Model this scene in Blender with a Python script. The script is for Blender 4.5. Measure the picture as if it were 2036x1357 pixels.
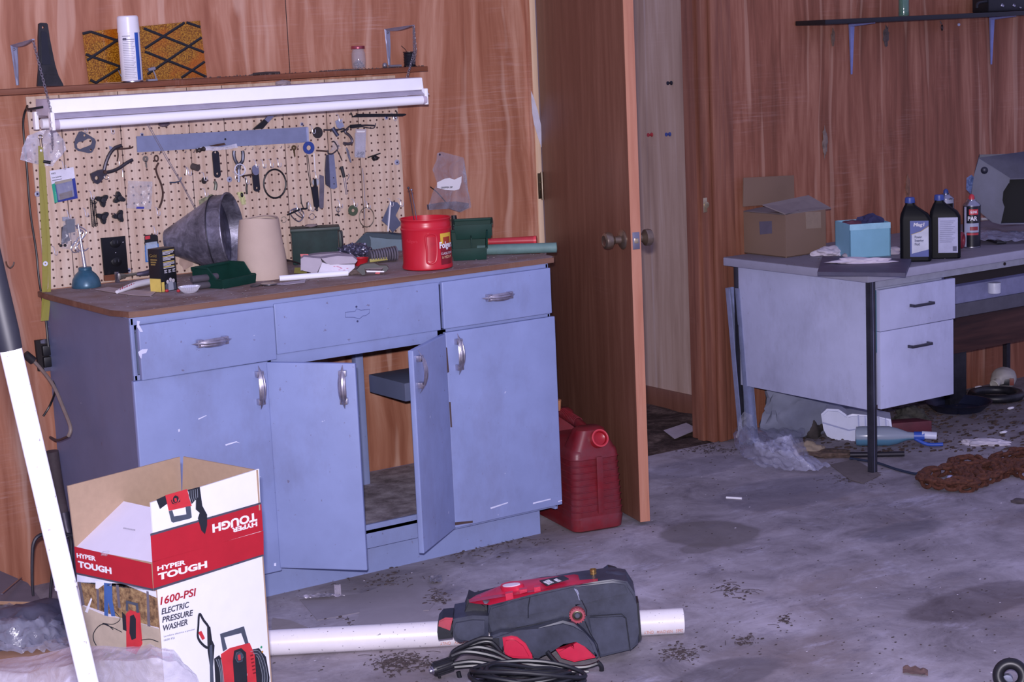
import bpy, bmesh, math, random
from mathutils import Vector, Matrix, noise
random.seed(7)
sc = bpy.context.scene
for _o in list(bpy.data.objects): bpy.data.objects.remove(_o)
COL = sc.collection
# ---------------------------------------------------------------- camera
W, H = 2036, 1357
FPX = 3639.156
YAW, PITCH, ROLL = 0.5947692, -0.16761017, -0.04468064
CH = 1.62975
_f = Vector((math.sin(YAW)*math.cos(PITCH), math.cos(YAW)*math.cos(PITCH), math.sin(PITCH)))
_r = Vector((math.cos(YAW), -math.sin(YAW), 0)); _u = _r.cross(_f)
CR = _r*math.cos(ROLL) + _u*math.sin(ROLL)
CU = -_r*math.sin(ROLL) + _u*math.cos(ROLL)
CF = _f
CAM = Vector((0, 0, CH))
cd = bpy.data.cameras.new('camera'); cam = bpy.data.objects.new('camera', cd); COL.objects.link(cam)
cd.sensor_width = 36.0; cd.lens = FPX*36.0/W; cd.clip_start = 0.05
m3 = Matrix((CR, CU, -CF)).transposed()
cam.matrix_world = Matrix.Translation(CAM) @ m3.to_4x4()
sc.camera = cam
# ---------------------------------------------------------------- light
sc.view_settings.view_transform = 'Standard'; sc.view_settings.look = 'None'
sc.view_settings.gamma = 1.0; sc.view_settings.exposure = 0.0; sc.view_settings.use_curve_mapping = False
wd = bpy.data.worlds.new('daylight'); sc.world = wd; wd.use_nodes = True
wd.node_tree.nodes['Background'].inputs[0].default_value = (0.55, 0.53, 1.0, 1)
wd.node_tree.nodes['Background'].inputs[1].default_value = 0.62
fl = bpy.data.lights.new('camera_flash', 'AREA'); fl.shape = 'RECTANGLE'; fl.size = 0.07; fl.size_y = 0.04
fl.energy = 150; fl.color = (0.90, 0.86, 1.0); fl.spread = math.radians(140)
flo = bpy.data.objects.new('camera_flash', fl); COL.objects.link(flo)
fl.color = (0.92, 0.86, 0.99)
flo.matrix_world = Matrix.Translation(CAM + CU*0.11 - CR*0.02) @ m3.to_4x4()
# ---------------------------------------------------------------- pixel <-> place helpers
def ray(px, py): return CR*((px-W/2)/FPX) - CU*((py-H/2)/FPX) + CF
def onY(px, py, Y): d = ray(px, py); return CAM + d*(Y/d.y)
def onZ(px, py, z=0.0): d = ray(px, py); return CAM + d*((z-CH)/d.z)
class Pl:                       # any plane: origin, right axis, up axis
    def __init__(s, o, r, u=(0, 0, 1)):
        s.o = Vector(o); s.r = Vector(r).normalized(); u = Vector(u); s.u = (u-s.r*u.dot(s.r)).normalized()
        s.n = s.r.cross(s.u).normalized()
        # normal always towards the viewer's side
        if s.n.dot(CAM-s.o) < 0: s.n = -s.n
    def px(s, x, y, off=0.0):
        d = ray(x, y); o = s.o + s.n*off; return CAM + d*((o-CAM).dot(s.n)/d.dot(s.n))
    def at(s, a, b, c=0.0): return s.o + s.r*a + s.u*b + s.n*c
    def ab(s, p): q = p-s.o; return q.dot(s.r), q.dot(s.u)
WY = 5.39
WALL = Pl((0, WY, 0), (1, 0, 0))
PEG = Pl((0, WY-0.008, 0), (1, 0, 0))
def facing(px, py, z=0.0):      # vertical plane through a place on a surface, turned to the room's camera side
    o = onZ(px, py, z); d = (CAM-o); d.z = 0; d.normalize(); return Pl(o, Vector((-d.y, d.x, 0)))
def zo(x0, y0, s): return lambda *p: [(x0+a/s, y0+b/s) for a, b in p]
z1 = zo(0, 0, 3.992); z2 = zo(450, 0, 3.992); z3 = zo(0, 240, 3.571); z4 = zo(380, 240, 4.241); z5 = zo(100, 400, 4.426)
z6 = zo(520, 280, 3.393); zL = zo(0, 560, 2.12); zB = zo(0, 880, 2.845); zW = zo(820, 1100, 3.510); zD = zo(1400, 280, 3.201)
zU = zo(1400, 540, 2.950); zC = zo(560, 640, 2.34); zS = zo(1560, 0, 4.277); zT = zo(200, 560, 4.848); zV = zo(500, 560, 4.848)
zK = zo(1100, 760, 4.5225); zN = zo(1000, 340, 3.77); zF = zo(1280, 850, 2.676); zG = zo(800, 300, 5.22); zP = zo(520, 1080, 4.627)
zQ = zo(560, 440, 6.787); zX = zo(580, 220, 7.541); zY = zo(380, 280, 7.541); zO = zo(0, 1080, 4.9); zE = zo(380, 220, 8.48)
zH = zo(640, 210, 9.045); zI = zo(540, 380, 7.271); zM = zo(500, 480, 9.255); zC2 = zo(1860, 300, 6.17); zDR = zo(1760, 520, 4.848)
# ---------------------------------------------------------------- materials
def lin(c):
    if isinstance(c, str): c = tuple(int(c[i:i+2], 16)/255 for i in (1, 3, 5))
    return tuple(x/12.92 if x <= 0.04045 else ((x+0.055)/1.055)**2.4 for x in c) + (1.0,)
class N:
    def __init__(s, name):
        s.m = bpy.data.materials.new(name); s.m.use_nodes = True; s.t = s.m.node_tree
        s.b = s.t.nodes['Principled BSDF']; s.co = s.t.nodes.new('ShaderNodeTexCoord').outputs['Object']
    def n(s, typ, **k):
        nd = s.t.nodes.new(typ)
        for a, v in k.items(): setattr(nd, a, v)
        return nd
    def l(s, a, b): s.t.links.new(a, b)
    def map(s, scale=(1, 1, 1), loc=(0, 0, 0), rot=(0, 0, 0), src=None):
        m = s.n('ShaderNodeMapping'); m.inputs['Scale'].default_value = scale; m.inputs['Location'].default_value = loc
        m.inputs['Rotation'].default_value = rot; s.l(src or s.co, m.inputs[0]); return m.outputs[0]
    def noise(s, vec, scale, detail=4, rough=.55, dist=0.0):
        m = s.n('ShaderNodeTexNoise'); m.inputs['Scale'].default_value = scale; m.inputs['Detail'].default_value = detail
        m.inputs['Roughness'].default_value = rough; m.inputs['Distortion'].default_value = dist
        s.l(vec, m.inputs['Vector']); return m.outputs['Fac']
    def ramp(s, fac, stops, interp='LINEAR'):
        m = s.n('ShaderNodeValToRGB'); cr = m.color_ramp; cr.interpolation = interp
        while len(cr.elements) < len(stops): cr.elements.new(0.5)
        for e, (p, c) in zip(cr.elements, stops):
            e.position = p; e.color = lin(c) if isinstance(c, str) else ((c, c, c, 1) if isinstance(c, (int, float)) else c)
        s.l(fac, m.inputs[0]); return m.outputs[0]
    def mix(s, fac, a, b, mode='MIX'):
        m = s.n('ShaderNodeMix', data_type='RGBA', blend_type=mode)
        for sock, v in ((m.inputs[0], fac), (m.inputs[6], a), (m.inputs[7], b)):
            if isinstance(v, (int, float)): sock.default_value = v
            elif isinstance(v, (str, tuple)): sock.default_value = lin(v) if isinstance(v, str) else v
            else: s.l(v, sock)
        return m.outputs[2]
    def math(s, op, a, b=None, c=None):
        m = s.n('ShaderNodeMath', operation=op)
        for i, v in enumerate((a, b, c)):
            if v is None: continue
            if isinstance(v, (int, float)): m.inputs[i].default_value = v
            else: s.l(v, m.inputs[i])
        return m.outputs[0]
    def xyz(s, src=None):
        m = s.n('ShaderNodeSeparateXYZ'); s.l(src or s.co, m.inputs[0]); return m.outputs
    def bump(s, h, dist=.002, strength=.5):
        m = s.n('ShaderNodeBump'); m.inputs['Distance'].default_value = dist; m.inputs['Strength'].default_value = strength
        s.l(h, m.inputs['Height']); s.l(m.outputs[0], s.b.inputs['Normal'])
    def set(s, col=None, rough=None, metal=None, alpha=None, spec=None, trans=None):
        for k, v in (('Base Color', col), ('Roughness', rough), ('Metallic', metal), ('Alpha', alpha), ('Specular IOR Level', spec), ('Transmission Weight', trans)):
            if v is None: continue
            if isinstance(v, (int, float)): s.b.inputs[k].default_value = v
            elif isinstance(v, (str, tuple)): s.b.inputs[k].default_value = lin(v) if isinstance(v, str) else v
            else: s.l(v, s.b.inputs[k])
        return s.m
_mc = {}
def M(col, rough=.5, metal=0.0, var=.12, sc_=25, bump=0.0, dust=0.0, alpha=1.0, spec=.5, dustc='#8b8190', specks=0.0, speckc='#d8d4e0'):
    key = (col, rough, metal, var, sc_, bump, dust, alpha, spec, dustc, specks, speckc)
    if key in _mc: return _mc[key]
    n = N('paint_'+col.strip('#')); f = n.noise(n.co, sc_, 5, .6)
    c = lin(col); lo = tuple(x*(1-var) for x in c[:3])+(1,); hi = tuple(min(1, x*(1+var)) for x in c[:3])+(1,)
    out = n.ramp(f, [(.3, lo), (.7, hi)])
    if dust:
        d = n.ramp(n.noise(n.co, 14, 6, .7), [(.5-dust*.3, 0.0), (.85, 1.0)])
        d = n.math('MULTIPLY', d, dust); out = n.mix(d, out, dustc)
    if specks:
        d = n.ramp(n.noise(n.co, 130, 2, .5), [(.70-specks*.1, 0.0), (.74-specks*.1, 1.0)]); out = n.mix(d, out, speckc)
    n.set(col=out, rough=rough, metal=metal, alpha=alpha, spec=spec)
    if bump: n.bump(n.noise(n.co, 60, 5, .6), .002, bump)
    _mc[key] = n.m; return n.m
def wood(name, dark, mid, light, sx=9.0, streak=.5, axis='z', pale='#c9a79c', rough=.55, scratch=.3, wave=.0):
    n = N(name)
    S = {'z': (1, 1, .07), 'x': (.07, 1, 1), 'y': (1, .07, 1)}[axis]
    wv = n.n('ShaderNodeTexNoise'); wv.inputs['Scale'].default_value = 2.2; wv.inputs['Detail'].default_value = 3; n.l(n.map(tuple(1.0 if a == 1 else .45 for a in S)), wv.inputs['Vector'])
    vs_ = n.n('ShaderNodeVectorMath', operation='MULTIPLY_ADD'); n.l(wv.outputs['Color'], vs_.inputs[0]); vs_.inputs[1].default_value = tuple((wave if a == 1 else 0) for a in S); n.l(n.co, vs_.inputs[2])
    v = n.map(S, src=vs_.outputs[0])
    f = n.noise(v, sx, 5, .6, 1.2)
    f2 = n.noise(v, sx*3.3, 4, .6, .4)
    f3 = n.noise(n.map((S[0]*1.0, S[1], S[2]*.35), loc=(3, 1, 2), src=vs_.outputs[0]), sx*2.0, 2, .5)
    g = n.math('ADD', n.math('MULTIPLY', f, .65), n.math('MULTIPLY', f2, .35))
    col = n.ramp(g, [(.36, dark), (.5, mid), (.64, light)])
    pl = n.ramp(f3, [(.66-.1*streak, 0.0), (.70-.08*streak, 1.0)])
    col = n.mix(n.math('MULTIPLY', pl, .55*streak+.1), col, pale)
    # worn, dusty rubbing across the face
    big = n.ramp(n.noise(n.co, 2.6, 4, .65), [(.5, 0.0), (.75, 1.0)])
    cs = {'z': (.4, .4, 10), 'x': (10, .4, .4), 'y': (.4, 10, .4)}[axis]
    scr = n.ramp(n.noise(n.map(cs), 14, 4, .7), [(.5, 0.0), (.75, 1.0)])
    col = n.mix(n.math('MULTIPLY', n.math('MULTIPLY', scr, big), scratch), col, '#d9b6b0')
    n.set(col=col, rough=rough, spec=.35); n.bump(f2, .0015, .3); return n.m
# ---------------------------------------------------------------- mesh builder
def V(*a): return Vector(a[0]) if len(a) == 1 else Vector(a)
def cat_rom(p, n=6, closed=False):
    p = [Vector(q) for q in p]; out = []; L = len(p)
    rng = range(L) if closed else range(L-1)
    for i in rng:
        if closed: a, b, c, d = p[(i-1) % L], p[i], p[(i+1) % L], p[(i+2) % L]
        else: a, b, c, d = p[max(i-1, 0)], p[i], p[i+1], p[min(i+2, L-1)]
        for k in range(n):
            t = k/n; out.append(.5*((2*b)+(c-a)*t+(2*a-5*b+4*c-d)*t*t+(3*b-a-3*c+d)*t**3))
    if not closed: out.append(p[-1])
    return out
class MB:
    def __init__(s): s.b = bmesh.new()
    def add(s, vs, fs):
        v = [s.b.verts.new(Vector(p)) for p in vs]
        for f in fs:
            try: s.b.faces.new([v[i] for i in f])
            except ValueError: pass
        return v
    def box8(s, c8, bev=0.0, seg=2):      # 8 corners: bottom ring 4 then top ring 4
        v = s.add(c8, [(3, 2, 1, 0), (4, 5, 6, 7), (0, 1, 5, 4), (1, 2, 6, 5), (2, 3, 7, 6), (3, 0, 4, 7)])
        if bev:
            es = set(e for q in v for e in q.link_edges)
            bmesh.ops.bevel(s.b, geom=list(es), offset=bev, segments=seg, affect='EDGES', profile=.6)
        return s
    def box(s, x0, x1, y0, y1, z0, z1, bev=0.0, seg=2):
        return s.box8([(x0, y0, z0), (x1, y0, z0), (x1, y1, z0), (x0, y1, z0), (x0, y0, z1), (x1, y0, z1), (x1, y1, z1), (x0, y1, z1)], bev, seg)
    def obox(s, o, r, f, u, lr, lf, lu, bev=0.0, seg=2):   # origin = corner, three axes (unit) and lengths
        o = V(o); r = V(r)*lr; f = V(f)*lf; u = V(u)*lu
        return s.box8([o, o+r, o+r+f, o+f, o+u, o+r+u, o+r+f+u, o+f+u], bev, seg)
    def tube(s, pts, r, seg=8, closed=False, smooth=0, flat=1.0, up=None):
        pts = [Vector(p) for p in pts]
        if smooth: pts = cat_rom(pts, smooth, closed)
        n = len(pts); R = r if callable(r) else (lambda t: r)
        rings = []; prev = None
        for i, p in enumerate(pts):
            if closed: d = pts[(i+1) % n]-pts[i-1]
            else: d = pts[min(i+1, n-1)]-pts[max(i-1, 0)]
            if d.length < 1e-9: d = Vector((0, 0, 1))
            d.normalize()
            if up is not None: a = Vector(up)
            elif prev is None: a = Vector((0, 0, 1)) if abs(d.z) < .9 else Vector((1, 0, 0))
            else: a = prev
            a = (a-d*a.dot(d))
            if a.length < 1e-6: a = d.orthogonal()
            a.normalize(); prev = a; b = d.cross(a); rr = R(i/max(1, n-1))
            rings.append([s.b.verts.new(p+(a*math.cos(k*math.tau/seg)*flat+b*math.sin(k*math.tau/seg))*rr) for k in range(seg)])
        m = n if closed else n-1
        for i in range(m):
            A = rings[i]; B = rings[(i+1) % n]
            for k in range(seg):
                try: s.b.faces.new((A[k], A[(k+1) % seg], B[(k+1) % seg], B[k]))
                except ValueError: pass
        if not closed:
            s.b.faces.new(rings[0][::-1]); s.b.faces.new(rings[-1])
        return s
    def lathe(s, o, axis, prof, seg=32, ref=None, sx=1.0, sy=1.0, open_=False):
        o = V(o); ax = V(axis).normalized(); a = (V(ref) if ref else ax.orthogonal()); a = (a-ax*a.dot(ax)).normalized(); b = ax.cross(a)
        rings = []
        for r, h in prof:
            if r < 1e-6: rings.append([s.b.verts.new(o+ax*h)])
            else: rings.append([s.b.verts.new(o+ax*h+(a*math.cos(k*math.tau/seg)*sx+b*math.sin(k*math.tau/seg)*sy)*r) for k in range(seg)])
        for A, B in zip(rings, rings[1:]):
            for k in range(seg):
                k2 = (k+1) % seg
                q = [A[0] if len(A) == 1 else A[k], A[0] if len(A) == 1 else A[k2], B[0] if len(B) == 1 else B[k2], B[0] if len(B) == 1 else B[k]]
                q = list(dict.fromkeys(q))
                if len(q) > 2:
                    try: s.b.faces.new(q)
                    except ValueError: pass
        if not open_:
            for rg, fl_ in ((rings[0], 1), (rings[-1], 0)):
                if len(rg) > 2: s.b.faces.new(rg[::-1] if fl_ else rg)
        return s
    def cyl(s, p, q, r, r2=None, seg=24, bev=0.0):
        p = V(p); q = V(q); L = (q-p).length; r2 = r if r2 is None else r2
        pr = [(r, 0), (r2, L)] if not bev else [(r-bev, 0), (r, bev), (r2, L-bev), (r2-bev, L)]
        return s.lathe(p, q-p, pr, seg)
    def prism(s, pts, depth, holes=(), bev=0.0):            # pts: coplanar 3D outline, depth: Vector to the back
        pts = [V(p) for p in pts]; depth = V(depth); b = s.b; ne = []; allf = []
        def loop(ps):
            v = [b.verts.new(p) for p in ps]; return v, [b.edges.new((v[i], v[(i+1) % len(v)])) for i in range(len(v))]
        if not holes:
            v = [b.verts.new(p) for p in pts]; w = [b.verts.new(p+depth) for p in pts]; n = len(v)
            f = b.faces.new(v); g = b.faces.new(w[::-1])
            for i in range(n): b.faces.new((v[i], w[i], w[(i+1) % n], v[(i+1) % n]))
            if bev:
                es = list(f.edges)
                try: bmesh.ops.bevel(b, geom=es, offset=bev, segments=2, affect='EDGES')
                except Exception: pass
            return s
        v, e = loop(pts); es = list(e); vs = [v]
        for h in holes: hv, he = loop([V(p) for p in h]); es += he; vs.append(hv)
        r = bmesh.ops.triangle_fill(b, edges=es, use_beauty=True)
        fs = [g for g in r['geom'] if isinstance(g, bmesh.types.BMFace)]
        mp = {}
        for lp in vs:
            for q in lp: mp[q] = b.verts.new(q.co+depth)
        for f in fs: b.faces.new([mp[q] for q in f.verts][::-1])
        for lp in vs:
            n = len(lp)
            for i in range(n):
                try: b.faces.new((lp[i], lp[(i+1) % n], mp[lp[(i+1) % n]], mp[lp[i]]))
                except ValueError: pass
        return s
    def loft(s, rings, cap=True, closed=True):
        R = [[s.b.verts.new(Vector(p)) for p in r] for r in rings]
        for A, B in zip(R, R[1:]):
            n = len(A)
            for k in range(n if closed else n-1):
                try: s.b.faces.new((A[k], A[(k+1) % n], B[(k+1) % n], B[k]))
                except ValueError: pass
        if cap: s.b.faces.new(R[0][::-1]); s.b.faces.new(R[-1])
        return s
    def grid(s, fn, nu, nv, thick=0.0):
        g = [[s.b.verts.new(Vector(fn(i/nu, j/nv))) for j in range(nv+1)] for i in range(nu+1)]
        for i in range(nu):
            for j in range(nv): s.b.faces.new((g[i][j], g[i+1][j], g[i+1][j+1], g[i][j+1]))
        if thick:
            s.b.normal_update(); h = [[s.b.verts.new(v.co-v.normal*thick) for v in row] for row in g]
            for i in range(nu):
                for j in range(nv): s.b.faces.new((h[i][j+1], h[i+1][j+1], h[i+1][j], h[i][j]))
            for i in range(nu):
                s.b.faces.new((g[i][0], h[i][0], h[i+1][0], g[i+1][0])); s.b.faces.new((g[i+1][nv], h[i+1][nv], h[i][nv], g[i][nv]))
            for j in range(nv):
                s.b.faces.new((g[0][j+1], h[0][j+1], h[0][j], g[0][j])); s.b.faces.new((g[nu][j], h[nu][j], h[nu][j+1], g[nu][j+1]))
        return s
    def blob(s, c, rad, sub=3, amp=.25, freq=3.0, seed=0.0, floor=None, axes=None, ridge=False):
        m = bmesh.new(); bmesh.ops.create_icosphere(m, subdivisions=sub, radius=1.0)
        ax = axes or (Vector((1, 0, 0)), Vector((0, 1, 0)), Vector((0, 0, 1))); mp = {}
        for v in m.verts:
            d = v.co.copy(); k = noise.fractal(d*freq+Vector((seed, seed*1.7, -seed)), 1.0, 2.0, 4)
            if ridge: k = .5-abs(k)*2.2
            d = d*(1+amp*k); p = V(c)+ax[0]*d.x*rad[0]+ax[1]*d.y*rad[1]+ax[2]*d.z*rad[2]
            if floor is not None and p.z < floor: p.z = floor+.0005
            mp[v.index] = s.b.verts.new(p)
        for f in m.faces: s.b.faces.new([mp[v.index] for v in f.verts])
        m.free(); return s
    def ring(s, c, n, R, r, seg=40, ts=8, sx=1.0, up=(0, 0, 1)):
        n = V(n).normalized(); u = V(up); u = (u-n*u.dot(n))
        if u.length < 1e-4: u = n.orthogonal()
        u.normalize(); w = n.cross(u)
        return s.tube([V(c)+(w*math.cos(k*math.tau/seg)*sx+u*math.sin(k*math.tau/seg))*R for k in range(seg)], r, ts, True)
    def disc(s, c, n, R, th, hole=0.0, seg=32):      # washer
        c = V(c); n = V(n).normalized()
        if hole: return s.lathe(c, n, [(hole, 0), (R, 0), (R, th), (hole, th), (hole, 0)], seg, open_=True)
        return s.lathe(c, n, [(R, 0), (R, th*.8), (R*.96, th)], seg)
def tagp(o, label=None, cat=None, group=None, kind=None):
    if label: o['label'] = label
    if cat: o['category'] = cat
    if group: o['group'] = group
    if kind: o['kind'] = kind
def T(name, label, cat, loc, group=None):
    e = bpy.data.objects.new(name, None); COL.objects.link(e); e.empty_display_size = .02
    e.location = V(loc); tagp(e, label, cat, group); return e
def wloc(o):
    p = Vector((0, 0, 0))
    while o: p += o.location; o = o.parent
    return p
def O(name, mb, mat, parent=None, label=None, cat=None, group=None, kind=None, ang=38, origin=None, split=False):
    b = mb.b; bmesh.ops.recalc_face_normals(b, faces=b.faces[:]) if not split else None
    me = bpy.data.meshes.new(name); b.to_mesh(me); b.free()
    if parent: off = wloc(parent)
    elif origin is not None: off = V(origin)
    else:
        vs = me.vertices; xs = [v.co.x for v in vs]; ys = [v.co.y for v in vs]; zs = [v.co.z for v in vs]
        off = Vector(((min(xs)+max(xs))/2, (min(ys)+max(ys))/2, min(zs)))
    me.transform(Matrix.Translation(-off)); me.materials.append(mat)
    me.polygons.foreach_set('use_smooth', [True]*len(me.polygons)); me.set_sharp_from_angle(angle=math.radians(ang)); me.update()
    o = bpy.data.objects.new(name, me); COL.objects.link(o)
    if parent: o.parent = parent
    else: o.location = off
    tagp(o, label, cat, group, kind); return o
def dup(src, delta, label=None, group=None, rot=None):
    def cp(o, par):
        c = o.copy(); COL.objects.link(c)
        if par: c.parent = par
        for ch in [q for q in bpy.data.objects if q.parent == o and q is not c]: cp(ch, c)
        return c
    r = cp(src, None); r.location = src.location + V(delta)
    if rot is not None: r.rotation_euler = rot
    if label: r['label'] = label
    if group: r['group'] = group
    return r
def text(body, o, r, u, mat, parent, h=None, w=None, bold=0.0, shear=0.0, name='lettering', align='LEFT', th=.0004, label=None, mir=1):
    cu = bpy.data.curves.new('t', 'FONT'); cu.body = body; cu.size = 1.0; cu.offset = bold; cu.shear = shear; cu.resolution_u = 3
    cu.space_line = .95
    to = bpy.data.objects.new('t', cu); COL.objects.link(to)
    dg = bpy.context.evaluated_depsgraph_get(); me = bpy.data.meshes.new_from_object(to.evaluated_get(dg))
    bpy.data.objects.remove(to); bpy.data.curves.remove(cu)
    xs = [v.co.x for v in me.vertices]; ys = [v.co.y for v in me.vertices]; x0, x1, y0, y1 = min(xs), max(xs), min(ys), max(ys)
    sx = (w/(x1-x0)) if w else h/(y1-y0); sy = (h/(y1-y0)) if h else sx
    o = V(o); r = V(r).normalized(); u = V(u).normalized(); n = r.cross(u)
    b = bmesh.new(); b.from_mesh(me); bpy.data.meshes.remove(me)
    ax = {'LEFT': x0, 'CENTER': (x0+x1)/2, 'RIGHT': x1}[align]
    for v in b.verts: v.co = o+r*(v.co.x-ax)*sx*mir+u*(v.co.y-y0)*sy+n*.0003
    mb = MB(); mb.b.free(); mb.b = b
    if th:
        rr = bmesh.ops.extrude_face_region(b, geom=b.faces[:])
        for g in rr['geom']:
            if isinstance(g, bmesh.types.BMVert): g.co += n*th
    return O(name, mb, mat, parent, label=label)
def ppx(pl, pts, off=0.0): return [pl.px(x, y, off) for x, y in pts]
def circ_px(pl, cx, cy, r, off=0.0, n=14):
    c = pl.px(cx, cy, off); return [c+(pl.r*math.cos(k*math.tau/n)+pl.u*math.sin(k*math.tau/n))*r for k in range(n)]
def cut(name, pl, pts, off, th, mat, parent=None, holes=(), bev=0.0, **k):    # sheet piece standing off a plane, th thick
    mb = MB(); mb.prism(ppx(pl, pts, off+th), -pl.n*th, holes=[circ_px(pl, hx, hy, hr, off+th) for hx, hy, hr in holes], bev=bev)
    return O(name, mb, mat, parent, **k)
def patch(pl, a0, a1, b0, b1, th=.0006, c=0.0):     # decal rectangle in plane coordinates
    return MB().prism([pl.at(a0, b0, c+th), pl.at(a1, b0, c+th), pl.at(a1, b1, c+th), pl.at(a0, b1, c+th)], -pl.n*th)
# ================================================================ SETTING
m_plyL = wood('plywood_left', '#8c543e', '#a77058', '#c5957e', 7.0, .55, pale='#d8b5a2', wave=.20, scratch=.6)
m_plyR = wood('plywood_right', '#704330', '#895541', '#a4715b', 12.0, .45, pale='#c49d87', wave=.09)
m_pine = wood('trim_pine', '#6b4131', '#80513f', '#94644f', 12.0, .4, pale='#ae856f', scratch=.1)
m_pale = wood('bare_pine', '#cba987', '#d9b998', '#e3c9ab', 12.0, .2, pale='#ecd8c2', scratch=.1)
m_inner = wood('weathered_panel', '#93796a', '#aa9080', '#bba497', 7.0, .5, pale='#c3b8bb', scratch=.15)
m_door = wood('door_veneer', '#674234', '#704a3b', '#7b5444', 16.0, .1, pale='#855e4e', rough=.4, scratch=.05)
m_dooredge = wood('door_edge', '#ac725a', '#b57c64', '#bd866e', 20.0, .1, pale='#cf9a77', scratch=.1)
def concrete():
    n = N('concrete'); a = n.noise(n.map((1, 1, 1)), 1.1, 6, .6, .3); b = n.noise(n.map((1, 1, 1), loc=(4, 2, 0)), 5, 8, .72, .6)
    g = n.math('ADD', n.math('MULTIPLY', a, .5), n.math('MULTIPLY', b, .5))
    col = n.ramp(g, [(.38, '#6d666c'), (.46, '#8b848b'), (.54, '#a19aa2'), (.63, '#b9b2bd')])
    br = n.ramp(n.noise(n.map((1, 1.4, 1), loc=(9, 5, 1)), 1.9, 6, .65), [(.5, 0.0), (.68, 1.0)])
    col = n.mix(n.math('MULTIPLY', br, .65), col, '#857775')
    wh = n.ramp(n.noise(n.map((1, 2.2, 1), loc=(1, 7, 3)), 3.6, 8, .75), [(.56, 0.0), (.72, 1.0)])
    col = n.mix(n.math('MULTIPLY', wh, .6), col, '#c9c5d8')
    X = n.xyz()
    def spot(cx, cy, rx, ry, c, amt, edge=.8):
        nonlocal col
        dx = n.math('DIVIDE', n.math('SUBTRACT', X[0], cx), rx); dy = n.math('DIVIDE', n.math('SUBTRACT', X[1], cy), ry)
        d = n.math('ADD', n.math('MULTIPLY', dx, dx), n.math('MULTIPLY', dy, dy))
        d = n.math('ADD', d, n.math('MULTIPLY', n.math('SUBTRACT', n.noise(n.co, 7, 5, .6), .5), 1.1))
        f = n.ramp(d, [(edge-.12, 1.0), (min(1.0, edge+.14), 0.0)]); col = n.mix(n.math('MULTIPLY', f, amt), col, c)
    for px, py, rx, ry, c, a_, e_ in ((1412, 1062, .17, .17, '#6b6464', .75, .86), (1392, 1090, .08, .06, '#6b6464', .6, .76), (1560, 980, .35, .22, '#5f5c6b', .45, .7),
                                 (1800, 1055, .22, .10, '#54535f', .4, .6), (1950, 1195, .34, .14, '#4d4144', .5, .6), (1430, 1345, .25, .1, '#545059', .5, .7),
                                 (1380, 930, .3, .15, '#5b596a', .4, .6)):
        q = onZ(px, py, 0); spot(q.x, q.y, rx, ry, c, a_, e_)
    sp = n.ramp(n.noise(n.co, 70, 3, .6), [(.66, 0.0), (.70, 1.0)]); col = n.mix(n.math('MULTIPLY', sp, .45), col, '#4b4448')
    dk2 = n.ramp(n.noise(n.map((1, 2.0, 1), loc=(8, 1, 4)), 4.5, 9, .8), [(.54, 0.0), (.66, 1.0)])
    col = n.mix(n.math('MULTIPLY', dk2, .45), col, '#5f5a6b')
    # trodden soil near the benches
    so = n.ramp(n.noise(n.map((1, 1, 1), loc=(2, 2, 2)), 22, 6, .8), [(.54, 0.0), (.66, 1.0)])
    near = n.ramp(n.math('ADD', X[1], n.math('MULTIPLY', a, .8)), [(0, 0.0), (1, 1.0)])
    mr = n.n('ShaderNodeMapRange'); mr.inputs[1].default_value = 4.9; mr.inputs[2].default_value = 5.6; n.l(n.math('ADD', X[1], n.math('MULTIPLY', a, .8)), mr.inputs[0])
    xr = n.n('ShaderNodeMapRange'); xr.inputs[1].default_value = 4.2; xr.inputs[2].default_value = 4.9; n.l(X[0], xr.inputs[0])
    col = n.mix(n.math('MULTIPLY', n.math('MULTIPLY', mr.outputs[0], xr.outputs[0]), n.math('ADD', n.math('MULTIPLY', so, .5), .4)), col, '#4f4038')
    n.set(col=col, rough=.75, spec=.3); n.bump(b, .003, .5); return n.m
m_conc = concrete()
def soilmat():
    n = N('soil'); b = n.noise(n.co, 9, 8, .75); c = n.ramp(b, [(.32, '#241d1c'), (.5, '#4a3d38'), (.62, '#6d5d55'), (.75, '#8f8279')])
    n.set(col=c, rough=.95, spec=.1); n.bump(b, .02, .8); return n.m
m_soil = soilmat()
def struct(name, mb, m): return O(name, mb, m, kind='structure', origin=(0, 0, 0))
struct('floor', MB().box(-1.5, 8.5, -.8, WY, -.12, 0), m_conc)
struct('floor', MB().grid(lambda u, v: (3.0+u*2.2, WY+.001+v*2.8, -.006+.012*noise.noise(Vector((u*18, v*22, 0)))), 60, 70), m_soil)
XL, XR, ZT = 3.765, 4.70, 2.55
mb = MB().box(-1.5, XL, WY, WY+.12, 0, ZT)
struct('wall_left', mb, m_plyL)
# the wall right of the doorway
mb = MB().box(XR-.03, 8.5, WY, WY+.12, 0, ZT)
struct('wall_right', mb, m_plyR)
struct('wall_header', MB().box(XL, XR-.03, WY, WY+.12, 2.12, ZT), m_plyL)
# trims of the doorway: hinge side pale jamb, latch side casing with its stop
struct('trim_1', MB().box(XL-.004, 3.775, WY-.014, WY, 0, 2.12, .002), m_plyL)
struct('trim_2', MB().box(3.775, 3.797, WY-.018, WY+.12, 0, 2.12, .002), m_pale)
struct('trim_3', MB().box(4.58, 4.602, WY-.004, WY+.125, 0, 2.12, .002), m_pine)
struct('trim_4', MB().box(4.602, 4.640, WY-.022, WY, 0, 2.12, .005).box(4.640, 4.668, WY-.016, WY, 0, 2.12, .006).box(4.668, 4.712, WY-.012, WY, 0, 2.12, .004), m_pine)
struct('trim_5', MB().box(4.566, 4.580, WY+.04, WY+.075, 0, 2.12, .002), m_pine)
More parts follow.
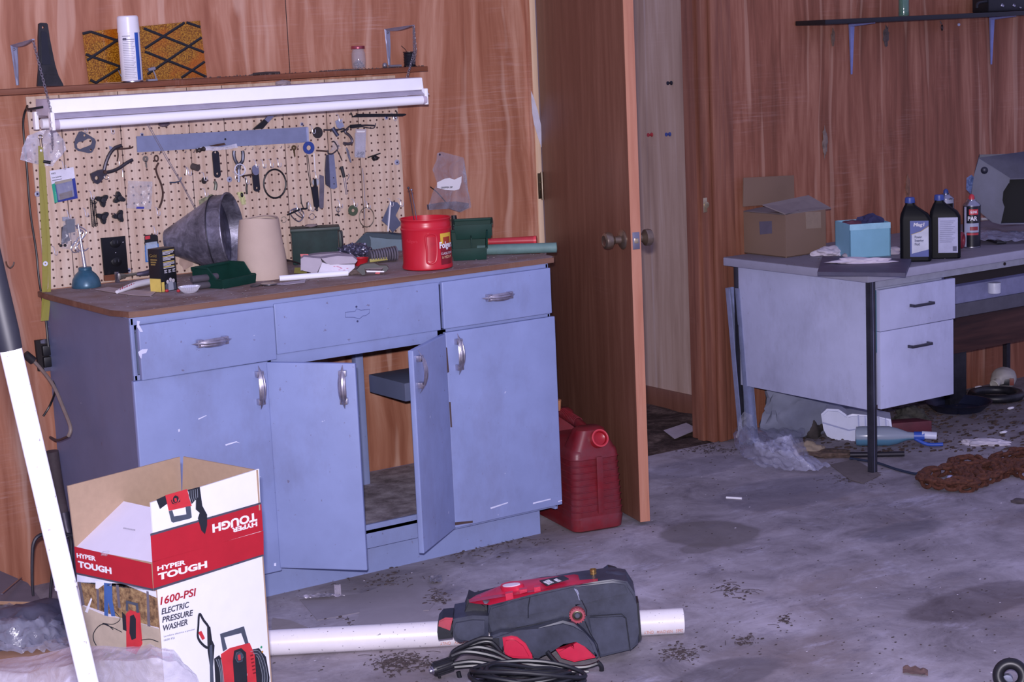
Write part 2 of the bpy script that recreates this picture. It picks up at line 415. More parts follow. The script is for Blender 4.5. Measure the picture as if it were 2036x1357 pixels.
# room beyond
struct('wall_inner', MB().box(4.89, 4.99, WY+.12, 8.3, 0, ZT), m_inner)
struct('wall_far', MB().box(2.9, 4.99, 8.2, 8.3, 0, ZT), m_inner)
struct('baseboard_inner', MB().box(4.876, 4.892, WY+.12, 8.2, -.01, .075, .003), m_door)
# the plywood panel seam left of the bench, nails in the inner wall
sx = onY(571, 60, WY).x
m_dark = M('#1c1416', .8); m_blackp = M('#15151b', .45, var=.2, dust=.25, dustc='#5d5a68')
struct('trim_6', MB().box(sx-.0012, sx+.0012, WY-.0006, WY+.01, .92, ZT), m_dark)
# ---------------------------------------------------------------- door leaf
hp = V(3.792, WY-.03, 0); fe = V(3.612, 4.632, 0)
dd = (fe-hp).normalized(); dn = V(-dd.y, dd.x, 0)
if dn.x > 0: dn = -dn                     # face turned to the bench
dl = (fe-hp).length
door = T('door_1', 'brown wooden door standing open into the garage beside the red fuel can', 'door', hp); door['kind'] = 'structure'
O('leaf', MB().obox(hp+V(0, 0, .012), dd, -dn, (0, 0, 1), dl, .035, 2.05, .0015), m_door, door)
O('edge_band', MB().obox(hp+dd*dl+V(0, 0, .012), dd, -dn, (0, 0, 1), .0018, .035, 2.05), m_dooredge, door, label='orange-brown wooden closing edge')
m_brass = M('#c9b795', .25, .8, var=.15, sc_=40); m_brassd = M('#8d7c6c', .28, .8, var=.2); m_steel = M('#a9a8b2', .32, 1.0, var=.15)
def knob(side, z=.915):
    c = hp+dd*(dl-.062)+V(0, 0, z)-dn*(.0175); nn = dn*side; c = c+nn*.0175
    return MB().lathe(c, nn, [(0, 0), (.033, 0), (.033, .003), (.027, .008), (.014, .011), (.0115, .03), (.017, .036), (.0265, .043), (.028, .055), (.0255, .064), (.018, .068), (.012, .066), (0, .066)], 36)
kz = (onY(1253, 480, 4.632)).z
O('door_knob', knob(1, kz), m_brassd, door, label='round antique brass knob with keyhole'); O('door_knob', knob(-1, kz), m_brassd, door)
c = hp+dd*(dl+.0018)+V(0, 0, kz)
O('latch_plate', MB().obox(c-V(0, 0, .028)-dn*.030, -dn*-1, dd, (0, 0, 1), .025, .002, .056, .0006), m_steel, door)
O('latch_bolt', MB().obox(c-V(0, 0, .008)-dn*.023, dn, dd, (0, 0, 1), .011, .009, .016, .002), m_brass, door)
hg = T('door_hinge', 'dull brass hinge on the pale jamb strip left of the door', 'hinge', onY(1074, 370, WY-.02))
zh = onY(1074, 370, WY-.02).z
O('leaf_plate', MB().box(3.776, 3.797, WY-.021, WY-.018, zh-.046, zh+.046, .0008), M('#6f6558', .4, 1.0), hg)
O('barrel', MB().tube([(3.790, WY-.026, zh-.05), (3.790, WY-.026, zh+.05)], .0055, 14).box(3.783, 3.797, WY-.030, WY-.022, zh-.014, zh-.012).box(3.783, 3.797, WY-.030, WY-.022, zh+.012, zh+.014), M('#857a6a', .35, 1.0), hg)
sk = onY(1401, 408, WY-.02)
pk = T('strike_plate', 'small brass strike plate set in the right door jamb', 'strike plate', sk)
O('plate', MB().box(sk.x-.008, sk.x+.010, WY-.0235, WY-.0215, sk.z-.028, sk.z+.028, .0008), m_brass, pk)
O('lip', MB().lathe((sk.x+.006, WY-.0235, sk.z), (0, -1, 0), [(.012, 0), (.012, .002), (0, .003)], 20, sx=1.0), m_brass, pk)
O('curled_strip', MB().prism([onY(960+x/3.77, y/3.77, WY-.022) for x, y in ((364, 685), (385, 740), (412, 830), (438, 945), (440, 1105), (415, 1030), (385, 930), (372, 850), (366, 760))], (0, .002, 0)), M('#cfccda', .4), label='curled white strip peeking out at the pale jamb beside the door', cat='strip')
# push pins and a nail in the inner panel
for px, py, c in ((1296, 268, '#a03038'), (1332, 267, '#3a4a90'), (1335, 165, '#1c1c2c')):
    d = ray(px, py); p = CAM+d*(4.89/d.x)
    mb = MB().lathe(p, (-1, 0, 0), [(0, 0), (.009, 0), (.009, .002), (.005, .004), (.004, .014), (.008, .018), (.008, .021), (0, .022)], 14)
    O('push_pin', mb, M(c), label={'#a03038': 'red', '#3a4a90': 'blue', '#1c1c2c': 'upper black'}[c]+' push pin in the pale panel seen through the doorway', cat='pin')
# inner-room litter
q = onZ(1357, 862, .004)
cut_ = MB().prism([q+V(-.09, -.06, 0), q+V(.09, .01, 0), q+V(.12, .12, .004), q+V(-.04, .07, .006)], (0, 0, .002)); O('paper_card', cut_, M('#a99fa8'), label='pale flat card lying on the soil beyond the doorway', cat='card')
# ================================================================ STEEL BASE CABINET
def paint(col, name, chips=.45):
    n = N(name); f = n.noise(n.co, 6, 5, .6); c = lin(col)
    out = n.ramp(f, [(.3, tuple(x*.90 for x in c[:3])+(1,)), (.7, tuple(x*1.07 for x in c[:3])+(1,))])
    g = n.ramp(n.noise(n.map((1, 1, .5)), 3.1, 7, .72), [(.52, 0.0), (.8, 1.0)]); out = n.mix(n.math('MULTIPLY', g, .5), out, '#6d6a80')
    ch = n.ramp(n.noise(n.co, 55, 3, .6), [(.70, 0.0), (.715, 1.0)]); out = n.mix(n.math('MULTIPLY', ch, chips), out, '#5b3f38')
    wv = n.ramp(n.noise(n.map((1, 1, 1), loc=(5, 5, 5)), 38, 2, .5), [(.765, 0.0), (.775, 1.0)]); out = n.mix(n.math('MULTIPLY', wv, chips), out, '#dcdcf0')
    n.set(col=out, rough=.42, spec=.45); n.bump(n.noise(n.co, 9, 3, .5), .004, .25); return n.m
m_blue = paint('#8995c0', 'blue_enamel'); m_blue_shaded = paint('#68708f', 'blue_enamel_shaded', .3)  # second enamel is the same paint with shade put into its colour
X0, X1, YF, YB, ZC = 1.926, 3.345, 4.7215, WY-.012, .897
cab = T('base_cabinet', 'long blue-grey painted steel base cabinet with its two middle doors open', 'cabinet', ((X0+X1)/2, (YF+YB)/2, 0))
t = .012; xa, xb = 2.337, 2.93
mb = MB()
mb.box(X0, X0+t, YF, YB, .0, ZC, .003); mb.box(X1-t, X1, YF, YB, .09, ZC, .003)             # sides
mb.box(X0, X1, YF, YF+.02, ZC-.022, ZC, .002)                                               # top rail
mb.box(X0, X1, YF, YF+.016, .70, .735, .001)                                                # mid rail
mb.box(xa-.02, xa+.012, YF, YF+.02, .10, .735, .001); mb.box(xb-.012, xb+.02, YF, YF+.02, .10, .735, .001)
mb.box(X0+t, X1-t, YF, YB, .145, .155); mb.box(X0, X1, YF, YF+.012, .098, .172, .002)      # floor and its lip
mb.box(X0+t, xa, YB-.01, YB, .15, ZC)                                            # back sheet of the left bay
mb.box(xa-.012, xa-.004, YF+.02, YB-.01, .155, .73)                                         # left bay partition
mb.box(X0+.35, X1-.02, YB-.03, YB, ZC-.05, ZC)
O('body', mb, m_blue, cab, ang=30)
O('toe_kick', MB().box(X0+.02, X1-.03, YF+.062, YF+.075, 0, .102), m_blue, cab)
O('shaded_side', MB().box(X0-.0015, X0, YF+.004, YB, .0, ZC-.003), m_blue_shaded, cab, label='blue side panel with shade painted into its colour')
O('post', MB().box(2.905, 2.935, 5.22, 5.25, .155, ZC-.03, .006), m_blue, cab)
O('shelf', MB().box(2.945, X1-.02, 4.98, 5.21, .47, .53, .003), m_blue_shaded, cab)
def sheetm():
    n = N('cabinet_floor_dirt'); b = n.noise(n.co, 12, 8, .75); n.set(col=n.ramp(b, [(.33, '#655c62'), (.48, '#978c96'), (.62, '#bdb4c0')]), rough=.9); return n.m
mb = MB().grid(lambda u, v: (xa+u*(X1-.03-xa), YF+.02+v*.62, .1565+.004*max(0, noise.noise(Vector((u*9, v*14, 3))))), 40, 40)
O('floor_dust', mb, sheetm(), cab, label='dust and litter on the cabinet floor', kind='stuff')
m_pull = M('#b5b0bc', .3, .9, var=.25, sc_=60)
def pull(c, L, ax, out, parent, w=.0125):        # streamlined bow handle: pointed ends, ribbed middle, two feet
    ax = V(ax).normalized(); out = V(out).normalized(); s = ax.cross(out)
    mb = MB(); n = 24; rings = []
    for i in range(n+1):
        t_ = i/n*2-1; ww = w*max(.04, 1-abs(t_)**2.6)*(1 if abs(t_) < .55 else .72); hh = .0035*max(.15, 1-abs(t_)**3)
        p = V(c)+ax*(t_*L/2)+out*(.022*(1-abs(t_)**2.1)+.003)
        rings.append([p+s*(math.cos(a)*ww)+out*(math.sin(a)*hh*(1.5 if abs(math.cos(a)) < .4 else 1)) for a in [k*math.tau/12 for k in range(12)]])
    mb.loft(rings)
    for t_ in (-.62, .62):
        p = V(c)+ax*(t_*L/2); mb.obox(p-ax*.009-s*w*.9, ax, s, out, .018, w*1.8, .016, .002)
    for k in (-.45, .45):
        mb.tube([V(c)+ax*(q*L/2)+s*(w*k)+out*(.027*(1-abs(q)**2.1)+.002) for q in [i/12*1.3-.65 for i in range(13)]], .0014, 6)
    return O('handle', mb, m_pull, parent, label='tarnished chrome handle')
def front(x0, x1, z0, z1, name, yo=0.0, th=.0175, tw=0.0, lab=None):
    a = V(x0, YF-th-yo, z0); b_ = V(x1, YF-th-yo+tw, z0)
    c8 = [a, b_, b_+V(0, th, 0), a+V(0, th, 0)]; c8 = c8+[p+V(0, 0, z1-z0) for p in c8]
    return O(name, MB().box8(c8, .0035, 3), m_blue, cab, label=lab)
d1 = front(1.936, 2.358, .724, .878, 'drawer', yo=.016, tw=.012, lab='left drawer hanging slightly proud with chipped paint'); pull((2.150, YF-.0335, .806), .125, (1, .02, 0), (0, -1, 0), d1)
d2 = front(2.934, 3.342, .738, .884, 'drawer'); pull((3.137, YF-.0175, .817), .125, (1, 0, 0), (0, -1, 0), d2)
fp = front(2.366, 2.929, .735, .884, 'false_front', th=.008, lab='fixed panel between the drawers with the outline of a lost badge')
ol = z = zV((905, 298), (1000, 288), (1012, 262), (1055, 278), (1138, 268), (1136, 305), (1100, 330), (1075, 332), (1040, 362), (985, 345), (905, 345))
FP = Pl((0, YF-.008, 0), (1, 0, 0))
O('badge_outline', MB().tube([FP.px(x, y, .0004) for x, y in ol], .0007, 5, True), M('#4d5584'), fp)
for x, y in zV((1011, 244), (1022, 384)): O('badge_hole', MB().disc(FP.px(x, y, .0), (0, -1, 0), .0032, .0008), M('#3c4166'), fp)
e1 = front(1.916, 2.331, .095, .722, 'door'); pull((2.296, YF-.0175, .650), .130, (0, 0, 1), (0, -1, 0), e1)
e4 = front(2.937, 3.352, .107, .727, 'door'); pull((2.978, YF-.0175, .655), .130, (0, 0, 1), (0, -1, 0), e4)
def leaf(hx, w, ang, sgn, ztop, zbot, sag=0.0):
    d = V(sgn*math.cos(ang), -math.sin(ang), 0); nn = V(-math.sin(ang)*sgn, -math.cos(ang), 0)   # outward painted face
    o = V(hx, YF-.006, 0)
    a = [o, o+d*w, o+d*w-nn*-.0175, o-nn*-.0175]
    lo = [p+V(0, 0, zbot-(sag if i in (1, 2) else 0)) for i, p in enumerate(a)]; hi = [p+V(0, 0, ztop-(sag if i in (1, 2) else 0)) for i, p in enumerate(a)]
    ob = O('door', MB().box8(lo+hi, .0035, 3), m_blue, cab, label='middle door swung open')
    return ob, o, d, nn
ld, o2, dd2, nn2 = leaf(2.335, .262, math.radians(43), 1, .72, .105, .008)
pull(o2+dd2*.226+nn2*.0175+V(0, 0, .645), .130, (0, 0, 1), nn2, ld)
ld, o3, dd3, nn3 = leaf(2.926, .262, math.radians(36), -1, .724, .107, .006)
pull(o3+dd3*.232-nn3*.0+nn3*.0175+V(0, 0, .650), .130, (0, 0, 1), nn3, ld)
L2 = Pl(o2+nn2*.0, dd2); L2.o = o2+L2.n*.0003
m_chip = M('#d6d8ee', .7); m_rch = M('#4a3836', .8)
mid = [q for q in cab.children if q.name.startswith('door')]
dA, dB, dC, dD = mid[0], mid[1], mid[2], mid[3]     # left, right, middle-left, middle-right
for pts in (((312, 385), (322, 380), (328, 460), (334, 520), (328, 520), (320, 460)), ((95, 782), (104, 786), (102, 800), (94, 795)), ((105, 935), (118, 950), (120, 990), (110, 988)), ((172, 470), (176, 472), (172, 505), (168, 500)), ((320, 1110), (355, 1112), (355, 1118), (320, 1116))): cut('paint_chip', L2, zC(*pts), 0, .0005, m_chip, dC)
FPd = Pl((0, YF-.0175, 0), (1, 0, 0))
for pts in (zK((45, 1072), (80, 1062), (80, 1068), (46, 1080)), [(975, 1010), (1010, 999), (1010, 1001), (976, 1013)], [(1060, 1000), (1095, 992), (1095, 994), (1060, 1003)]): cut('paint_chip', FPd, pts, 0, .0005, m_chip, dB)
for pts in ([(448, 884), (470, 878), (478, 882), (470, 880), (449, 887)], [(354, 855), (357, 853), (358, 858), (355, 860)], [(545, 1121), (549, 1120), (549, 1126), (545, 1126)], [(394, 833), (410, 826), (411, 827), (395, 835)]): cut('paint_chip', FPd, pts, 0, .0005, m_chip, dA)
for pts in ([(885, 690), (889, 692), (893, 740), (890, 742)], [(893, 800), (896, 800), (899, 850), (896, 850)], [(898, 1040), (940, 1036), (940, 1040), (900, 1046)]): cut('rust_chip', FPd, pts, 0, .0005, m_rch, dB)
# chipped primer on the left drawer edge
DP = Pl((0, YF-.0345, 0), (1, 0, 0))
for pts in (zT((362, 680), (400, 655), (455, 652), (440, 690), (400, 700), (395, 745), (385, 740), (372, 715)), zT((350, 380), (380, 385), (372, 420), (410, 485), (385, 490), (352, 440))):
    cut('paint_chip', DP, pts, 0, .0006, M('#c9cbe6', .7), d1)
WP = .914
# ---------------------------------------------------------------- plywood worktop
m_wt = wood('worktop_ply', '#5a3c30', '#6e4c3d', '#7e5d4d', 9.0, .2, axis='x', pale='#8d7a74', scratch=.2)
def wtop():
    n = N('worktop_dusty'); f = n.noise(n.map((.25, 1, 1)), 12, 6, .65); col = n.ramp(f, [(.35, '#73584e'), (.65, '#8f766c')])
    d = n.ramp(n.noise(n.co, 5, 7, .7), [(.4, 0.0), (.62, 1.0)]); col = n.mix(n.math('MULTIPLY', d, .7), col, '#a0959b')
    w_ = n.ramp(n.noise(n.co, 90, 2, .5), [(.70, 0.0), (.72, 1.0)]); col = n.mix(n.math('MULTIPLY', w_, .5), col, '#d3ccd6')
    n.set(col=col, rough=.85); return n.m
pts = [V(*onZ(x, y, WP).xy, WP) for x, y in ((100, 583), (172, 601), (238, 620), (262, 619))]
pts = [V(1.905, 5.375, WP), V(1.900, 5.30, WP), V(1.902, 4.80, WP), V(1.925, 4.722, WP), V(1.955, 4.708, WP), V(3.362, 4.712, WP), V(3.385, 4.74, WP), V(3.41, 5.375, WP)]
mb = MB().prism(pts, (0, 0, -.016), bev=.001)
wt = O('worktop', mb, m_wt, label='worn brown plywood worktop lying on the blue cabinet', cat='worktop')
O('dust_layer', MB().prism([p+V((.004 if p.x < 2.5 else -.004), (.004 if p.y < 5 else -.004), .0006) for p in pts], (0, 0, -.0008)), wtop(), wt, label='grey dust over the top')
# ================================================================ WALL SHELF, SHOP LIGHT, PEGBOARD
m_shelf = wood('shelf_board', '#5e3423', '#7a4833', '#8f5a43', 10, .2, axis='x', pale='#a07864', scratch=.2)
q_ = onY(851, 141.5, WY-.105); q0_ = onY(0, 190, WY-.105); zs_ = (q_.z+q0_.z)/2; sh = MB().box(1.45, q_.x, WY-.105, WY-.001, zs_, zs_+.0165, .0015)
# front edge of the shelf sits where the photo shows it
shelf = O('wall_shelf', sh, m_shelf, label='long narrow brown wooden shelf above the shop light', cat='shelf')
SZ = zs_+.0170
m_bkt = M('#8f93ad', .4, .3, var=.08)
def bracket(px, py_top, py_bot, tip, name, lab, grp, wtop=.022, wbot=.009):
    a = onY(px, py_top, WY-.002); b_ = onY(px, py_bot, WY-.002); x = a.x; zt, zb = a.z, b_.z
    tx, ty, tz = tip; e = T(name, lab, 'shelf bracket', (x, WY-.002, zb), grp)
    def arm(p, q, w0, w1, nrm):      # tapered channel: flange with a raised rib
        p = V(p); q = V(q); d = (q-p).normalized(); nrm = V(nrm); s = d.cross(nrm).normalized(); mb = MB(); rr = []
        for i in range(9):
            t_ = i/8; w = w0+(w1-w0)*t_; c = p+(q-p)*t_; rib = .008*math.sin(math.pi*min(1, .12+t_*.95))
            rr.append([c+s*w*.5, c+s*w*.34+nrm*.002, c+s*w*.22+nrm*(.002+rib), c-s*w*.22+nrm*(.002+rib), c-s*w*.34+nrm*.002, c-s*w*.5, c-s*w*.5-nrm*.0008, c+s*w*.5-nrm*.0008])
        return mb.loft(rr)
    O('wall_leg', arm((x, WY-.002, zt), (x, WY-.002, zb), wtop, wbot, (0, -1, 0)), m_bkt, e)
    O('arm', arm((x, WY-.002, zt), (tx, ty, tz), wtop, wbot*.9, (0, 0, -1)), m_bkt, e)
    O('screw', MB().lathe((x-.004, WY-.0115, zt-.012), (0, -1, 0), [(.004, 0), (.003, .0015), (0, .002)], 10), m_steel, e)
    return e
tipL = onY(66, 78, 5.16); tipR = onY(822, 50, 5.16)
bracket(28, 90, 170, tipL, 'shelf_bracket', 'grey metal shelf bracket left of the black scraper', None)
bracket(770, 58, 130, tipR, 'shelf_bracket', 'grey metal shelf bracket right of the jar of screws', None)
def chain(pts, R=.0055, r=.0008, sp=.0088):
    P = [Vector(p) for p in pts]; L = [0]
    for a, b in zip(P, P[1:]): L.append(L[-1]+(b-a).length)
    mb = MB(); d = 0; k = 0
    while d < L[-1]:
        i = max(j for j in range(len(L)) if L[j] <= d+1e-9); i = min(i, len(P)-2)
        t_ = (d-L[i])/(L[i+1]-L[i]); c = P[i].lerp(P[i+1], t_); dr = (P[i+1]-P[i]).normalized()
        n = dr.cross(Vector((0, 1, .2))).normalized() if k % 2 else dr.cross(Vector((1, .3, 0))).normalized()
        w = dr.cross(n).normalized(); seg = 10
        mb.tube([c+dr*math.cos(q*math.tau/seg)*R*1.25+w*math.sin(q*math.tau/seg)*R*.72 for q in range(seg)], r, 5, True); d += sp; k += 1
    return mb
m_chain = M('#85808c', .45, .5)
# ---- fixture
YF1 = 5.075
a = onY(98, 186, YF1); b_ = onY(842, 166, YF1); fx0, fx1 = a.x, b_.x; fz = (a.z+b_.z)/2
fx = T('shop_light', 'white hanging fluorescent shop light with one visible tube', 'light fixture', ((fx0+fx1)/2, YF1+.05, fz-.08))
m_wen = M('#fbfbff', .35, var=.02, dust=.05, dustc='#b5afbe'); m_weng = M('#b6aebd', .55, var=.1, dust=.6, dustc='#98909f')
m_tube = M('#f8f6ff', .12, var=.01); m_black = M('#17171c', .4, var=.15)
O('housing', MB().box8([(fx0, YF1, fz-.038), (fx1, YF1, fz-.038), (fx1, YF1+.11, fz-.038), (fx0, YF1+.11, fz-.038), (fx0, YF1+.006, fz), (fx1, YF1+.006, fz), (fx1, YF1+.104, fz), (fx0, YF1+.104, fz)], .002), m_wen, fx)
O('housing_dust', MB().box(fx0+.002, fx1-.002, YF1+.008, YF1+.102, fz, fz+.0012), m_weng, fx, label='dust on top of the housing')
mb = MB()
for s in (0, 1):
    y0 = YF1-.020 if not s else YF1+.140; y1 = YF1+.012 if not s else YF1+.098
    x0 = fx0-.004; x1 = fx1+.008
    mb.prism([(x0, y0, fz-.052), (x0, y1, fz-.036), (x0, y1, fz-.0375), (x0, y0, fz-.0535)], (x1-x0, 0, 0))
O('reflector', mb, m_weng, fx, label='dusty sloping reflector wings')
mb = MB(); tz_ = fz-.0700
for y in (YF1-.012, ):
    O('tube', MB().tube([(fx0+.012, y, tz_), (fx1-.016, y, tz_)], .0150, 28), m_tube, fx)
    O('tube_cap', MB().tube([(fx0+.001, y, tz_), (fx0+.014, y, tz_)], .0156, 24), M('#c3b6c6', .35), fx); O('tube_cap', MB().tube([(fx1-.018, y, tz_), (fx1-.005, y, tz_)], .0156, 24), M('#c3b6c6', .35), fx)
O('tube', MB().tube([(fx0+.012, YF1+.118, tz_), (fx1-.016, YF1+.118, tz_)], .0150, 20), m_tube, fx)
for x in (fx0-.006, fx1-.006):
    for y in (YF1-.012, YF1+.118):
        O('socket', MB().box(x-.004, x+.008, y-.011, y+.011, tz_-.016, fz-.034, .003), m_wen, fx)
mb = MB().box8([(fx0-.003, YF1-.004, fz-.045), (fx0, YF1-.004, fz-.045), (fx0, YF1+.114, fz-.045), (fx0-.003, YF1+.114, fz-.045), (fx0-.003, YF1+.004, fz+.002), (fx0, YF1+.004, fz+.002), (fx0, YF1+.106, fz+.002), (fx0-.003, YF1+.106, fz+.002)], .001)
O('end_plate', mb, M('#c6c0cd', .45), fx)
cl = onY(90, 190, YF1-.004)
O('chain', chain([tipL-V(0, 0, .006), V(fx0-.004, YF1+.004, fz+.004), V(fx0-.006, YF1-.018, fz-.03), V(fx0-.012, YF1-.02, fz-.14)]), m_chain, label='thin link chain from the left bracket down past the shop light', cat='chain')
O('chain', chain([tipR-V(0, 0, .006), tipR-V(.004, 0, .10), V(fx1-.03, YF1+.05, fz+.003)]).b and chain([tipR-V(0, 0, .006), tipR-V(.004, 0, .09), V(fx1-.03, YF1+.05, fz+.003)]), m_chain, label='thin doubled link chain from the right bracket to the shop light', cat='chain')
O('chain', chain([tipR+V(.001, 0, -.006), tipR+V(.004, .0, -.08), tipR+V(.0, .01, -.125)]), m_chain, label='loose second strand of chain beside the wire spool', cat='chain')
# dark power cord of the light, down the pegboard edge
pc = [V(fx0-.002, YF1+.05, fz-.02), V(fx0-.03, YF1+.10, fz-.025), onY(54, 212, WY-.05), onY(46, 245, WY-.012), onY(53, 330, WY-.011), onY(60, 420, WY-.011), onY(72, 500, WY-.011), onY(78, 560, WY-.02), onY(90, 630, WY-.02), onY(96, 690, WY-.03)]
O('lamp_cable', MB().tube(pc, .0035, 8, smooth=6), m_black, label='black power cord running from the shop light down the pegboard edge', cat='cord')
# ---- things on the wall shelf
ys = WY-.055
def shp(px): return onY(px, 160, ys).x
SHP = Pl((0, ys-.02, 0), (1, 0, 0))
sc_e = T('ice_scraper', 'black plastic scraper with a flared foot standing on the shelf', 'scraper', (onY(98, 170, ys).x, ys-.02, SZ))
body = z1((310, 190), (325, 180), (370, 182), (380, 195), (395, 300), (415, 400), (440, 520), (465, 600), (500, 665), (505, 684), (298, 684), (303, 620), (308, 560), (310, 480), (306, 300))
cut('blade', SHP, body, 0, .010, m_blackp, sc_e, holes=[(343/3.992, 216/3.992, .0042)])
cut('rib', SHP, z1((330, 250), (360, 250), (372, 260), (405, 505), (395, 515), (340, 515), (328, 505), (325, 262)), .010, .0035, M('#1d1e28', .35), sc_e, bev=.001)
cut('foot_band', SHP, z1((307, 518), (440, 516), (460, 590), (305, 592)), .010, .003, m_blackp, sc_e)
# amber panel
def amber():
    n = N('amber_glass'); n.b.inputs['Coat Weight'].default_value = .3
    f = n.noise(n.co, 260, 2, .5); g = n.noise(n.co, 9, 3, .5)
    col = n.ramp(f, [(.36, '#74430a'), (.5, '#a06815'), (.64, '#c48d28')])
    col = n.mix(n.ramp(g, [(.5, 0.0), (.62, .7)]), col, '#b35a08')
    n.set(col=col, rough=.25, metal=.35); n.bump(f, .001, .6); return n.m
AP = Pl((0, WY-.006, 0), (1, 0, 0))
ap = T('amber_panel', 'amber speckled panel with black diagonal leading behind the spray can', 'glass panel', AP.px(290, 160))
quad = z1((655, 255), (1588, 163), (1643, 612), (707, 664))
cut('glass', AP, quad, 0, .003, amber(), ap)
for k, seg in enumerate([z1((655, 268), (720, 252)), z1((720, 252), (1000, 345)), z1((680, 432), (985, 540)), z1((690, 480), (960, 300)), z1((770, 652), (985, 520)), z1((715, 636), (775, 662)), z1((1140, 225), (1490, 365)), z1((1150, 385), (1465, 180)),
                         z1((1480, 178), (1590, 215)), z1((1490, 365), (1618, 415)), z1((1150, 410), (1530, 560)), z1((1170, 590), (1600, 298)), z1((1530, 560), (1640, 612)), z1((1440, 618), (1625, 490))]):
    p, q = [AP.px(x, y, .0035) for x, y in seg]; d = (q-p).normalized()
    O('leading', MB().tube([p, q], .0042, 8, flat=.35, up=(0, -1, 0)), m_black, ap)
for pts in (z1((1150, 232), (1450, 180), (1280, 285)),): pass
# spray can
def can(name, lab, base, R, Hh, matb, parts, cat='spray can', seg=36):
    e = T(name, lab, cat, base); o = V(base)
    return e
cx = onY(263, 160, ys-.015); o = V(cx.x, ys-.015, SZ)
e = T('spray_can', 'tall white spray can with a white cap standing before the amber panel', 'spray can', o)
R = .0325
m_white = M('#e6e4ec', .35, var=.03); m_grey = M('#7f7d8d', .6)
O('can', MB().lathe(o, (0, 0, 1), [(R-.002, 0), (R, .003), (R, .152), (R-.001, .157)], 40), m_white, e)
O('base_rim', MB().lathe(o, (0, 0, 1), [(R-.001, 0), (R+.0008, .001), (R+.0008, .004), (R, .005)], 40), m_steel, e)
O('cap', MB().lathe(o, (0, 0, 1), [(R+.0012, .150), (R+.0012, .153), (R-.0005, .196), (R-.004, .200), (0, .2005)], 40), m_white, e)
def wrap(o, R, a0, a1, z0, z1_, mat, parent, name='label_patch', th=.0004, n=10, **k):   # patch wrapped on an upright cylinder, angles from the viewer direction
    dv = CAM-V(o); dv.z = 0; base = math.atan2(dv.y, dv.x)
    f = lambda u, v: V(o)+V(math.cos(base+a0+(a1-a0)*u)*(R+th), math.sin(base+a0+(a1-a0)*u)*(R+th), z0+(z1_-z0)*v)
    return O(name, MB().grid(f, n, 1, th), mat, parent, **k)
def wtext(body, o, R, a, z, h, mat, parent, w=None, bold=0.0, shear=0.0):     # lettering wrapped on an upright cylinder
    ob = text(body, (0, 0, 0), (1, 0, 0), (0, 0, 1), mat, parent, h=h, w=w, bold=bold, shear=shear, align='CENTER', th=0)
    dv = CAM-V(o); dv.z = 0; base = math.atan2(dv.y, dv.x)+a; off = wloc(parent)
    for v in ob.data.vertices:
        p = v.co+off; t_ = base+p.x/R; v.co = V(o)+V(math.cos(t_)*(R+.0009), math.sin(t_)*(R+.0009), z+p.z)-off
    return ob
wrap(o, R, .55, .98, .006, .149, M('#2a55b0', .4), e, label='blue stripe')
for i, (zz, hh, ww) in enumerate([(.138, .004, .030), (.128, .0035, .045)]+[(.122-.0052*k, .0022, .044-.004*(k % 3)) for k in range(22)]):
    wrap(o, R, -.68+.02*(i % 2), -.68+ww/R*.85, zz, zz+hh*.55, m_grey, e, 'print_line', n=5)
wrap(o, R, -.62, -.25, .1265, .134, M('#55536a', .6), e, 'print_block', n=5)
# little clamp and screw beside the can
mb = MB().tube([onY(302, 134, ys), onY(309, 150, ys), V(onY(311, 158, ys).x, ys, SZ+.002)], .0022, 8).tube([onY(295, 139, ys), onY(308, 136, ys)], .0055, 10)
mb.box(onY(292, 157, ys).x, onY(311, 157, ys).x, ys-.01, ys+.008, SZ, SZ+.006, .001)
O('small_clamp', mb, m_grey, label='small grey clamp lying at the foot of the white spray can', cat='clamp')
O('screw', MB().tube([onY(235, 140, ys-.01), V(onY(246, 160, ys-.01).x, ys-.01, SZ+.001)], .0016, 6), m_steel, label='thin bright screw leaning left of the white spray can', cat='screw')
# jar of screws
o = V(onY(714, 137, ys).x, ys, SZ); e = T('glass_jar', 'small glass jar half full of screws with a red lid', 'jar', o)
def glassm(c='#cfd3dd', a=.13):
    n = N('clear_glass'); n.set(col=c, rough=.06, alpha=a, spec=.9); n.b.inputs['Coat Weight'].default_value = .6; return n.m
m_glass = glassm()
O('glass', MB().lathe(o, (0, 0, 1), [(.001, .001), (.020, .001), (.0235, .006), (.0245, .03), (.0235, .052), (.0205, .062), (.0205, .070), (.0190, .070), (.0190, .062), (.0220, .051), (.0228, .03), (.0218, .007), (0, .003)], 36, open_=True), m_glass, e)
O('lid', MB().lathe(o, (0, 0, 1), [(.0225, .067), (.0228, .068), (.0228, .075), (.0215, .077), (0, .0765)], 36), M('#9c4a55', .3, .6), e)
mb = MB(); rnd = random.Random(3)
for i in range(60):
    a = rnd.random()*math.tau; r = .017*math.sqrt(rnd.random()); c = o+V(math.cos(a)*r, math.sin(a)*r, .006+rnd.random()*.022)
    d = V(rnd.uniform(-1, 1), rnd.uniform(-1, 1), rnd.uniform(-.7, .7)).normalized(); mb.tube([c-d*.0045, c+d*.0045], .0011, 5)
O('screws', mb, M('#c8c6d2', .2, .9), e, kind='stuff', label='loose silver screws heaped in the jar')
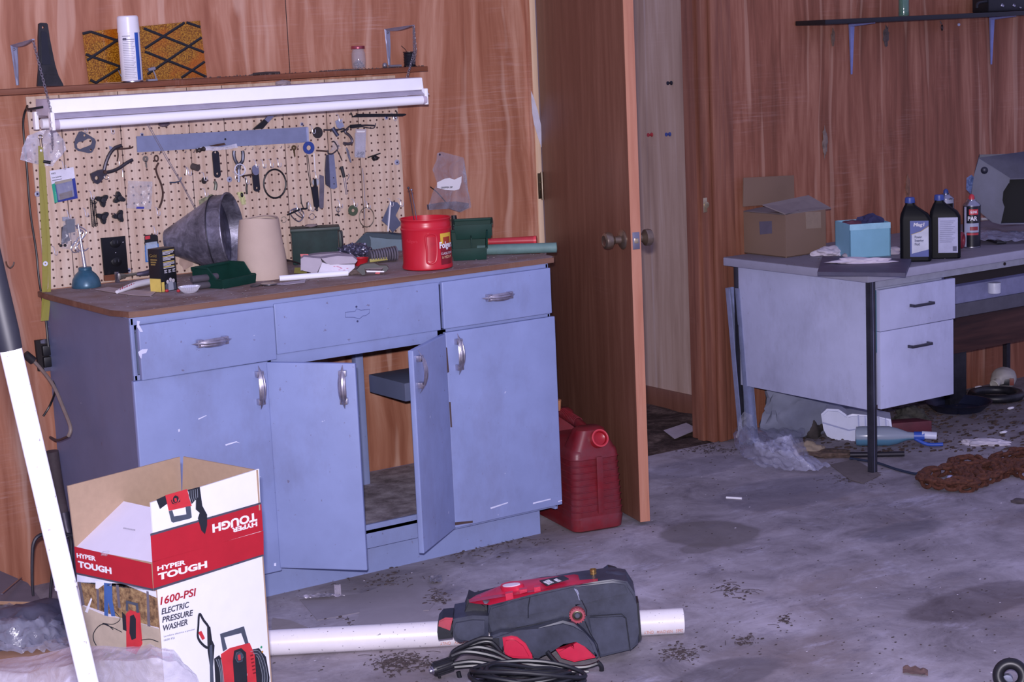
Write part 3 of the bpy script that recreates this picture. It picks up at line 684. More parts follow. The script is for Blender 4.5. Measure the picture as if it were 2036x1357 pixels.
# wire spool
o = V(onY(815, 131, ys).x, ys, SZ); e = T('wire_spool', 'small spool of black wire on the right end of the shelf', 'spool', o)
O('flange', MB().lathe(o, (0, 0, 1), [(.0215, 0), (.0215, .002)], 28), m_black, e); O('flange', MB().lathe(o, (0, 0, 1), [(.0215, .048), (.0215, .050)], 28), m_black, e)
O('winding', MB().lathe(o, (0, 0, 1), [(.019+.0009*(k % 2)+.0006*math.sin(k), .002+k*.0015) for k in range(31)], 28), M('#23242b', .35, .3, var=.3), e)
O('wire_end', MB().tube([o+V(-.01, 0, .05), o+V(-.016, -.002, .058), o+V(-.024, .0, .066), o+V(-.030, 0, .071)], .0009, 5, smooth=5), m_dark, e)
# bolt, dirt, foam
O('bolt', MB().blob((onY(765, 128, ys-.01).x, ys-.01, SZ+.009), (.009, .008, .009), 2, .1).tube([(onY(770, 130, ys).x, ys-.01, SZ+.005), (onY(795, 130, ys).x, ys-.008, SZ+.005)], .0042, 8), M('#8c8a96', .4, .5, var=.3), label='short dusty bolt lying at the foot of the right bracket', cat='bolt')
mb = MB(); rnd = random.Random(5)
for i in range(330):
    px = rnd.choice([rnd.gauss(665, 18), rnd.gauss(520, 14), rnd.gauss(690, 10), rnd.uniform(340, 840)]); y = rnd.uniform(WY-.10, WY-.01)
    mb.blob((onY(px, 150, WY-.05).x, y, SZ+.0008), tuple(rnd.uniform(.0008, .0038) for _ in range(3)), 1, .3, seed=i)
O('shelf_debris', mb, M('#5d4c4a', .9, var=.4), label='crumbs of dirt and droppings along the wall shelf', cat='debris', kind='stuff')
O('mud_nest', MB().blob(onY(562, 163, YF1+.03)-V(0, 0, .004), (.026, .012, .009), 3, .35, 4, 2.0), M('#8f7f80', .9), label='lump of dried mud stuck between shelf and shop light', cat='mud lump')
O('twig', MB().tube([(onY(495, 150, ys).x, ys-.03, SZ+.004), (onY(520, 150, ys).x, ys-.032, SZ+.006), (onY(548, 150, ys).x, ys-.03, SZ+.004)], .0042, 6), M('#3b2f2f', .9, var=.4), label='dark stick of dirt lying along the shelf', cat='stick')

# ---------------------------------------------------------------- pegboard
gx = [onY(px, 250, WY-.008).x for px in (122, 239, 376, 446, 564, 650, 713)]
def pegmat():
    n = N('pegboard'); X = n.xyz()
    f = n.noise(n.map((1, 1, .06)), 60, 4, .6); g = n.noise(n.map((1, 1, .15)), 14, 4, .6, .8)
    col = n.ramp(n.math('ADD', n.math('MULTIPLY', f, .5), n.math('MULTIPLY', g, .5)), [(.38, '#b89c89'), (.5, '#cdb4a2'), (.62, '#dac5b5')])
    P = .0254; d2 = None
    for ax, off in ((X[0], .006), (X[2], .004)):
        u = n.math('SUBTRACT', n.math('FRACT', n.math('DIVIDE', n.math('ADD', ax, off), P)), .5)
        u = n.math('MULTIPLY', u, P); u = n.math('MULTIPLY', u, u); d2 = u if d2 is None else n.math('ADD', d2, u)
    d = n.math('SQRT', d2); hole = n.math('LESS_THAN', d, .0032); rim = n.math('LESS_THAN', d, .0037)
    col = n.mix(n.math('MULTIPLY', rim, .5), col, '#8a6b5a'); col = n.mix(hole, col, '#4a3230')
    for x in gx:
        l_ = n.math('LESS_THAN', n.math('ABSOLUTE', n.math('SUBTRACT', X[0], x)), .0013); col = n.mix(n.math('MULTIPLY', l_, .9), col, '#3f2c2b')
    n.set(col=col, rough=.6, spec=.35); return n.m
pz = .914+.0015
pbl = [onY(46, 214, WY-.006), onY(94, 585, WY-.006)]
mb = MB().prism([V(1.925, WY-.008, 1.50), V(3.212, WY-.008, 1.50), V(3.222, WY-.008, 1.20), V(3.218, WY-.008, pz), V(1.935, WY-.008, pz)], (0, .0065, 0))
pb = O('pegboard', mb, pegmat(), label='tan grooved pegboard behind the bench hung with parts and tools', cat='pegboard', origin=(0, 0, 0))
m_wire = M('#d6d4e2', .3, .4, var=.05); m_wired = M('#6f6b78', .4, .7)
HK = []
def hook(px, py, L=.022, mat=m_wire, d=.020, name='peg_hook', lab='white wire peg hook in the pegboard', grp='wire hooks in the pegboard'):
    p = PEG.px(px, py)
    mb = MB().tube([p+V(0, .004, 0), p+V(0, -d*.5, 0), p+V(0, -d*.8, -.003), p+V(0, -d, -L*.6), p+V(0, -d*1.05, -L), p+V(.001, -d*1.4, -L-.003), p+V(.002, -d*1.75, -L), p+V(.002, -d*1.8, -L+.010)], .0013, 6, smooth=4)
    return O(name, mb, mat, label=lab, cat='hook', group=grp)
for px, py in ((163, 247), (216, 250), (120, 320), (130, 418), (164, 414), (176, 380), (307, 412), (369, 333), (400, 343), (302, 450), (103, 490), (503, 318), (517, 318), (532, 317), (547, 316), (462, 342), (484, 350), (402, 375),
               (585, 406), (612, 404), (669, 398), (698, 396), (724, 400), (770, 395), (790, 395), (622, 341), (668, 228), (776, 225), (615, 250)):
    hook(px, py)
# bundle of coat-hanger like dark hook wires
def dk(px, py, pts, r=.0014, lab='thin dark hook wire in the pegboard', name='wire_hook', mat=m_wired):
    return O(name, MB().tube([PEG.px(x, y, .012 if i else .0) for i, (x, y) in enumerate([(px, py)]+pts)], r, 6, smooth=3), mat, label=lab, cat='hook')
# nail-on plastic washers
gi = 0
for px, py, r, where in ((789, 323, .0095, 'on the right edge of the pegboard level with the black knot'), (456, 357, .0095, 'left of the white ring'), (74, 386, .0085, 'under the yellow strap near the left edge'), (600, 247, .006, 'above the right end of the grey bar'), (768, 234, .007, 'under the black bar at the top right'), (256, 538, .007, 'low beside the black outlet'), (282, 268, .006, 'above the left end of the grey bar')):
    p = PEG.px(px, py); ee = T('board_washer', 'round pale plastic washer '+where, 'washer', p)
    O('disc', MB().lathe(p, (0, -1, 0), [(0, 0), (r, 0), (r, .001), (r*.8, .002), (0, .0022)], 22), M('#9c9cb4', .4), ee); O('screw_head', MB().lathe(p+V(0, -.002, 0), (0, -1, 0), [(.0034, 0), (.002, .002), (0, .002)], 10), M('#2c3058', .4, .5), ee)
p = onY(787, 234, WY-.03); O('round_head_bolt', MB().tube([onY(780, 233, WY-.008), p], .0018, 6).blob(p, (.006, .006, .0065), 2, 0), M('#9b9aa8', .3, .8), label='round headed bolt just under the end of the black bar', cat='bolt')
# metal hanging rack strip
def PP(*pts): return list(pts)
rk = T('hook_strip', 'grey sheet metal strip with small hooks along its lower edge', 'tool strip', PEG.px(445, 300))
cut('strip', PEG, zE((-920, 435), (1965, 275), (1975, 535), (-905, 705)), .004, .004, M('#8b93b4', .4, .35, var=.08), rk)
cut('end_fold', PEG, zE((1950, 285), (1978, 280), (1990, 545), (1968, 545)), .004, .007, M('#b9bedb', .4, .3), rk)
for px in list(range(282, 400, 17))+[486, 500, 515, 528, 542, 557, 572, 590]:
    py = 308-(px-272)*.0492; a_ = PEG.px(px, py, .006)
    O('strip_hook', MB().tube([a_, a_+V(0, -.006, -.001), a_+V(0, -.010, .001), a_+V(0, -.011, .006)], .0012, 6), m_wired, rk)
O('screw_head', MB().lathe(PEG.px(448, 277, .008), (0, -1, 0), [(.0035, 0), (.0025, .002), (0, .002)], 12), m_dark, rk)
# gasket
gk = z3((562, 78), (582, 76), (600, 84), (672, 128), (682, 150), (675, 190), (655, 226), (632, 232), (555, 215), (532, 195), (528, 165), (535, 130))
slot = [PEG.px(x, y, .006) for x, y in z3((545, 168), (560, 152), (590, 147), (625, 128), (645, 130), (655, 150), (648, 170), (625, 182), (600, 190), (570, 203), (550, 195))]
mb = MB(); holes = [slot]+[circ_px(PEG, x, y, .0035, .006) for x, y in z3((600, 105), (645, 207))]
mb.prism(ppx(PEG, gk, .006), (0, .0025, 0), holes=holes)
O('gasket', mb, M('#4c4e62', .6), label='dark grey slotted metal gasket hanging on a wire hook', cat='gasket')
# black cover plate receptacle on the pegboard
pl = T('outlet', 'black duplex outlet plate low on the pegboard', 'outlet', PEG.px(230, 505))
cut('plate', PEG, zo(100, 400, 4.426)((447, 327), (662, 308), (690, 632), (478, 658)), 0, .007, M('#131318', .3), pl, bev=.002)
for py in (484, 521):
    q = onY(229.5 if py == 484 else 231.5, py, WY-.015)
    O('receptacle', MB().lathe(q, (0, -1, 0), [(.0165, 0), (.0165, .003), (.015, .0035), (0, .0035)], 24, sx=1, sy=.85, ref=(1, 0, 0)), M('#0c0c10', .35), pl)
    O('slot', MB().box(q.x-.007, q.x-.005, q.y-.0042, q.y-.003, q.z-.001, q.z+.008).box(q.x+.005, q.x+.007, q.y-.0042, q.y-.003, q.z-.001, q.z+.008), M('#3c3c48'), pl)
for px, py in ((230.5, 503), (245, 482)): O('screw', MB().lathe(onY(px, py, WY-.0155), (0, -1, 0), [(.002, 0), (0, .0015)], 10), m_steel, pl)
O('wood_spacer', MB().prism(ppx(PEG, z5((480, 655), (690, 632), (692, 655), (560, 700), (482, 705)), .012), (0, .011, 0)), m_shelf, label='brown wood spacer under the black outlet plate', cat='block')
# tie bundle
tb = T('cable_ties', 'bundle of black ridged cable ties hanging on the pegboard', 'cable ties', PEG.px(186, 415))
for i, (a_, b_) in enumerate((((640, 545), (655, 755)), ((655, 545), (664, 760)), ((668, 548), (672, 752)), ((675, 570), (690, 748)), ((648, 560), (682, 755)))):
    p, q = ppx(PEG, z3(a_, b_), .006+.004*(i % 3)); d = (q-p)
    O('cable_tie', MB().tube([p+d*(k/28) for k in range(29)], lambda t_: .0021+.0007*(int(t_*28) % 2), 6, flat=.6), m_black, tb)
O('tie_head', MB().ring(PEG.px(188, 400, .012), (0, -1, 0), .008, .0016), m_black, tb)
# four three-armed knobs
def tri(px, py, r, rot, lab, tail=False):
    e = T('three_arm_knob', lab, 'knob', PEG.px(px, py)); c = PEG.px(px, py, .010); pts = []
    for k in range(36):
        a = k*math.tau/36; rr = r*(.46+.54*max(0, math.cos(1.5*((a-rot+math.pi/3) % (math.tau/3)-math.pi/3)))**3); pts.append(c+V(math.cos(a)*rr, 0, math.sin(a)*rr))
    O('body', MB().prism([p+V(0, -.008, 0) for p in pts], (0, .014, 0), bev=.0015), m_black, e); O('boss', MB().lathe(c+V(0, -.008, 0), (0, -1, 0), [(r*.42, 0), (r*.36, .006), (0, .007)], 20), m_blackp, e)
    if tail: O('stud', MB().tube([c+V(-r*.5, -.01, r*.25), c+V(-r*1.0, -.012, r*.55)], .002, 8), m_steel, e)
tri(203, 398, .022, math.radians(-85), 'black three-arm knob, upper left of the four'); tri(236, 394, .021, math.radians(95), 'black three-arm knob with a silver stud, upper right of the four', True)
tri(204, 432, .022, math.radians(-85), 'black three-arm knob, lower left of the four'); tri(236, 430, .021, math.radians(60), 'black three-arm knob with a silver stud, lower right of the four', True)
# clear plastic bag material & helper
def clearm(col='#c9cad8', a=.32, name='clear_plastic', bmp=.5):
    n = N(name); f = n.noise(n.co, 22, 5, .65, .8); n.set(col=col, rough=.16, alpha=n.ramp(f, [(.35, a*.55), (.6, a), (.78, min(1, a*2.4))]), spec=.9)
    n.bump(f, .01, bmp); return n.m
m_clear = clearm()
def film(pl, pts, off, amp, mat, parent, name='film', n=26, seed=0, th=.0006, **k):
    # crumpled sheet of film with the given outline, standing off a plane
    P_ = [pl.ab(pl.px(x, y)) for x, y in pts]; xs = [p[0] for p in P_]; ys_ = [p[1] for p in P_]
    mb = MB(); b = mb.b; f = b.faces.new([b.verts.new((p[0], 0, p[1])) for p in P_])
    bmesh.ops.triangulate(b, faces=[f]); L = max(max(xs)-min(xs), max(ys_)-min(ys_))
    for _ in range(5):
        es = [e for e in b.edges if e.calc_length() > L/n]
        if not es: break
        bmesh.ops.subdivide_edges(b, edges=es, cuts=1); bmesh.ops.triangulate(b, faces=b.faces[:])
    for v in b.verts:
        q = Vector((v.co.x, v.co.z, seed))*(4/L); h = (1-abs(noise.noise(q*.9))*2.2)*.7+.3*noise.noise(q*1.6)
        v.co = pl.at(v.co.x, v.co.z, off+amp*h)
    return O(name, mb, mat, parent, ang=25, **k)
m_print = M('#3a3a48', .6)
# bag with yellow strap
film(PEG, z3((175, 105), (300, 60), (345, 45), (400, 100), (440, 150), (450, 205), (370, 290), (350, 325), (200, 300), (120, 275), (135, 190)), .022, .012, clearm('#e0def0', .62, 'milky_plastic'), None, 'plastic_bag', label='crumpled milky plastic bag hung at the top left of the pegboard', cat='bag')
st = T('yellow_strap', 'long translucent yellow strap hanging from a snap clip', 'strap', PEG.px(90, 300))
def strapm():
    n = N('yellow_vinyl'); n.set(col='#aaa450', rough=.3, alpha=.62); return n.m
SP = Pl((0, WY-.05, 0), (1, 0, 0))
cut('strap', SP, z3((272, 180), (303, 180), (318, 330), (335, 600), (345, 900), (340, 1150), (325, 1350), (292, 1420), (300, 1200), (300, 900), (285, 620), (278, 400)), 0, .0018, strapm(), st)
cut('strap_fold', SP, z3((285, 330), (322, 330), (360, 900), (362, 1240), (345, 1420), (290, 1425), (310, 1300), (345, 1180), (338, 900), (320, 620)), .010, .0015, strapm(), st)
p = SP.px(z3((291, 160))[0][0], z3((291, 160))[0][1]); O('snap_clip', MB().tube([p+V(0, 0, -.012), p+V(0, 0, .012)], .0042, 10).ring(p+V(0, 0, .018), (0, -1, 0), .006, .0016), m_brassd, st)
O('grommet', MB().disc(SP.px(*z3((321, 1016))[0], .012), (0, -1, 0), .0075, .002, .0026), M('#d5d8e6', .4), st)
O('rivet', MB().lathe(SP.px(*z3((292, 213))[0], .002), (0, -1, 0), [(.004, 0), (0, .003)], 12), m_white, st)
O('pin', MB().tube([SP.px(*z3((308, 290))[0], .01), SP.px(*z3((360, 298))[0], .02)], .0045, 10), M('#33333b', .3, .8), label='short dark metal pin stuck across the plastic bag', cat='pin')
# P352 card
c = T('blister_card', 'white and blue needle valve card printed P352 on the pegboard', 'card pack', PEG.px(125, 370))
BP = Pl((0, WY-.022, 0), V(1, 0, 0)); q4 = z3((352, 358), (522, 330), (553, 552), (388, 585))
def quadpt(q, u, v, pl, off):     # bilinear inside a pixel quad TL,TR,BR,BL
    x = (q[0][0]*(1-u)+q[1][0]*u)*(1-v)+(q[3][0]*(1-u)+q[2][0]*u)*v; y = (q[0][1]*(1-u)+q[1][1]*u)*(1-v)+(q[3][1]*(1-u)+q[2][1]*u)*v
    return pl.px(x, y, off)
def qp(q, us, off, th, mat, parent, name, pl, **k):
    return O(name, MB().prism([quadpt(q, u, v, pl, off+th) for u, v in us], -pl.n*th), mat, parent, **k)
qp(q4, [(0, 0), (1, 0), (1, 1), (0, 1)], 0, .0012, M('#dddcec', .5), c, 'card', BP)
qp(q4, [(.14, .40), (1, .35), (1, 1), (.14, 1)], .0012, .0004, M('#2c3a8c', .4), c, 'blue_field', BP, label='blue printed field')
qp(q4, [(0, .42), (.14, .40), (.14, 1), (0, 1)], .0012, .0004, M('#2ea182', .4), c, 'green_edge', BP, label='green printed edge')
qp(q4, [(.14, .36), (.86, .34), (.86, .42), (.14, .45)], .0016, .0005, M('#9c9488', .5), c, 'grey_band', BP)
qp(q4, [(.25, .75), (.8, .72), (.8, .92), (.25, .95)], .0016, .0005, M('#5c4a3a', .5), c, 'needle_picture', BP)
O('blister', MB().prism([quadpt(q4, u, v, BP, .010) for u, v in ((.2, .45), (.88, .42), (.88, .92), (.2, .95))], (0, .008, 0), bev=.002), m_clear, c)
r_ = (quadpt(q4, 1, 0, BP, 0)-quadpt(q4, 0, 0, BP, 0)).normalized(); u_ = V(-r_.z*0, 0, 1)
text('P352', quadpt(q4, .05, .12, BP, .0014), r_, u_, m_print, c, h=.0050, bold=.02); text('Scraper Needle Valve', quadpt(q4, .05, .245, BP, .0014), r_, u_, m_print, c, h=.0040, w=.030, bold=.02)
[qp(q4, [(.05, .30+.035*k_), (.45-.1*k_, .295+.035*k_), (.45-.1*k_, .312+.035*k_), (.05, .317+.035*k_)], .0012, .0003, m_print, c, 'print_line', BP) for k_ in range(1)]
text('COMPATIBLES', quadpt(q4, .10, .97, BP, .0019), u_, -r_, M('#8fd0bf'), c, h=.0028, w=.030)
# small clear bag
pb2 = T('parts_bag', 'small clear zip bag with a blue strip hung right of the black knobs', 'bag', PEG.px(275, 390))
film(PEG, z3((895, 425), (1070, 432), (1062, 630), (885, 620)), .012, .006, clearm('#cfd0de', .42, 'zip_bag'), pb2, 'bag')
cut('blue_strip', PEG, z3((970, 612), (1025, 612), (1022, 626), (968, 626)), .020, .001, M('#3a3fa0', .4), pb2)
# S-shaped rusty strap tool
def wire(name, pts, r, mat, lab, cat='tool', off=.012, sm=4, seg=8, parent=None, flat=1.0, closed=False):
    return O(name, MB().tube([PEG.px(x, y, off) for x, y in pts], r, seg, smooth=sm, flat=flat, closed=closed), mat, parent, label=lab, cat=None if parent else cat)
m_rust = M('#4f3a36', .7, .4, var=.3, sc_=60); m_iron = M('#4a4650', .45, .7, var=.25); m_chr = M('#a5a3b2', .25, .9, var=.15)
wire('brake_spoon', z3((1125, 300), (1108, 340), (1118, 390), (1140, 440), (1155, 500), (1152, 560), (1130, 622)), .0052, m_rust, 'curved rusty flat bar hanging from the grey strip', flat=.5)
O('brake_spoon_ring', MB().ring(PEG.px(*z3((1110, 268))[0], .013), (0, -1, 0), .0085, .0026, sx=.75), m_rust, label='rusty loop above the curved rusty bar', cat='ring')
# pliers
pr = T('pliers', 'open brown-grey pliers hanging on the pegboard', 'pliers', PEG.px(215, 320))
wire('handle', z3((740, 350), (752, 300), (780, 235), (815, 195), (862, 178)), .0058, m_iron, None, parent=pr); wire('handle', z3((735, 372), (800, 358), (850, 335), (900, 300), (942, 278)), .0055, m_iron, None, parent=pr)
cut('jaw', PEG, z3((645, 378), (700, 352), (740, 345), (770, 362), (750, 395), (712, 440), (695, 452), (670, 440), (655, 418)), .006, .010, m_iron, pr, holes=[(688/3.571, 240+408/3.571, .0065)], bev=.001)
O('pivot', MB().lathe(PEG.px(*z3((745, 365))[0], .016), (0, -1, 0), [(.006, 0), (.005, .003), (0, .003)], 14), m_rust, pr); O('spring', MB().ring(PEG.px(*z3((755, 402))[0], .015), (0, -1, 0), .007, .0012), m_chr, pr)
kb = T('keys', 'two small worn keys hanging behind the pliers', 'keys', PEG.px(232, 305))
wire('key', z3((835, 200), (838, 250), (832, 290)), .004, m_rust, None, parent=kb, flat=.4); wire('hook_bar', z3((790, 205), (880, 200), (935, 192), (942, 182)), .0026, m_rust, None, parent=kb)
cut('key_tag', PEG, z3((775, 180), (800, 188), (812, 220), (780, 218)), .012, .001, M('#a9adc2', .4, .6), kb)
wire('wire_hook', z3((848, 292), (850, 320), (870, 350), (872, 400)), .0012, m_chr, 'thin bright wire hanging below the pliers handles', 'hook')
# key on the strip
def key(px, py, L, mat, lab, r=.0095):
    e = T('key', lab, 'key', PEG.px(px, py)); c = PEG.px(px, py, .014)
    O('bow', MB().disc(c, (0, -1, 0), r, .002, r*.28, 20), mat, e)
    O('blade', MB().prism([c+V(-.0028, -.002, -r*.8), c+V(.003, -.002, -r*.8), c+V(.0036, -.002, -L), c+V(.001, -.002, -L-.004), c+V(-.002, -.002, -L*.85), c+V(-.0012, -.002, -L*.7), c+V(-.0026, -.002, -L*.6)], (0, .0018, 0)), mat, e)
    return e
key(289, 316, .026, M('#8f8779', .35, .8), 'dull silver key under the left end of the grey strip'); key(584, 294, .028, M('#6e5c3e', .35, .8), 'brown brass key under the right end of the grey strip', .0088)
# clip with two keys right
def bar(name, pts, mat, lab, holes=(), th=.004, off=.010, cat='bar', parent=None, bev=.0006): return cut(name, PEG, pts, off, th, mat, parent, holes=holes, bev=bev if not holes else 0, label=lab, cat=None if parent else cat)
def rbar(a, b, w, n=8):          # rounded-end bar outline in pixels
    ax, ay = a; bx, by = b; L = math.hypot(bx-ax, by-ay); dx, dy = (bx-ax)/L, (by-ay)/L; t0 = math.atan2(dy, dx); out = []
    for k in range(n+1): t_ = t0-math.pi/2+math.pi*k/n; out.append((bx+math.cos(t_)*w/2, by+math.sin(t_)*w/2))
    for k in range(n+1): t_ = t0+math.pi/2+math.pi*k/n; out.append((ax+math.cos(t_)*w/2, ay+math.sin(t_)*w/2))
    return out
m_gun = M('#2c2d38', .45, .5, var=.12)
bar('link_bar', rbar((429, 306), (432.5, 347), 13.5), m_gun, 'dark flat bar with a hole at each end under the strip', [(428.5, 303, .0036), (432.3, 345.5, .0036)])
bar('link_bar', rbar((507.5, 339), (511, 375), 13), m_gun, 'dark flat bar left of the large black O-ring', [(511, 374, .0036)])
bar('link_plate', rbar((508, 335), (509, 342), 13), M('#8486a0', .4, .5), 'small grey clip over the dark bar beside the O-ring', off=.016, th=.003)
# U shackle, white ring, bolt
sk_ = T('pipe_clamp', 'grey steel U shaped clamp hanging in the white ring', 'clamp', PEG.px(473, 320))
wire('yoke', zY((645, 150), (640, 210), (660, 290), (690, 345), (700, 400)), .0058, M('#565765', .4, .7), None, parent=sk_); wire('yoke', zY((770, 150), (778, 210), (770, 300), (735, 350), (712, 395)), .006, M('#4c4d5a', .4, .7), None, parent=sk_, off=.02)
wire('bolt', zY((712, 400), (716, 500), (714, 620)), .0052, M('#5a5c6c', .35, .8), None, parent=sk_, off=.02, sm=0)
O('nut', MB().lathe(PEG.px(*zY((714, 410))[0], .02)+V(0, 0, .003), (0, 0, -1), [(.0075, 0), (.0075, .007)], 6), M('#5a5c6c', .35, .8), sk_)
O('white_ring', MB().ring(PEG.px(*zY((733, 435))[0], .030), (0, -1, .1), .0180, .0021), M('#cfcfe0', .35), label='white plastic ring around the steel clamp', cat='ring')
O('o_ring', MB().ring(PEG.px(546.5, 365.5, .026), (0, -1, 0), .0465, .0030, sx=.86), m_black, label='large black rubber O-ring hung on three hooks', cat='ring')
wire('hinge_pin', zY((760, 530), (900, 512), (1000, 492)), .0030, m_rust, 'thin rusty rod pointing right from the white ring', 'rod')
wire('small_pliers', zY((815, 560), (835, 640), (830, 720), (838, 800)), .0034, M('#2b2b2b', .5, .5), 'small black and silver snips below the white ring')
# knobs left centre
O('rubber_stopper', MB().tube([PEG.px(*zY((20, 385))[0], .008), PEG.px(*zY((105, 410))[0], .030)], .0105, 20), M('#4e4545', .6), label='round brown rubber stopper on the pegboard', cat='stopper')
O('fibre_washer', MB().disc(PEG.px(*zY((190, 598))[0], .012), (.3, -1, 0), .0105, .003, .0018), M('#2c2829', .6), label='small black disc on a wire hook below the rubber stopper', cat='washer')
wire('wire_hook', z3((1312, 320), (1325, 345), (1322, 385), (1330, 362)), .0011, m_chr, 'empty bright wire hook right of the long thin rod', 'hook')
wire('hex_key', z3((1205, 440), (1240, 440), (1280, 430), (1288, 402)), .0022, M('#55607a', .4, .7), 'small bent hex key hanging left of the rubber stopper', off=.01, sm=0)
# long thin rod hanging diagonally
wire('long_rod', z3((1030, 0), (1180, 270), (1290, 450), (1400, 660)), .0011, m_chr, 'long thin wire rod crossing the pegboard diagonally', 'rod', off=.045, sm=0); wire('long_rod', z3((1042, 0), (1195, 275), (1300, 455), (1408, 655)), .0009, m_chr, 'second thin rod hanging close beside the diagonal rod', 'rod', off=.05, sm=0)
# black grenade-like pull (fishing reel clip)
O('hose_nozzle', MB().tube([PEG.px(*z3((1345, 660))[0], .012), PEG.px(*z3((1348, 690))[0], .014), PEG.px(*z3((1355, 730))[0], .014), PEG.px(*z3((1345, 790))[0], .012)], lambda t_: .0055+.0035*math.sin(t_*9), 12, smooth=4), m_blackp, label='black rubber bulb tool hanging left of the big funnel', cat='tool')
# pouch with yellow top behind funnel
pouch = T('cleaning_tool', 'dirty yellow and white stained pouch behind the funnel rim', 'pouch', PEG.px(420, 395))
film(PEG, zY((80, 890), (200, 830), (290, 790), (300, 1000), (180, 1080), (110, 1020)), .014, .006, M('#8b8a70', .7), pouch, 'cloth')
O('clip', MB().tube([PEG.px(*p, .02) for p in zY((350, 610), (372, 660), (360, 740))], .0055, 10, smooth=3), M('#7d7f72', .4, .5), pouch)
film(PEG, zY((650, 770), (740, 760), (780, 860), (790, 950), (730, 960), (690, 860)), .014, .004, M('#c0c08a', .6), pouch, 'yellow_patch')
O('ear_bud', MB().blob(PEG.px(*zY((762, 815))[0], .02), (.0045, .004, .008), 2, 0), m_black, pouch)
# blade with handle (upper middle, partly under the light)
kn = T('brush', 'paint brush with a black handle and silver ferrule above the grey strip', 'brush', PEG.px(525, 245))
bar('handle', zE((1045, 318), (1240, 150), (1300, 205), (1215, 305)), m_black, None, parent=kn, th=.008); bar('ferrule', zE((1240, 150), (1290, 95), (1400, 90), (1305, 205)), m_chr, None, parent=kn, th=.006)
bar('bristles', zE((1330, 60), (1480, 60), (1400, 110), (1360, 150)), M('#9a8a80', .8), None, parent=kn, th=.005)
# tape wrapped bundle
film(PEG, zY((40, 120), (120, 90), (240, 80), (420, 90), (640, 40), (660, 100), (560, 120), (300, 150), (240, 140), (60, 150)), .018, .003, clearm('#e8e8fa', .7, 'tape_film'), None, 'crumpled_wrapper', label='crumpled clear and blue wrapper stuck on the grey strip', cat='wrapper')
O('hose_fitting', MB().tube([PEG.px(*zY((80, 150))[0], .03), PEG.px(*zY((130, 140))[0], .03), PEG.px(*zY((200, 118))[0], .026)], lambda t_: .0062+.0018*math.cos(t_*14), 12, smooth=5), M('#3d3433', .5, .4), label='small dark brass fitting on the left of the wrapper', cat='fitting')
cut('leaf_spring', PEG, zY((270, 75), (430, 45), (500, 32), (520, 60), (400, 85), (300, 85)), .02, .003, m_rust, label='rusty flat spring lying above the wrapper', cat='spring')
# right group -----------------------------------------------------
O('grinding_disc', MB().disc(PEG.px(*zX((385, 330))[0], .018), (0, -1, 0), .0185, .003, .0018, 36), M('#2b262b', .6), label='black flat disc upper right of the grey strip', cat='disc')
O('blue_washer', MB().disc(PEG.px(*zX((250, 558))[0], .020), (0, -1, 0), .0205, .004, .0085, 36), M('#2f4590', .4), label='dark blue ring washer at the right end of the strip', cat='washer')
ch = T('drill_chuck', 'grey chuck with a rod left of the small silver padlock plate', 'chuck', PEG.px(668, 262))
wire('rod', zX((480, 290), (560, 292), (700, 285), (790, 268)), .0028, M('#57535e', .45, .7), None, parent=ch); O('chuck', MB().tube([PEG.px(*zX((610, 260))[0], .02), PEG.px(*zX((650, 320))[0], .024), PEG.px(*zX((690, 378))[0], .026)], lambda t_: .008 if t_ < .5 else .0066, 14), M('#4d5068', .4, .6), ch)
bar('padlock_plate', zX((655, 160), (720, 125), (745, 140), (790, 235), (720, 275), (680, 250)), M('#a9b0cc', .35, .5), 'small tilted silver plate with a screw under the light', holes=[(580+720/7.541, 220+180/7.541, .0015)], th=.003, cat='plate')
cd_ = T('caliper_clamp', 'rusty C shaped clamp with a dark arm at the upper right', 'clamp', PEG.px(700, 262))
wire('arm', zX((740, 320), (820, 280), (870, 235), (960, 230), (1100, 220), (1240, 225)), .0030, m_iron, None, parent=cd_, off=.02); bar('grip', zX((890, 212), (1045, 200), (1050, 250), (890, 268)), m_black, None, parent=cd_, th=.008, off=.018)
wire('arm', zX((1050, 240), (1150, 260), (1235, 258), (1260, 190)), .0018, m_iron, None, parent=cd_, off=.022)
wire('jaw', zX((840, 270), (800, 320), (860, 370), (900, 430), (900, 480), (850, 500), (775, 490)), .0050, M('#6b6570', .35, .7), None, parent=cd_, off=.018)
# hook group near 660,300
sr = T('shackle', 'silver snap shackle with a dark key above the box cutter', 'shackle', PEG.px(663, 300))
film(PEG, zX((590, 440), (640, 450), (690, 560), (600, 590), (530, 620)), .018, .004, m_clear, sr, 'plastic_tag'); wire('ring', zX((540, 590), (545, 640), (600, 650), (660, 610), (690, 560), (640, 470), (600, 470)), .0024, m_iron, None, parent=sr, off=.02)
wire('key', zX((680, 590), (720, 670), (755, 750)), .0032, m_iron, None, parent=sr, off=.02, flat=.4); wire('rod', zX((370, 600), (460, 605), (540, 612)), .0026, m_rust, None, parent=sr, off=.02)
wire('oval_ring', zX((820, 560), (850, 620), (870, 700), (885, 765), (880, 770), (850, 690), (830, 620)), .0022, M('#8a8ca0', .3, .8), 'narrow oval steel ring left of the clear screw pack', 'ring', closed=True)
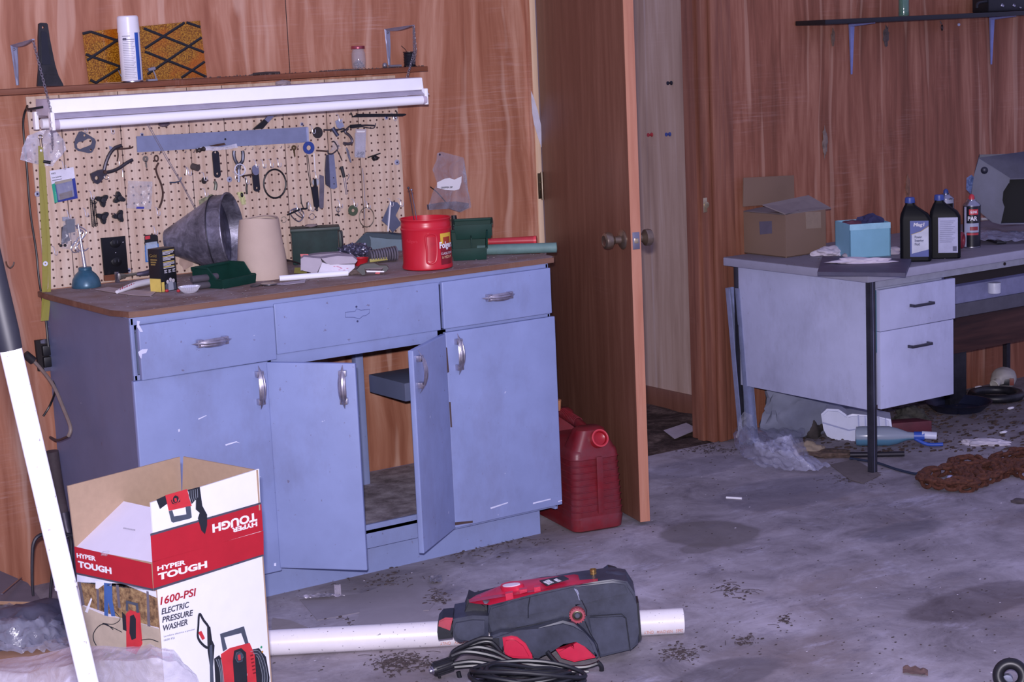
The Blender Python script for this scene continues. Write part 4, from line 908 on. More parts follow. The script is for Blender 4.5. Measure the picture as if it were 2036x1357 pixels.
# clear pack with washers
pk_ = T('hardware_pack', 'clear hanging pack with silver screws in its bottom', 'card pack', PEG.px(717, 285)); q5 = zH((607, 425), (800, 425), (780, 940), (600, 935))
qp(q5, [(0, 0), (1, 0), (1, 1), (0, 1)], .006, .001, M('#b9aeb8', .5), pk_, 'card', PEG); O('blister', MB().prism([quadpt(q5, u, v, PEG, .016) for u, v in ((.02, .14), (.98, .14), (.98, .99), (.02, .99))], (0, .008, 0), bev=.002), clearm('#d7d9ea', .35, 'blister'), pk_)
qp(q5, [(.10, .055), (.90, .055), (.88, .085), (.80, .11), (.20, .11), (.12, .085)], .007, .0005, m_white, pk_, 'print_block', PEG)
mb = MB(); rnd = random.Random(9)
for i in range(22):
    p = quadpt(q5, rnd.uniform(.12, .88), rnd.uniform(.80, .97), PEG, .009+rnd.random()*.004); d = V(rnd.uniform(-1, 1), rnd.uniform(-.3, .3), rnd.uniform(-1, 1)).normalized(); mb.tube([p-d*.004, p+d*.004], .0013, 5)
O('screws', mb, m_chr, pk_, kind='stuff')
# knotted black plug
O('drain_plug', MB().blob(PEG.px(*zX((1255, 712))[0], .02), (.012, .009, .0078), 3, .3, 3, 4).tube([PEG.px(*zX((1140, 705))[0], .012), PEG.px(*zX((1330, 640))[0], .02)], .0022, 8).ring(PEG.px(*zX((1225, 715))[0], .02), (1, 0, .2), .0088, .0014), m_blackp, label='black threaded rubber plug on the pegboard near its right edge', cat='plug')
# box cutter grey
bc = T('box_cutter', 'large grey metal knife handle hanging right of centre', 'knife', PEG.px(660, 340))
bar('handle', zX((560, 660), (635, 655), (685, 1150), (640, 1180), (585, 1165)), M('#8d92ad', .35, .5), None, parent=bc, th=.010); bar('side', zX((525, 670), (560, 660), (590, 1165), (520, 1110), (508, 900)), M('#4a4a5c', .5, .5), None, parent=bc, th=.007)
for px, py in zX((628, 1008), (635, 1100), (665, 860)): O('rivet', MB().lathe(PEG.px(px, py, .020), (0, -1, 0), [(.0022, 0), (0, .0015)], 10), m_dark, bc)
# two-prong black screwdriver
td = T('forked_tool', 'black handled tool with two thin silver prongs', 'tool', PEG.px(684, 360))
O('handle', MB().tube([PEG.px(*p, .014) for p in zX((745, 840), (765, 920), (785, 1000))], lambda t_: .0062-.001*t_, 12), M('#33343a', .4), td)
for a_, b_ in (((775, 1010), (815, 1262)), ((805, 1010), (832, 1255))): O('prong', MB().tube([PEG.px(*p, .014) for p in zX(a_, b_)], .0012, 6), m_chr, td)
O('spring_clip', MB().tube([PEG.px(*p, .014) for p in zX((845, 950), (862, 980), (830, 1050))], .0012, 6, smooth=3), m_chr, td)
# pull saw / black blade w cord
bs = T('hinged_blade', 'black folding blade with a white round pivot', 'knife', PEG.px(632, 370))
bar('blade', zo(380, 240, 4.241)((1015, 560), (1070, 555), (1082, 720), (1068, 740), (1040, 725)), m_gun, None, parent=bs, th=.005); O('pivot', MB().disc(PEG.px(*z4((1048, 520))[0], .016), (0, -1, 0), .0125, .003), M('#b9bdc9', .4, .3), bs)
bar('tang', z4((1036, 490), (1056, 490), (1062, 560), (1040, 562)), m_black, None, parent=bs, off=.019, th=.003); bar('end_link', rbar(z4((1058, 735))[0], z4((1062, 755))[0], 4.5), m_iron, None, parent=bs, holes=[(*z4((1062, 750))[0], .0012)], th=.002)
gb = bar('hinge_strap', z4((1085, 455), (1120, 470), (1122, 560), (1118, 735), (1090, 745), (1080, 720), (1086, 560)), M('#7c7684', .5, .5, var=.3), 'grey rust-stained strap hinge right of the black blade', th=.003, cat='hinge')
wire('cord_loop', z4((975, 285), (985, 420), (1010, 560), (1030, 640)), .0013, m_dark, 'thin black cord hanging below the blue washer', 'cord', off=.02); wire('cord_loop', z4((985, 290), (1000, 430), (1012, 540)), .0011, m_dark, 'thin second black cord strand hanging below the blue washer', 'cord', off=.022)
wire('straw', z4((1036, 275), (1046, 430)), .0016, m_white, 'thin white straw standing above the white pivot', 'straw', off=.02, sm=0)
# wire clamps lower
cw = T('cable_clamp', 'tangled chrome wire clamp with a dark handle', 'clamp', PEG.px(590, 428))
wire('frame', z4((840, 760), (838, 790), (870, 830), (915, 850), (950, 800), (930, 755), (880, 742)), .0024, m_chr, None, parent=cw, closed=True); wire('frame', z4((860, 755), (900, 800), (945, 820), (905, 765)), .0020, m_chr, None, parent=cw, closed=True, off=.018)
wire('handle', z4((810, 795), (870, 770), (930, 745), (975, 740), (978, 690)), .0030, m_black, None, parent=cw, off=.022); wire('handle', z4((925, 630), (930, 690), (950, 745)), .0020, m_black, None, parent=cw, off=.022)
O('wire_ring', MB().ring(PEG.px(*z4((1020, 810))[0], .012), (0, -1, 0), .0098, .0010), m_chr, label='thin wire ring right of the chrome clamp', cat='ring')
O('wire_ring', MB().ring(PEG.px(*z4((782, 835))[0], .012), (0, -1, 0), .0095, .0009), M('#8c887f', .4, .5), label='thin wire ring hanging beside the kraft paper roll', cat='ring')
wire('small_hanger', z4((1000, 760), (985, 745), (990, 690)), .0014, m_chr, 'small bright hook above the thin wire ring', 'hook')
kr = T('key_ring', 'small key ring with a tiny key on a dark hook', 'key ring', PEG.px(672, 418))
O('ring', MB().ring(PEG.px(*z4((1240, 750))[0], .014), (0, -1, 0), .0085, .0014, sx=.8), M('#7b7988', .35, .7), kr); wire('key', z4((1240, 720), (1240, 790)), .0022, m_rust, None, parent=kr, flat=.4, sm=0); wire('key', z4((1228, 790), (1250, 802)), .0028, m_blackp, None, parent=kr, sm=0)
O('green_washer', MB().disc(PEG.px(*z4((1363, 758))[0], .016), (0, -1, 0), .0180, .0035, .0062, 36), M('#4a5743', .6), label='olive green rubber washer on a white hook', cat='washer')
O('brass_ring', MB().ring(PEG.px(*z4((1480, 815))[0], .012), (0, -1, 0), .0330, .0017, sx=.86), M('#7d7468', .35, .7), label='large thin metal ring hanging right of the green washer', cat='ring')
wire('short_chain', z4((1445, 400), (1460, 560), (1465, 690), (1462, 830)), .0013, m_chr, 'bead wire hanging in the board groove above the metal ring', 'wire')
mp_ = T('metal_plate', 'grey L shaped metal bracket plate low at the pegboard right edge', 'plate', PEG.px(780, 430))
bar('plate', z4((1685, 680), (1740, 690), (1765, 720), (1745, 760), (1722, 800), (1760, 850), (1770, 880), (1700, 945), (1660, 890), (1608, 845), (1640, 780)), M('#6f7590', .35, .4), None, parent=mp_, th=.003)
bar('bright_edge', z4((1680, 690), (1688, 690), (1668, 935), (1658, 935)), m_white, None, parent=mp_, th=.004, off=.014)
# chrome hooks in bag at left
hb = T('hook_bag', 'clear bag of grey blocks and chrome hooks low on the left', 'bag', PEG.px(150, 460))
film(PEG, z3((440, 690), (520, 690), (540, 850), (500, 915), (418, 905), (425, 800)), .016, .006, m_clear, hb, 'bag')
bar('block', z3((470, 705), (530, 700), (535, 790), (480, 800)), M('#6f727e', .5), None, parent=hb, th=.010); bar('block', z3((440, 760), (470, 740), (500, 850), (440, 880)), M('#3e3f4b', .5), None, parent=hb, th=.006); bar('end_tag', z3((443, 685), (495, 683), (495, 712), (446, 715)), M('#a4a7b4', .4, .4), None, parent=hb, th=.004)
for i, pts in enumerate([((535, 745), (575, 790), (545, 850), (505, 900), (520, 935), (560, 930)), ((545, 742), (610, 780), (600, 820), (550, 880), (560, 920), (600, 925), (628, 905)), ((540, 760), (592, 790), (575, 850), (535, 905), (560, 935))]):
    wire('hook', z3(*pts), .0019, M('#c3c4d4', .2, .9), None, parent=hb, off=.02+.004*i)
for px, py in z3((432, 888), (462, 886)): O('end_cap', MB().blob(PEG.px(px, py, .02), (.005, .005, .0045), 2, 0), m_black, hb)
# red/blue blister low centre
bl = T('blister_card', 'red black and blue blister card behind the black box', 'card pack', PEG.px(300, 490)); q6 = z5((828, 300), (945, 292), (965, 520), (838, 540))
qp(q6, [(0, .08), (.06, 0), (.9, 0), (1, .08), (1, .36), (0, .38)], .006, .001, m_black, bl, 'header', PEG); qp(q6, [(0, .38), (1, .36), (1, 1), (0, 1)], .006, .001, M('#3d74b8', .4), bl, 'card', PEG, label='blue lower part of the card')
qp(q6, [(.05, .05), (.42, .03), (.42, .15), (.05, .17)], .007, .0005, M('#c23a44', .4), bl, 'logo_patch', PEG)
O('blister', MB().prism([quadpt(q6, u, v, PEG, .02) for u, v in ((.15, .3), (.95, .28), (.95, .95), (.2, .97))], (0, .012, 0), bev=.003), clearm('#cfe0f5', .5, 'blister_blue'), bl)
# insect nest lumps under the light
O('wasp_nest', MB().blob(PEG.px(*z1((1300, 985))[0], .016), (.018, .014, .009), 3, .2, 3, 6), M('#6b5c66', .9), label='small grey mud nest just under the shop light', cat='nest')
# black bar with bent ends on the right under the light
bb = T('black_bracket_bar', 'black bent-end metal bar hanging below the right end of the light', 'bar', onY(750, 230, WY-.04)); BB = Pl((0, WY-.045, 0), (1, 0, 0))
cut('bar', BB, zH((545, 210), (650, 150), (1490, 145), (1518, 155), (1510, 172), (1450, 195), (900, 205)), 0, .006, m_black, bb); 
O('prong', MB().tube([BB.px(*p) for p in zH((520, 125), (540, 165), (550, 205))], .0022, 6), m_black, bb); O('prong', MB().tube([BB.px(*p) for p in zH((1325, 95), (1350, 120), (1350, 150))], .0022, 6), m_black, bb)
# GRIPPER ZIP bag on the wall
HP = Pl((0, WY-.02, 0), (1, 0, 0))
gb_ = T('parts_bag', 'clear folded plastic bag with a white header nailed to the plywood', 'bag', HP.px(893, 360))
film(HP, zG((350, 25), (395, 8), (620, 70), (630, 170), (610, 300), (640, 360), (690, 480), (695, 590), (590, 640), (480, 600), (260, 615), (255, 560), (310, 400), (345, 340), (295, 200), (330, 110)), .008, .006, clearm('#b9b5c6', .40, 'bag_film'), gb_, 'bag', n=34)
cut('header_card', HP, zG((360, 330), (440, 290), (490, 283), (540, 300), (615, 265), (612, 330), (590, 400), (540, 412), (440, 405), (362, 385)), .014, .001, m_white, gb_, label='white paper header')
ht = text('GRIPPER ZIP', HP.px(*zG((400, 392))[0], .0155), (1, 0, -.045), (0, 0, 1), m_print, gb_, h=.0060, w=.048, bold=.02)
O('nail', MB().lathe(HP.px(*zG((388, 40))[0], .010), (0, -1, 0), [(.0035, 0), (.0028, .002), (0, .003)], 12), M('#2d2d55', .4, .5), gb_)
cut('tinted_pocket', HP, zG((255, 560), (400, 535), (560, 525), (690, 545), (690, 590), (590, 640), (480, 602), (262, 612)), .004, .001, clearm('#4f5266', .55, 'grey_film'), gb_)
wire('zip_strip', zG((290, 375), (360, 430), (430, 510), (480, 570)), .0020, m_blackp, None, parent=gb_, off=.012)
# hair-grip rods above the coffee can are built with the can
# ================================================================ THINGS ON THE WORKTOP
WT = WP+.0012
def on(px, py): return onZ(px, py, WT)
def vr(p):         # horizontal right / towards-camera unit vectors at a place
    d = CAM-V(p); d.z = 0; d.normalize(); return V(-d.y, d.x, 0), d
# --- blue oil can
o = on(172, 572); o.y = min(o.y, 5.30); o = on(172, 571); e = T('oil_can', 'squat blue bell oil can with a long thin spout', 'oil can', o)
m_ob = M('#2f5f78', .35, .2, var=.25, dust=.5, dustc='#5e6670'); R = .0445
O('bell', MB().lathe(o, (0, 0, 1), [(R-.001, 0), (R, .003), (R*.99, .010), (R*.90, .026), (R*.70, .040), (R*.50, .048), (R*.44, .052), (R*.46, .053), (R*.46, .059), (R*.40, .062), (0, .063)], 40), m_ob, e)
O('spout', MB().cyl(o+V(0, 0, .060), o+V(-.006, .01, .195), .0062, .0022, 14), M('#b9b6c2', .35, .7), e)
# --- rolled wrapper and paper scrap
r, d = vr(on(270, 575)); p0 = on(233, 585); p1 = on(302, 568)
O('rolled_wrapper', MB().tube([p0+V(0, 0, .006), (p0+p1)/2+V(0, 0, .014), p1+V(0, 0, .013)], lambda t_: .006+.006*math.sin(min(1, t_*1.5)*1.57), 14, smooth=4, flat=.8), m_white, label='white rolled wrapper with red lettering beside the black box', cat='wrapper')
wp_ = bpy.data.objects['rolled_wrapper']
q = (p0+p1)/2; rr_ = (p1-p0).normalized()
for k_ in range(7): c_ = p0+rr_*(.016+.011*k_)+d*.0125+V(0, 0, .011+.0008*k_); O('pink_print', MB().obox(c_, (rr_+V(0, 0, .5)).normalized(), d, (V(0, 0, 1)-rr_*.4).normalized(), .007, .0012, .0030+.002*(k_ % 2)), M('#c25060', .6), wp_)
pts = [on(x, y)+V(0, 0, .001) for x, y in ((190, 577), (215, 572), (240, 575), (300, 580), (318, 575), (300, 590), (262, 588), (238, 585))]
O('paper_scrap', MB().prism(pts, (0, 0, .001)), M('#b6a5a4', .8), label='flat greyish scrap of paper under the rolled wrapper', cat='paper')
# --- tap spindle
e = T('tap_valve', 'old chrome tap spindle lying behind the rolled wrapper', 'valve', on(240, 560)); a_, b_ = on(236, 562)+V(0, 0, .018), on(272, 556)+V(0, 0, .018)
O('square_head', MB().obox(a_-V(.006, .006, .018), (b_-a_).normalized(), V(-(b_-a_).y, (b_-a_).x, 0).normalized(), (0, 0, 1), .010, .014, .034, .003), m_chr, e)
O('spindle', MB().tube([a_, a_.lerp(b_, .3), a_.lerp(b_, .5), b_], lambda t_: .012-.007*min(1, t_*1.6), 14, smooth=4), M('#a6a396', .3, .8), e)
O('lever', MB().tube([b_+V(.0, 0, -.002), on(300, 552)+V(0, 0, .018), on(322, 540)+V(0, 0, .030), on(345, 540)+V(0, 0, .03)], lambda t_: .006+.012*t_, 12, smooth=5), M('#5c5668', .35, .6, var=.2), e, label='dark grey shaft')
# --- red drinks can
o = on(310, 540)+V(0, 0, .03); e = T('drinks_can', 'red aluminium can lying on its side behind the black box', 'can', on(310, 548)); ax = V(.92, .40, 0).normalized()
O('can_body', MB().lathe(o-ax*.03, ax, [(.026, .0), (.031, .006), (.0315, .02), (.0315, .11), (.026, .122), (0, .122)], 32), M('#b63344', .3, .4), e); O('can_end', MB().lathe(o-ax*.030, ax, [(.0262, .0), (.024, -.001), (.022, .006), (0, .006)], 32), m_chr, e)
O('silver_band', MB().lathe(o-ax*.03, ax, [(.0319, .020), (.0319, .034)], 32, open_=True), m_chr, e)
# --- folded brown bag peeking behind
pl_ = facing(310, 552, WT); pl_.o = pl_.o-pl_.n*.06
film(pl_, z5((880, 560), (960, 420), (1010, 380), (1080, 345), (1160, 370), (1230, 395), (1260, 560), (1100, 650), (900, 620)), 0, .01, M('#a78e83', .8), None, 'paper_bag', th=.001, label='crumpled brown paper behind the black box and the funnel', cat='paper bag')
# --- black box with text
A = on(322, 582); Bq = on(367, 573); r = (Bq-A); r.z = 0; wB = r.length; r.normalize(); nn = V(r.y, -r.x, 0)
if nn.dot(CAM-A) < 0: nn = -nn
fz_ = Pl(A, r); hB = .128; dB = .046
e = T('bulb_box', 'black and yellow box printed with three people standing on the bench', 'box', A)
wB = .066; bx = MB().obox(A-nn*dB, r, nn, (0, 0, 1), wB, dB, hB, .0008); O('box_shell', bx, M('#17171c', .45, var=.1), e)
m_yel = M('#d9c163', .5); m_pw = M('#c9c7cf', .5)
O('yellow_base', patch(Pl(A, r), .001, .012, .001, .030, c=.0002), m_yel, e)
S = Pl(A, -nn); SL = Pl(A-nn*dB, nn)
O('yellow_side', MB().prism([SL.at(.001, .001, .0007), SL.at(dB-.001, .001, .0007), SL.at(dB-.001, .04, .0007), SL.at(.001, .04, .0007)], -SL.n*.0005), m_yel, e)
for i, (zz, s_) in enumerate(((.108, 'Gold'),)): text(s_, SL.at(.008, zz-.004, .0009), nn, (0, 0, 1), M('#8a7440', .5), e, h=.009 if i < 2 else .005, w=.028)
for k_ in range(3): O('print_line', MB().prism([SL.at(.010, .094-.007*k_, .0007), SL.at(.036-.004*k_, .094-.007*k_, .0007), SL.at(.036-.004*k_, .098-.007*k_, .0007), SL.at(.010, .098-.007*k_, .0007)], -SL.n*.0005), M('#8a7440', .5), e)
Bp = Pl(A, r); rnd = random.Random(2)
for i in range(14):
    zz = .120-.0036*i-(.0022 if i > 3 else 0)-(.0024 if i > 7 else 0); L = .048 if i % 4 != 3 else .034
    O('print_line', patch(Bp, .014, .014+L*rnd.uniform(.9, 1), zz, zz+.0021, c=.0003), m_pw if i % 4 else m_yel, e)
for k in range(3):
    for j in range(3): O('print_line', patch(Bp, .016+.017*k, .016+.017*k+.011-.003*(j % 2), .062-.0035*j, .064-.0035*j, c=.0003), m_pw, e)
for k, (cx_, hh, ht_) in enumerate(((.026, '#5b5f6a', .034), (.050, '#4d4f5e', .035), (.038, '#9da0ae', .040))):
    O('person_print', MB().prism([Bp.at(cx_-.011, .002, .0012+.0002*k), Bp.at(cx_+.011, .002, .0012+.0002*k), Bp.at(cx_+.010, ht_*.6, .0012+.0002*k), Bp.at(cx_+.004, ht_*.72, .0012+.0002*k), Bp.at(cx_-.004, ht_*.72, .0012+.0002*k), Bp.at(cx_-.010, ht_*.6, .0012+.0002*k)], -Bp.n*.0004), M(hh, .5), e)
    O('face_print', MB().disc(Bp.at(cx_, ht_*.84, .0010), Bp.n, .0055, .0005+.0002*k), M('#c4bfc6', .5), e)
for x in (329, 352): O('red_bead', MB().blob(on(x, 581)+nn*.006+V(0, 0, .004), (.006, .005, .0045), 2, .1), M('#b22c36', .4), label='small red bead on the bench at the '+('left' if x < 340 else 'right')+' foot of the black box', cat='bead')
# --- crinkled foil cup
o = on(377, 582); mb = MB(); n_ = 64; rings = []
for rr0, zz, am in ((.019, 0, 0), (.020, .001, 0), (.0245, .007, .0011), (.0290, .015, .0020), (.0310, .0185, .0023), (.0300, .0185, .0021), (.0278, .014, .0018), (.0230, .006, .0009), (.018, .002, 0)):
    rings.append([o+V(math.cos(k*math.tau/n_)*(rr0+am*math.cos(k*math.pi/1.0)), math.sin(k*math.tau/n_)*(rr0+am*math.cos(k*math.pi)), zz) for k in range(n_)])
mb.loft(rings, cap=True); O('foil_cup', mb, M('#dcdce8', .28, .45, var=.05), label='small crinkled silver foil cup in front of the black box', cat='cup')
# --- two grey rubber sleeves
for i, (zz, off) in enumerate(((.011, 0), (.032, -.004))):
    a_ = on(388, 578)+V(off, .012, zz); b_ = on(440, 571)+V(off, .012, zz)
    O('rubber_sleeve', MB().tube([a_, a_.lerp(b_, .04), a_.lerp(b_, .96), b_], lambda t_: .0085 if t_ in (0, 1) else .0105, 18), M('#4c4750', .7, var=.15), label=('lower' if i == 0 else 'upper')+' of two grey rubber sleeves stacked beside the foil cup', cat='sleeve')
# --- green stacking bins
m_green = M('#12362e', .55, var=.12, spec=.2); m_greend = M('#1a302e', .6, var=.3, dust=.15, dustc='#3b3f47', spec=.25)
def bin_(o, r, f, w, dep, h, lab, low=.5, mat=m_green, t_=.0022, div=None, grp=None):   # o: front-left bottom corner, f: towards the back
    e = T('storage_bin', lab, 'storage bin', o); u = V(0, 0, 1); o = V(o)
    fl_ = .006    # sides taper out
    P = lambda a, b, c: o+r*a+f*b+u*c
    mb = MB(); mb.box8([P(0, 0, 0), P(w, 0, 0), P(w, dep, 0), P(0, dep, 0), P(0, 0, t_), P(w, 0, t_), P(w, dep, t_), P(0, dep, t_)])
    for s in (0, 1):
        x = 0 if not s else w; sg = -1 if not s else 1; prof = [(0, 0), (dep, 0), (dep, h), (dep*.42, h), (dep*.16, h*low), (0, h*low)]
        mb.prism([P(x+sg*fl_*(c/h), b, c) for b, c in prof], r*(-sg*t_))
        mb.tube([P(x+sg*(fl_*(c/h)+.001), b, c) for b, c in prof[2:]], .0026, 6)
    mb.box8([P(-fl_, dep-t_, 0), P(w+fl_, dep-t_, 0), P(w+fl_, dep, 0), P(-fl_, dep, 0), P(-fl_, dep-t_, h), P(w+fl_, dep-t_, h), P(w+fl_, dep, h), P(-fl_, dep, h)])
    O('tray', mb, mat, e)
    O('front_lip', MB().box8([P(0, -.003, 0), P(w, -.003, 0), P(w, t_, 0), P(0, t_, 0), P(-fl_*low, -.006, h*low), P(w+fl_*low, -.006, h*low), P(w+fl_*low, t_-.003, h*low), P(-fl_*low, t_-.003, h*low)], .0008), mat, e)
    O('rim', MB().obox(P(-fl_-.003, dep-.012, h-.006), r, f, u, w+2*fl_+.006, .015, .008, .002), mat, e)
    return e
o = on(442, 575); r = (on(514, 561)-o); r.z = 0; wr_ = r.length; r.normalize(); f = V(-r.y, r.x, 0)
bin_(o, r, f, wr_*.9, .115, .060, 'dark green open-front storage bin beside the big metal funnel', low=.45)
# --- big galvanised funnel
ctr = on(440, 556); ax = V(.80, -.55, .10).normalized(); ax = V(.93, -.30, .05).normalized()
fu = T('funnel', 'large dented galvanised funnel lying on its side on the bench', 'funnel', ctr)
def galv(c1='#45434f', c2='#706e7d', c3='#9f9db2'):
    n = N('galvanised'); f1 = n.noise(n.co, 26, 6, .7, .6); f2 = n.noise(n.map((1, 1, 1), loc=(3, 3, 3)), 7, 5, .65)
    col = n.ramp(n.math('ADD', n.math('MULTIPLY', f1, .5), n.math('MULTIPLY', f2, .5)), [(.38, c1), (.5, c2), (.64, c3)])
    n.set(col=col, rough=.42, metal=.45); n.bump(f1, .003, .4); return n.m
m_galv = galv()
FO = facing(452, 552, WT); FO.o = FO.o-FO.n*.10
top = FO.px(445, 380); bot = FO.px(475, 530)
Rb = .127; cc = FO.px(462, 458); cc.z = WT+Rb*.98+.003
mouth = cc
prof = [(.036, -.235), (.050, -.20), (.092, -.100), (.1135, -.052), (.1150, -.048), (.1155, -.004), (.1180, 0), (.1155, .001), (.1125, -.004), (.1110, -.048), (.088, -.10), (.046, -.20), (.030, -.23)]
pr_ = [(r0*1.075, h0*.92) for r0, h0 in prof]
axf = V(.74, -.67, 0).normalized()
axt = (axf*math.cos(.10)+V(0, 0, 1)*math.sin(.10)).normalized()
mb = MB().lathe(mouth, axt, pr_, 56, sy=1.0, open_=True); O('cone', mb, m_galv, fu)
O('rolled_rim', MB().ring(mouth, axt, .127, .0030, 56, 8), m_galv, fu); O('seam_ring', MB().ring(mouth-axt*.046, axt, .124, .0022, 56, 8), M('#35333d', .5, .5), fu)
O('strainer_disc', MB().lathe(mouth-axt*.045, axt, [(0, 0), (.1190, .0), (.1190, .001), (0, .001)], 48), galv('#30303c', '#555468', '#9a9ab2'), fu, label='dented inner sheet of the funnel mouth')
# --- kraft paper tube
o = on(521, 556)+V(.02, .035, 0); k_ = T('kraft_roll', 'upright cone of thick beige kraft paper beside the funnel', 'paper roll', o)
m_kraft = M('#bda899', .75, var=.06, sc_=9, bump=.3)
mb = MB(); rr = []; ri = []
for i in range(9):
    t_ = i/8; R_ = .083-.022*t_; rr.append([o+V(math.cos(a)*R_*(1+.015*math.sin(3*a+i)), math.sin(a)*R_*.9, .185*t_+(.004*math.sin(2*a) if i == 8 else 0)) for a in [q*math.tau/48 for q in range(48)]])
O('outer_sheet', mb.loft(rr+[[p+(o+V(0, 0, p.z-o.z)-p)*.05 for p in r0] for r0 in rr[::-1][:4]], cap=False), m_kraft, k_); O('top_fold', MB().loft([[p+V(0, 0, -.001) for p in rr[8]], [p+(o+V(0, 0, p.z-o.z)-p)*.12+V(0, 0, -.004) for p in rr[8]]], cap=False).loft([[o+(p-o)*.88+V(0, 0, .185*.12-.01) for p in rr[8]], [o+V(0, 0, .172)+(p-o-V(0, 0, p.z-o.z))*.05 for p in rr[8]]], cap=False), M('#93807b', .8), k_)
# --- green ammo box
o = on(585, 520); Ab = on(583, 528); r, d = vr(Ab); ab = T('ammo_box', 'dark green metal ammunition box with its hinged lid at the back of the bench', 'metal box', Ab)
AQ = Pl(Ab, r)
wA = (AQ.px(680, 515)-AQ.px(583, 520)).length; hA = .108; dpt = .085
O('box', MB().obox(Ab-d*dpt, r, d, (0, 0, 1), .150, dpt, hA, .004), m_greend, ab); O('lid', MB().obox(Ab-d*(dpt+.003)-r*.003+V(0, 0, hA-.002), r, d, (0, 0, 1), .160, dpt+.006, .011, .003), M('#1d302c', .5, var=.2), ab)
O('latch', MB().obox(Ab+r*.152-d*.055+V(0, 0, .045), r, d, (0, 0, 1), .014, .03, .055, .003), M('#1b2a28', .5, var=.2), ab); O('latch_wire', MB().tube([Ab+r*.156-d*.02+V(0, 0, .03), Ab+r*.164-d*.02+V(0, 0, .06), Ab+r*.160-d*.02+V(0, 0, .10)], .002, 6), m_iron, ab)
O('leaf_on_lid', MB().blob(Ab+r*.065-d*.04+V(0, 0, hA+.013), (.022, .014, .006), 2, .3), M('#8a7a7a', .9), label='dry grey leaf on the ammunition box lid', cat='leaf')
# --- dark clutter between roll and box
mb = MB(); mb.blob(on(572, 515)+V(0, 0, .018), (.018, .02, .022), 3, .4, 3, 3, floor=WT); O('lump', mb, M('#3f3a40', .8, var=.4), label='dark dusty lump between the kraft paper and the green box', cat='clutter')
# --- crumpled white packet
pk = T('paper_packet', 'crumpled grey-white paper packet with pink print on the bench', 'packet', on(650, 548)); FP2 = facing(640, 551, WT); m_paper = M('#cfcad8', .6, var=.05); m_paper2 = M('#a9a0ac', .7, var=.06)
def crum(pl, pts, off, dep, mat, parent, name, zoff=0, **k):
    return cut(name, pl, pts, off, dep, mat, parent, bev=.002, **k)
crum(FP2, zM((905, 330), (965, 290), (1275, 320), (1300, 390), (1200, 600), (1090, 590), (960, 530), (905, 540)), -.045, .055, m_paper2, pk, 'left_end')
crum(FP2, zM((1300, 390), (1430, 430), (1900, 430), (1900, 490), (1790, 590), (1220, 600)), -.055, .062, m_paper, pk, 'front_face', label='white side with faded pink print')
crum(FP2, zM((1285, 320), (1590, 270), (1860, 285), (1950, 360), (1910, 410), (1450, 435), (1370, 400)), -.060, .072, m_paper2, pk, 'top_flap')
crum(FP2, zM((910, 290), (1280, 235), (1620, 222), (1850, 280), (1590, 300), (1285, 322), (965, 285)), -.10, .05, M('#8d8390', .7), pk, 'back_flap')
for i in range(9):
    x = 1500+rnd.random()*260; y = 470+rnd.random()*70; q = FP2.px(*zM((x, y))[0], .0085); O('pink_print', MB().prism([q, q+FP2.r*.006, q+FP2.r*.005+V(0, 0, .002), q+V(0, 0, .0014)], -FP2.n*.0008), M('#c07f98', .6), pk)
O('red_strip', MB().prism([FP2.px(*p, -.05) for p in zM((895, 235), (1040, 235), (1050, 260), (905, 285))], -FP2.n*.004), M('#b8404a', .4), label='short red strip behind the white packet', cat='strip')
# --- white plastic tube piece
a_, b_ = on(556, 560), on(692, 549); O('plastic_tube', MB().tube([a_+V(0, 0, .009), b_+V(0, 0, .009)], .0088, 20), M('#f0f0f8', .3, var=.01), label='short smooth white plastic tube along the bench front', cat='tube')
pts = [on(x, y)+V(0, 0, .0008) for x, y in ((545, 566), (590, 560), (608, 557), (606, 563), (560, 568))]; O('paper_strip', MB().prism(pts, (0, 0, .0012)), m_paper2, label='grey strip of paper under the white tube', cat='paper')
for i, (x, y, x2, y2) in enumerate(((585, 545, 610, 545), (512, 545, 523, 548))): O('yellow_strip', MB().prism([on(x, y)+V(0, 0, .002), on(x2, y2)+V(0, 0, .002), on(x2+2, y2-5)+V(0, 0, .012), on(x+2, y-5)+V(0, 0, .012)], (0, .002, 0)), M('#a7a348', .5), label='dull yellow strip '+('behind the white tube' if i == 0 else 'beside the green bin'), cat='strip')
# --- ball of black cable
mb = MB(); rnd = random.Random(12); c0 = on(535, 556)
for k in range(9):
    pts = []; ph = rnd.random()*6
    for j in range(12): a = j*math.tau/12; pts.append(c0+V(rnd.uniform(-.006, .006)+math.cos(a)*.030, math.sin(a)*.020+rnd.uniform(-.004, .004)+.01, .016+.011*math.sin(a*2+ph)))
    mb.tube(pts, .0038, 6, True, smooth=2)
O('cable_tangle', mb, M('#1c1b20', .4, var=.3), label='tangled ball of black cable beside the white tube', cat='cable', kind=None)
O('cable', MB().tube([on(552, 548)+V(0, 0, .02), on(562, 535)+V(0, 0, .025), on(575, 530)+V(0, 0, .02), on(600, 532)+V(0, 0, .01)], .0025, 6, smooth=5), M('#2b2023', .6), label='thin dark cable arching behind the cable tangle', cat='cable')
O('round_tin', MB().lathe(on(535, 567), (0, 0, 1), [(.020, 0), (.0245, .002), (.0245, .0045), (.020, .006), (0, .0045)], 36), M('#8d8a94', .25, .9), label='flat round metal lid at the bench front edge', cat='tin')
O('small_plate', MB().lathe(on(508, 569)+V(0, 0, .0), (0, 0, 1), [(.025, 0), (.027, .003), (0, .0035)], 30, sy=.5), M('#57535c', .5, .5), label='flat dark metal piece left of the round lid', cat='plate')
mb = MB(); rnd = random.Random(31)
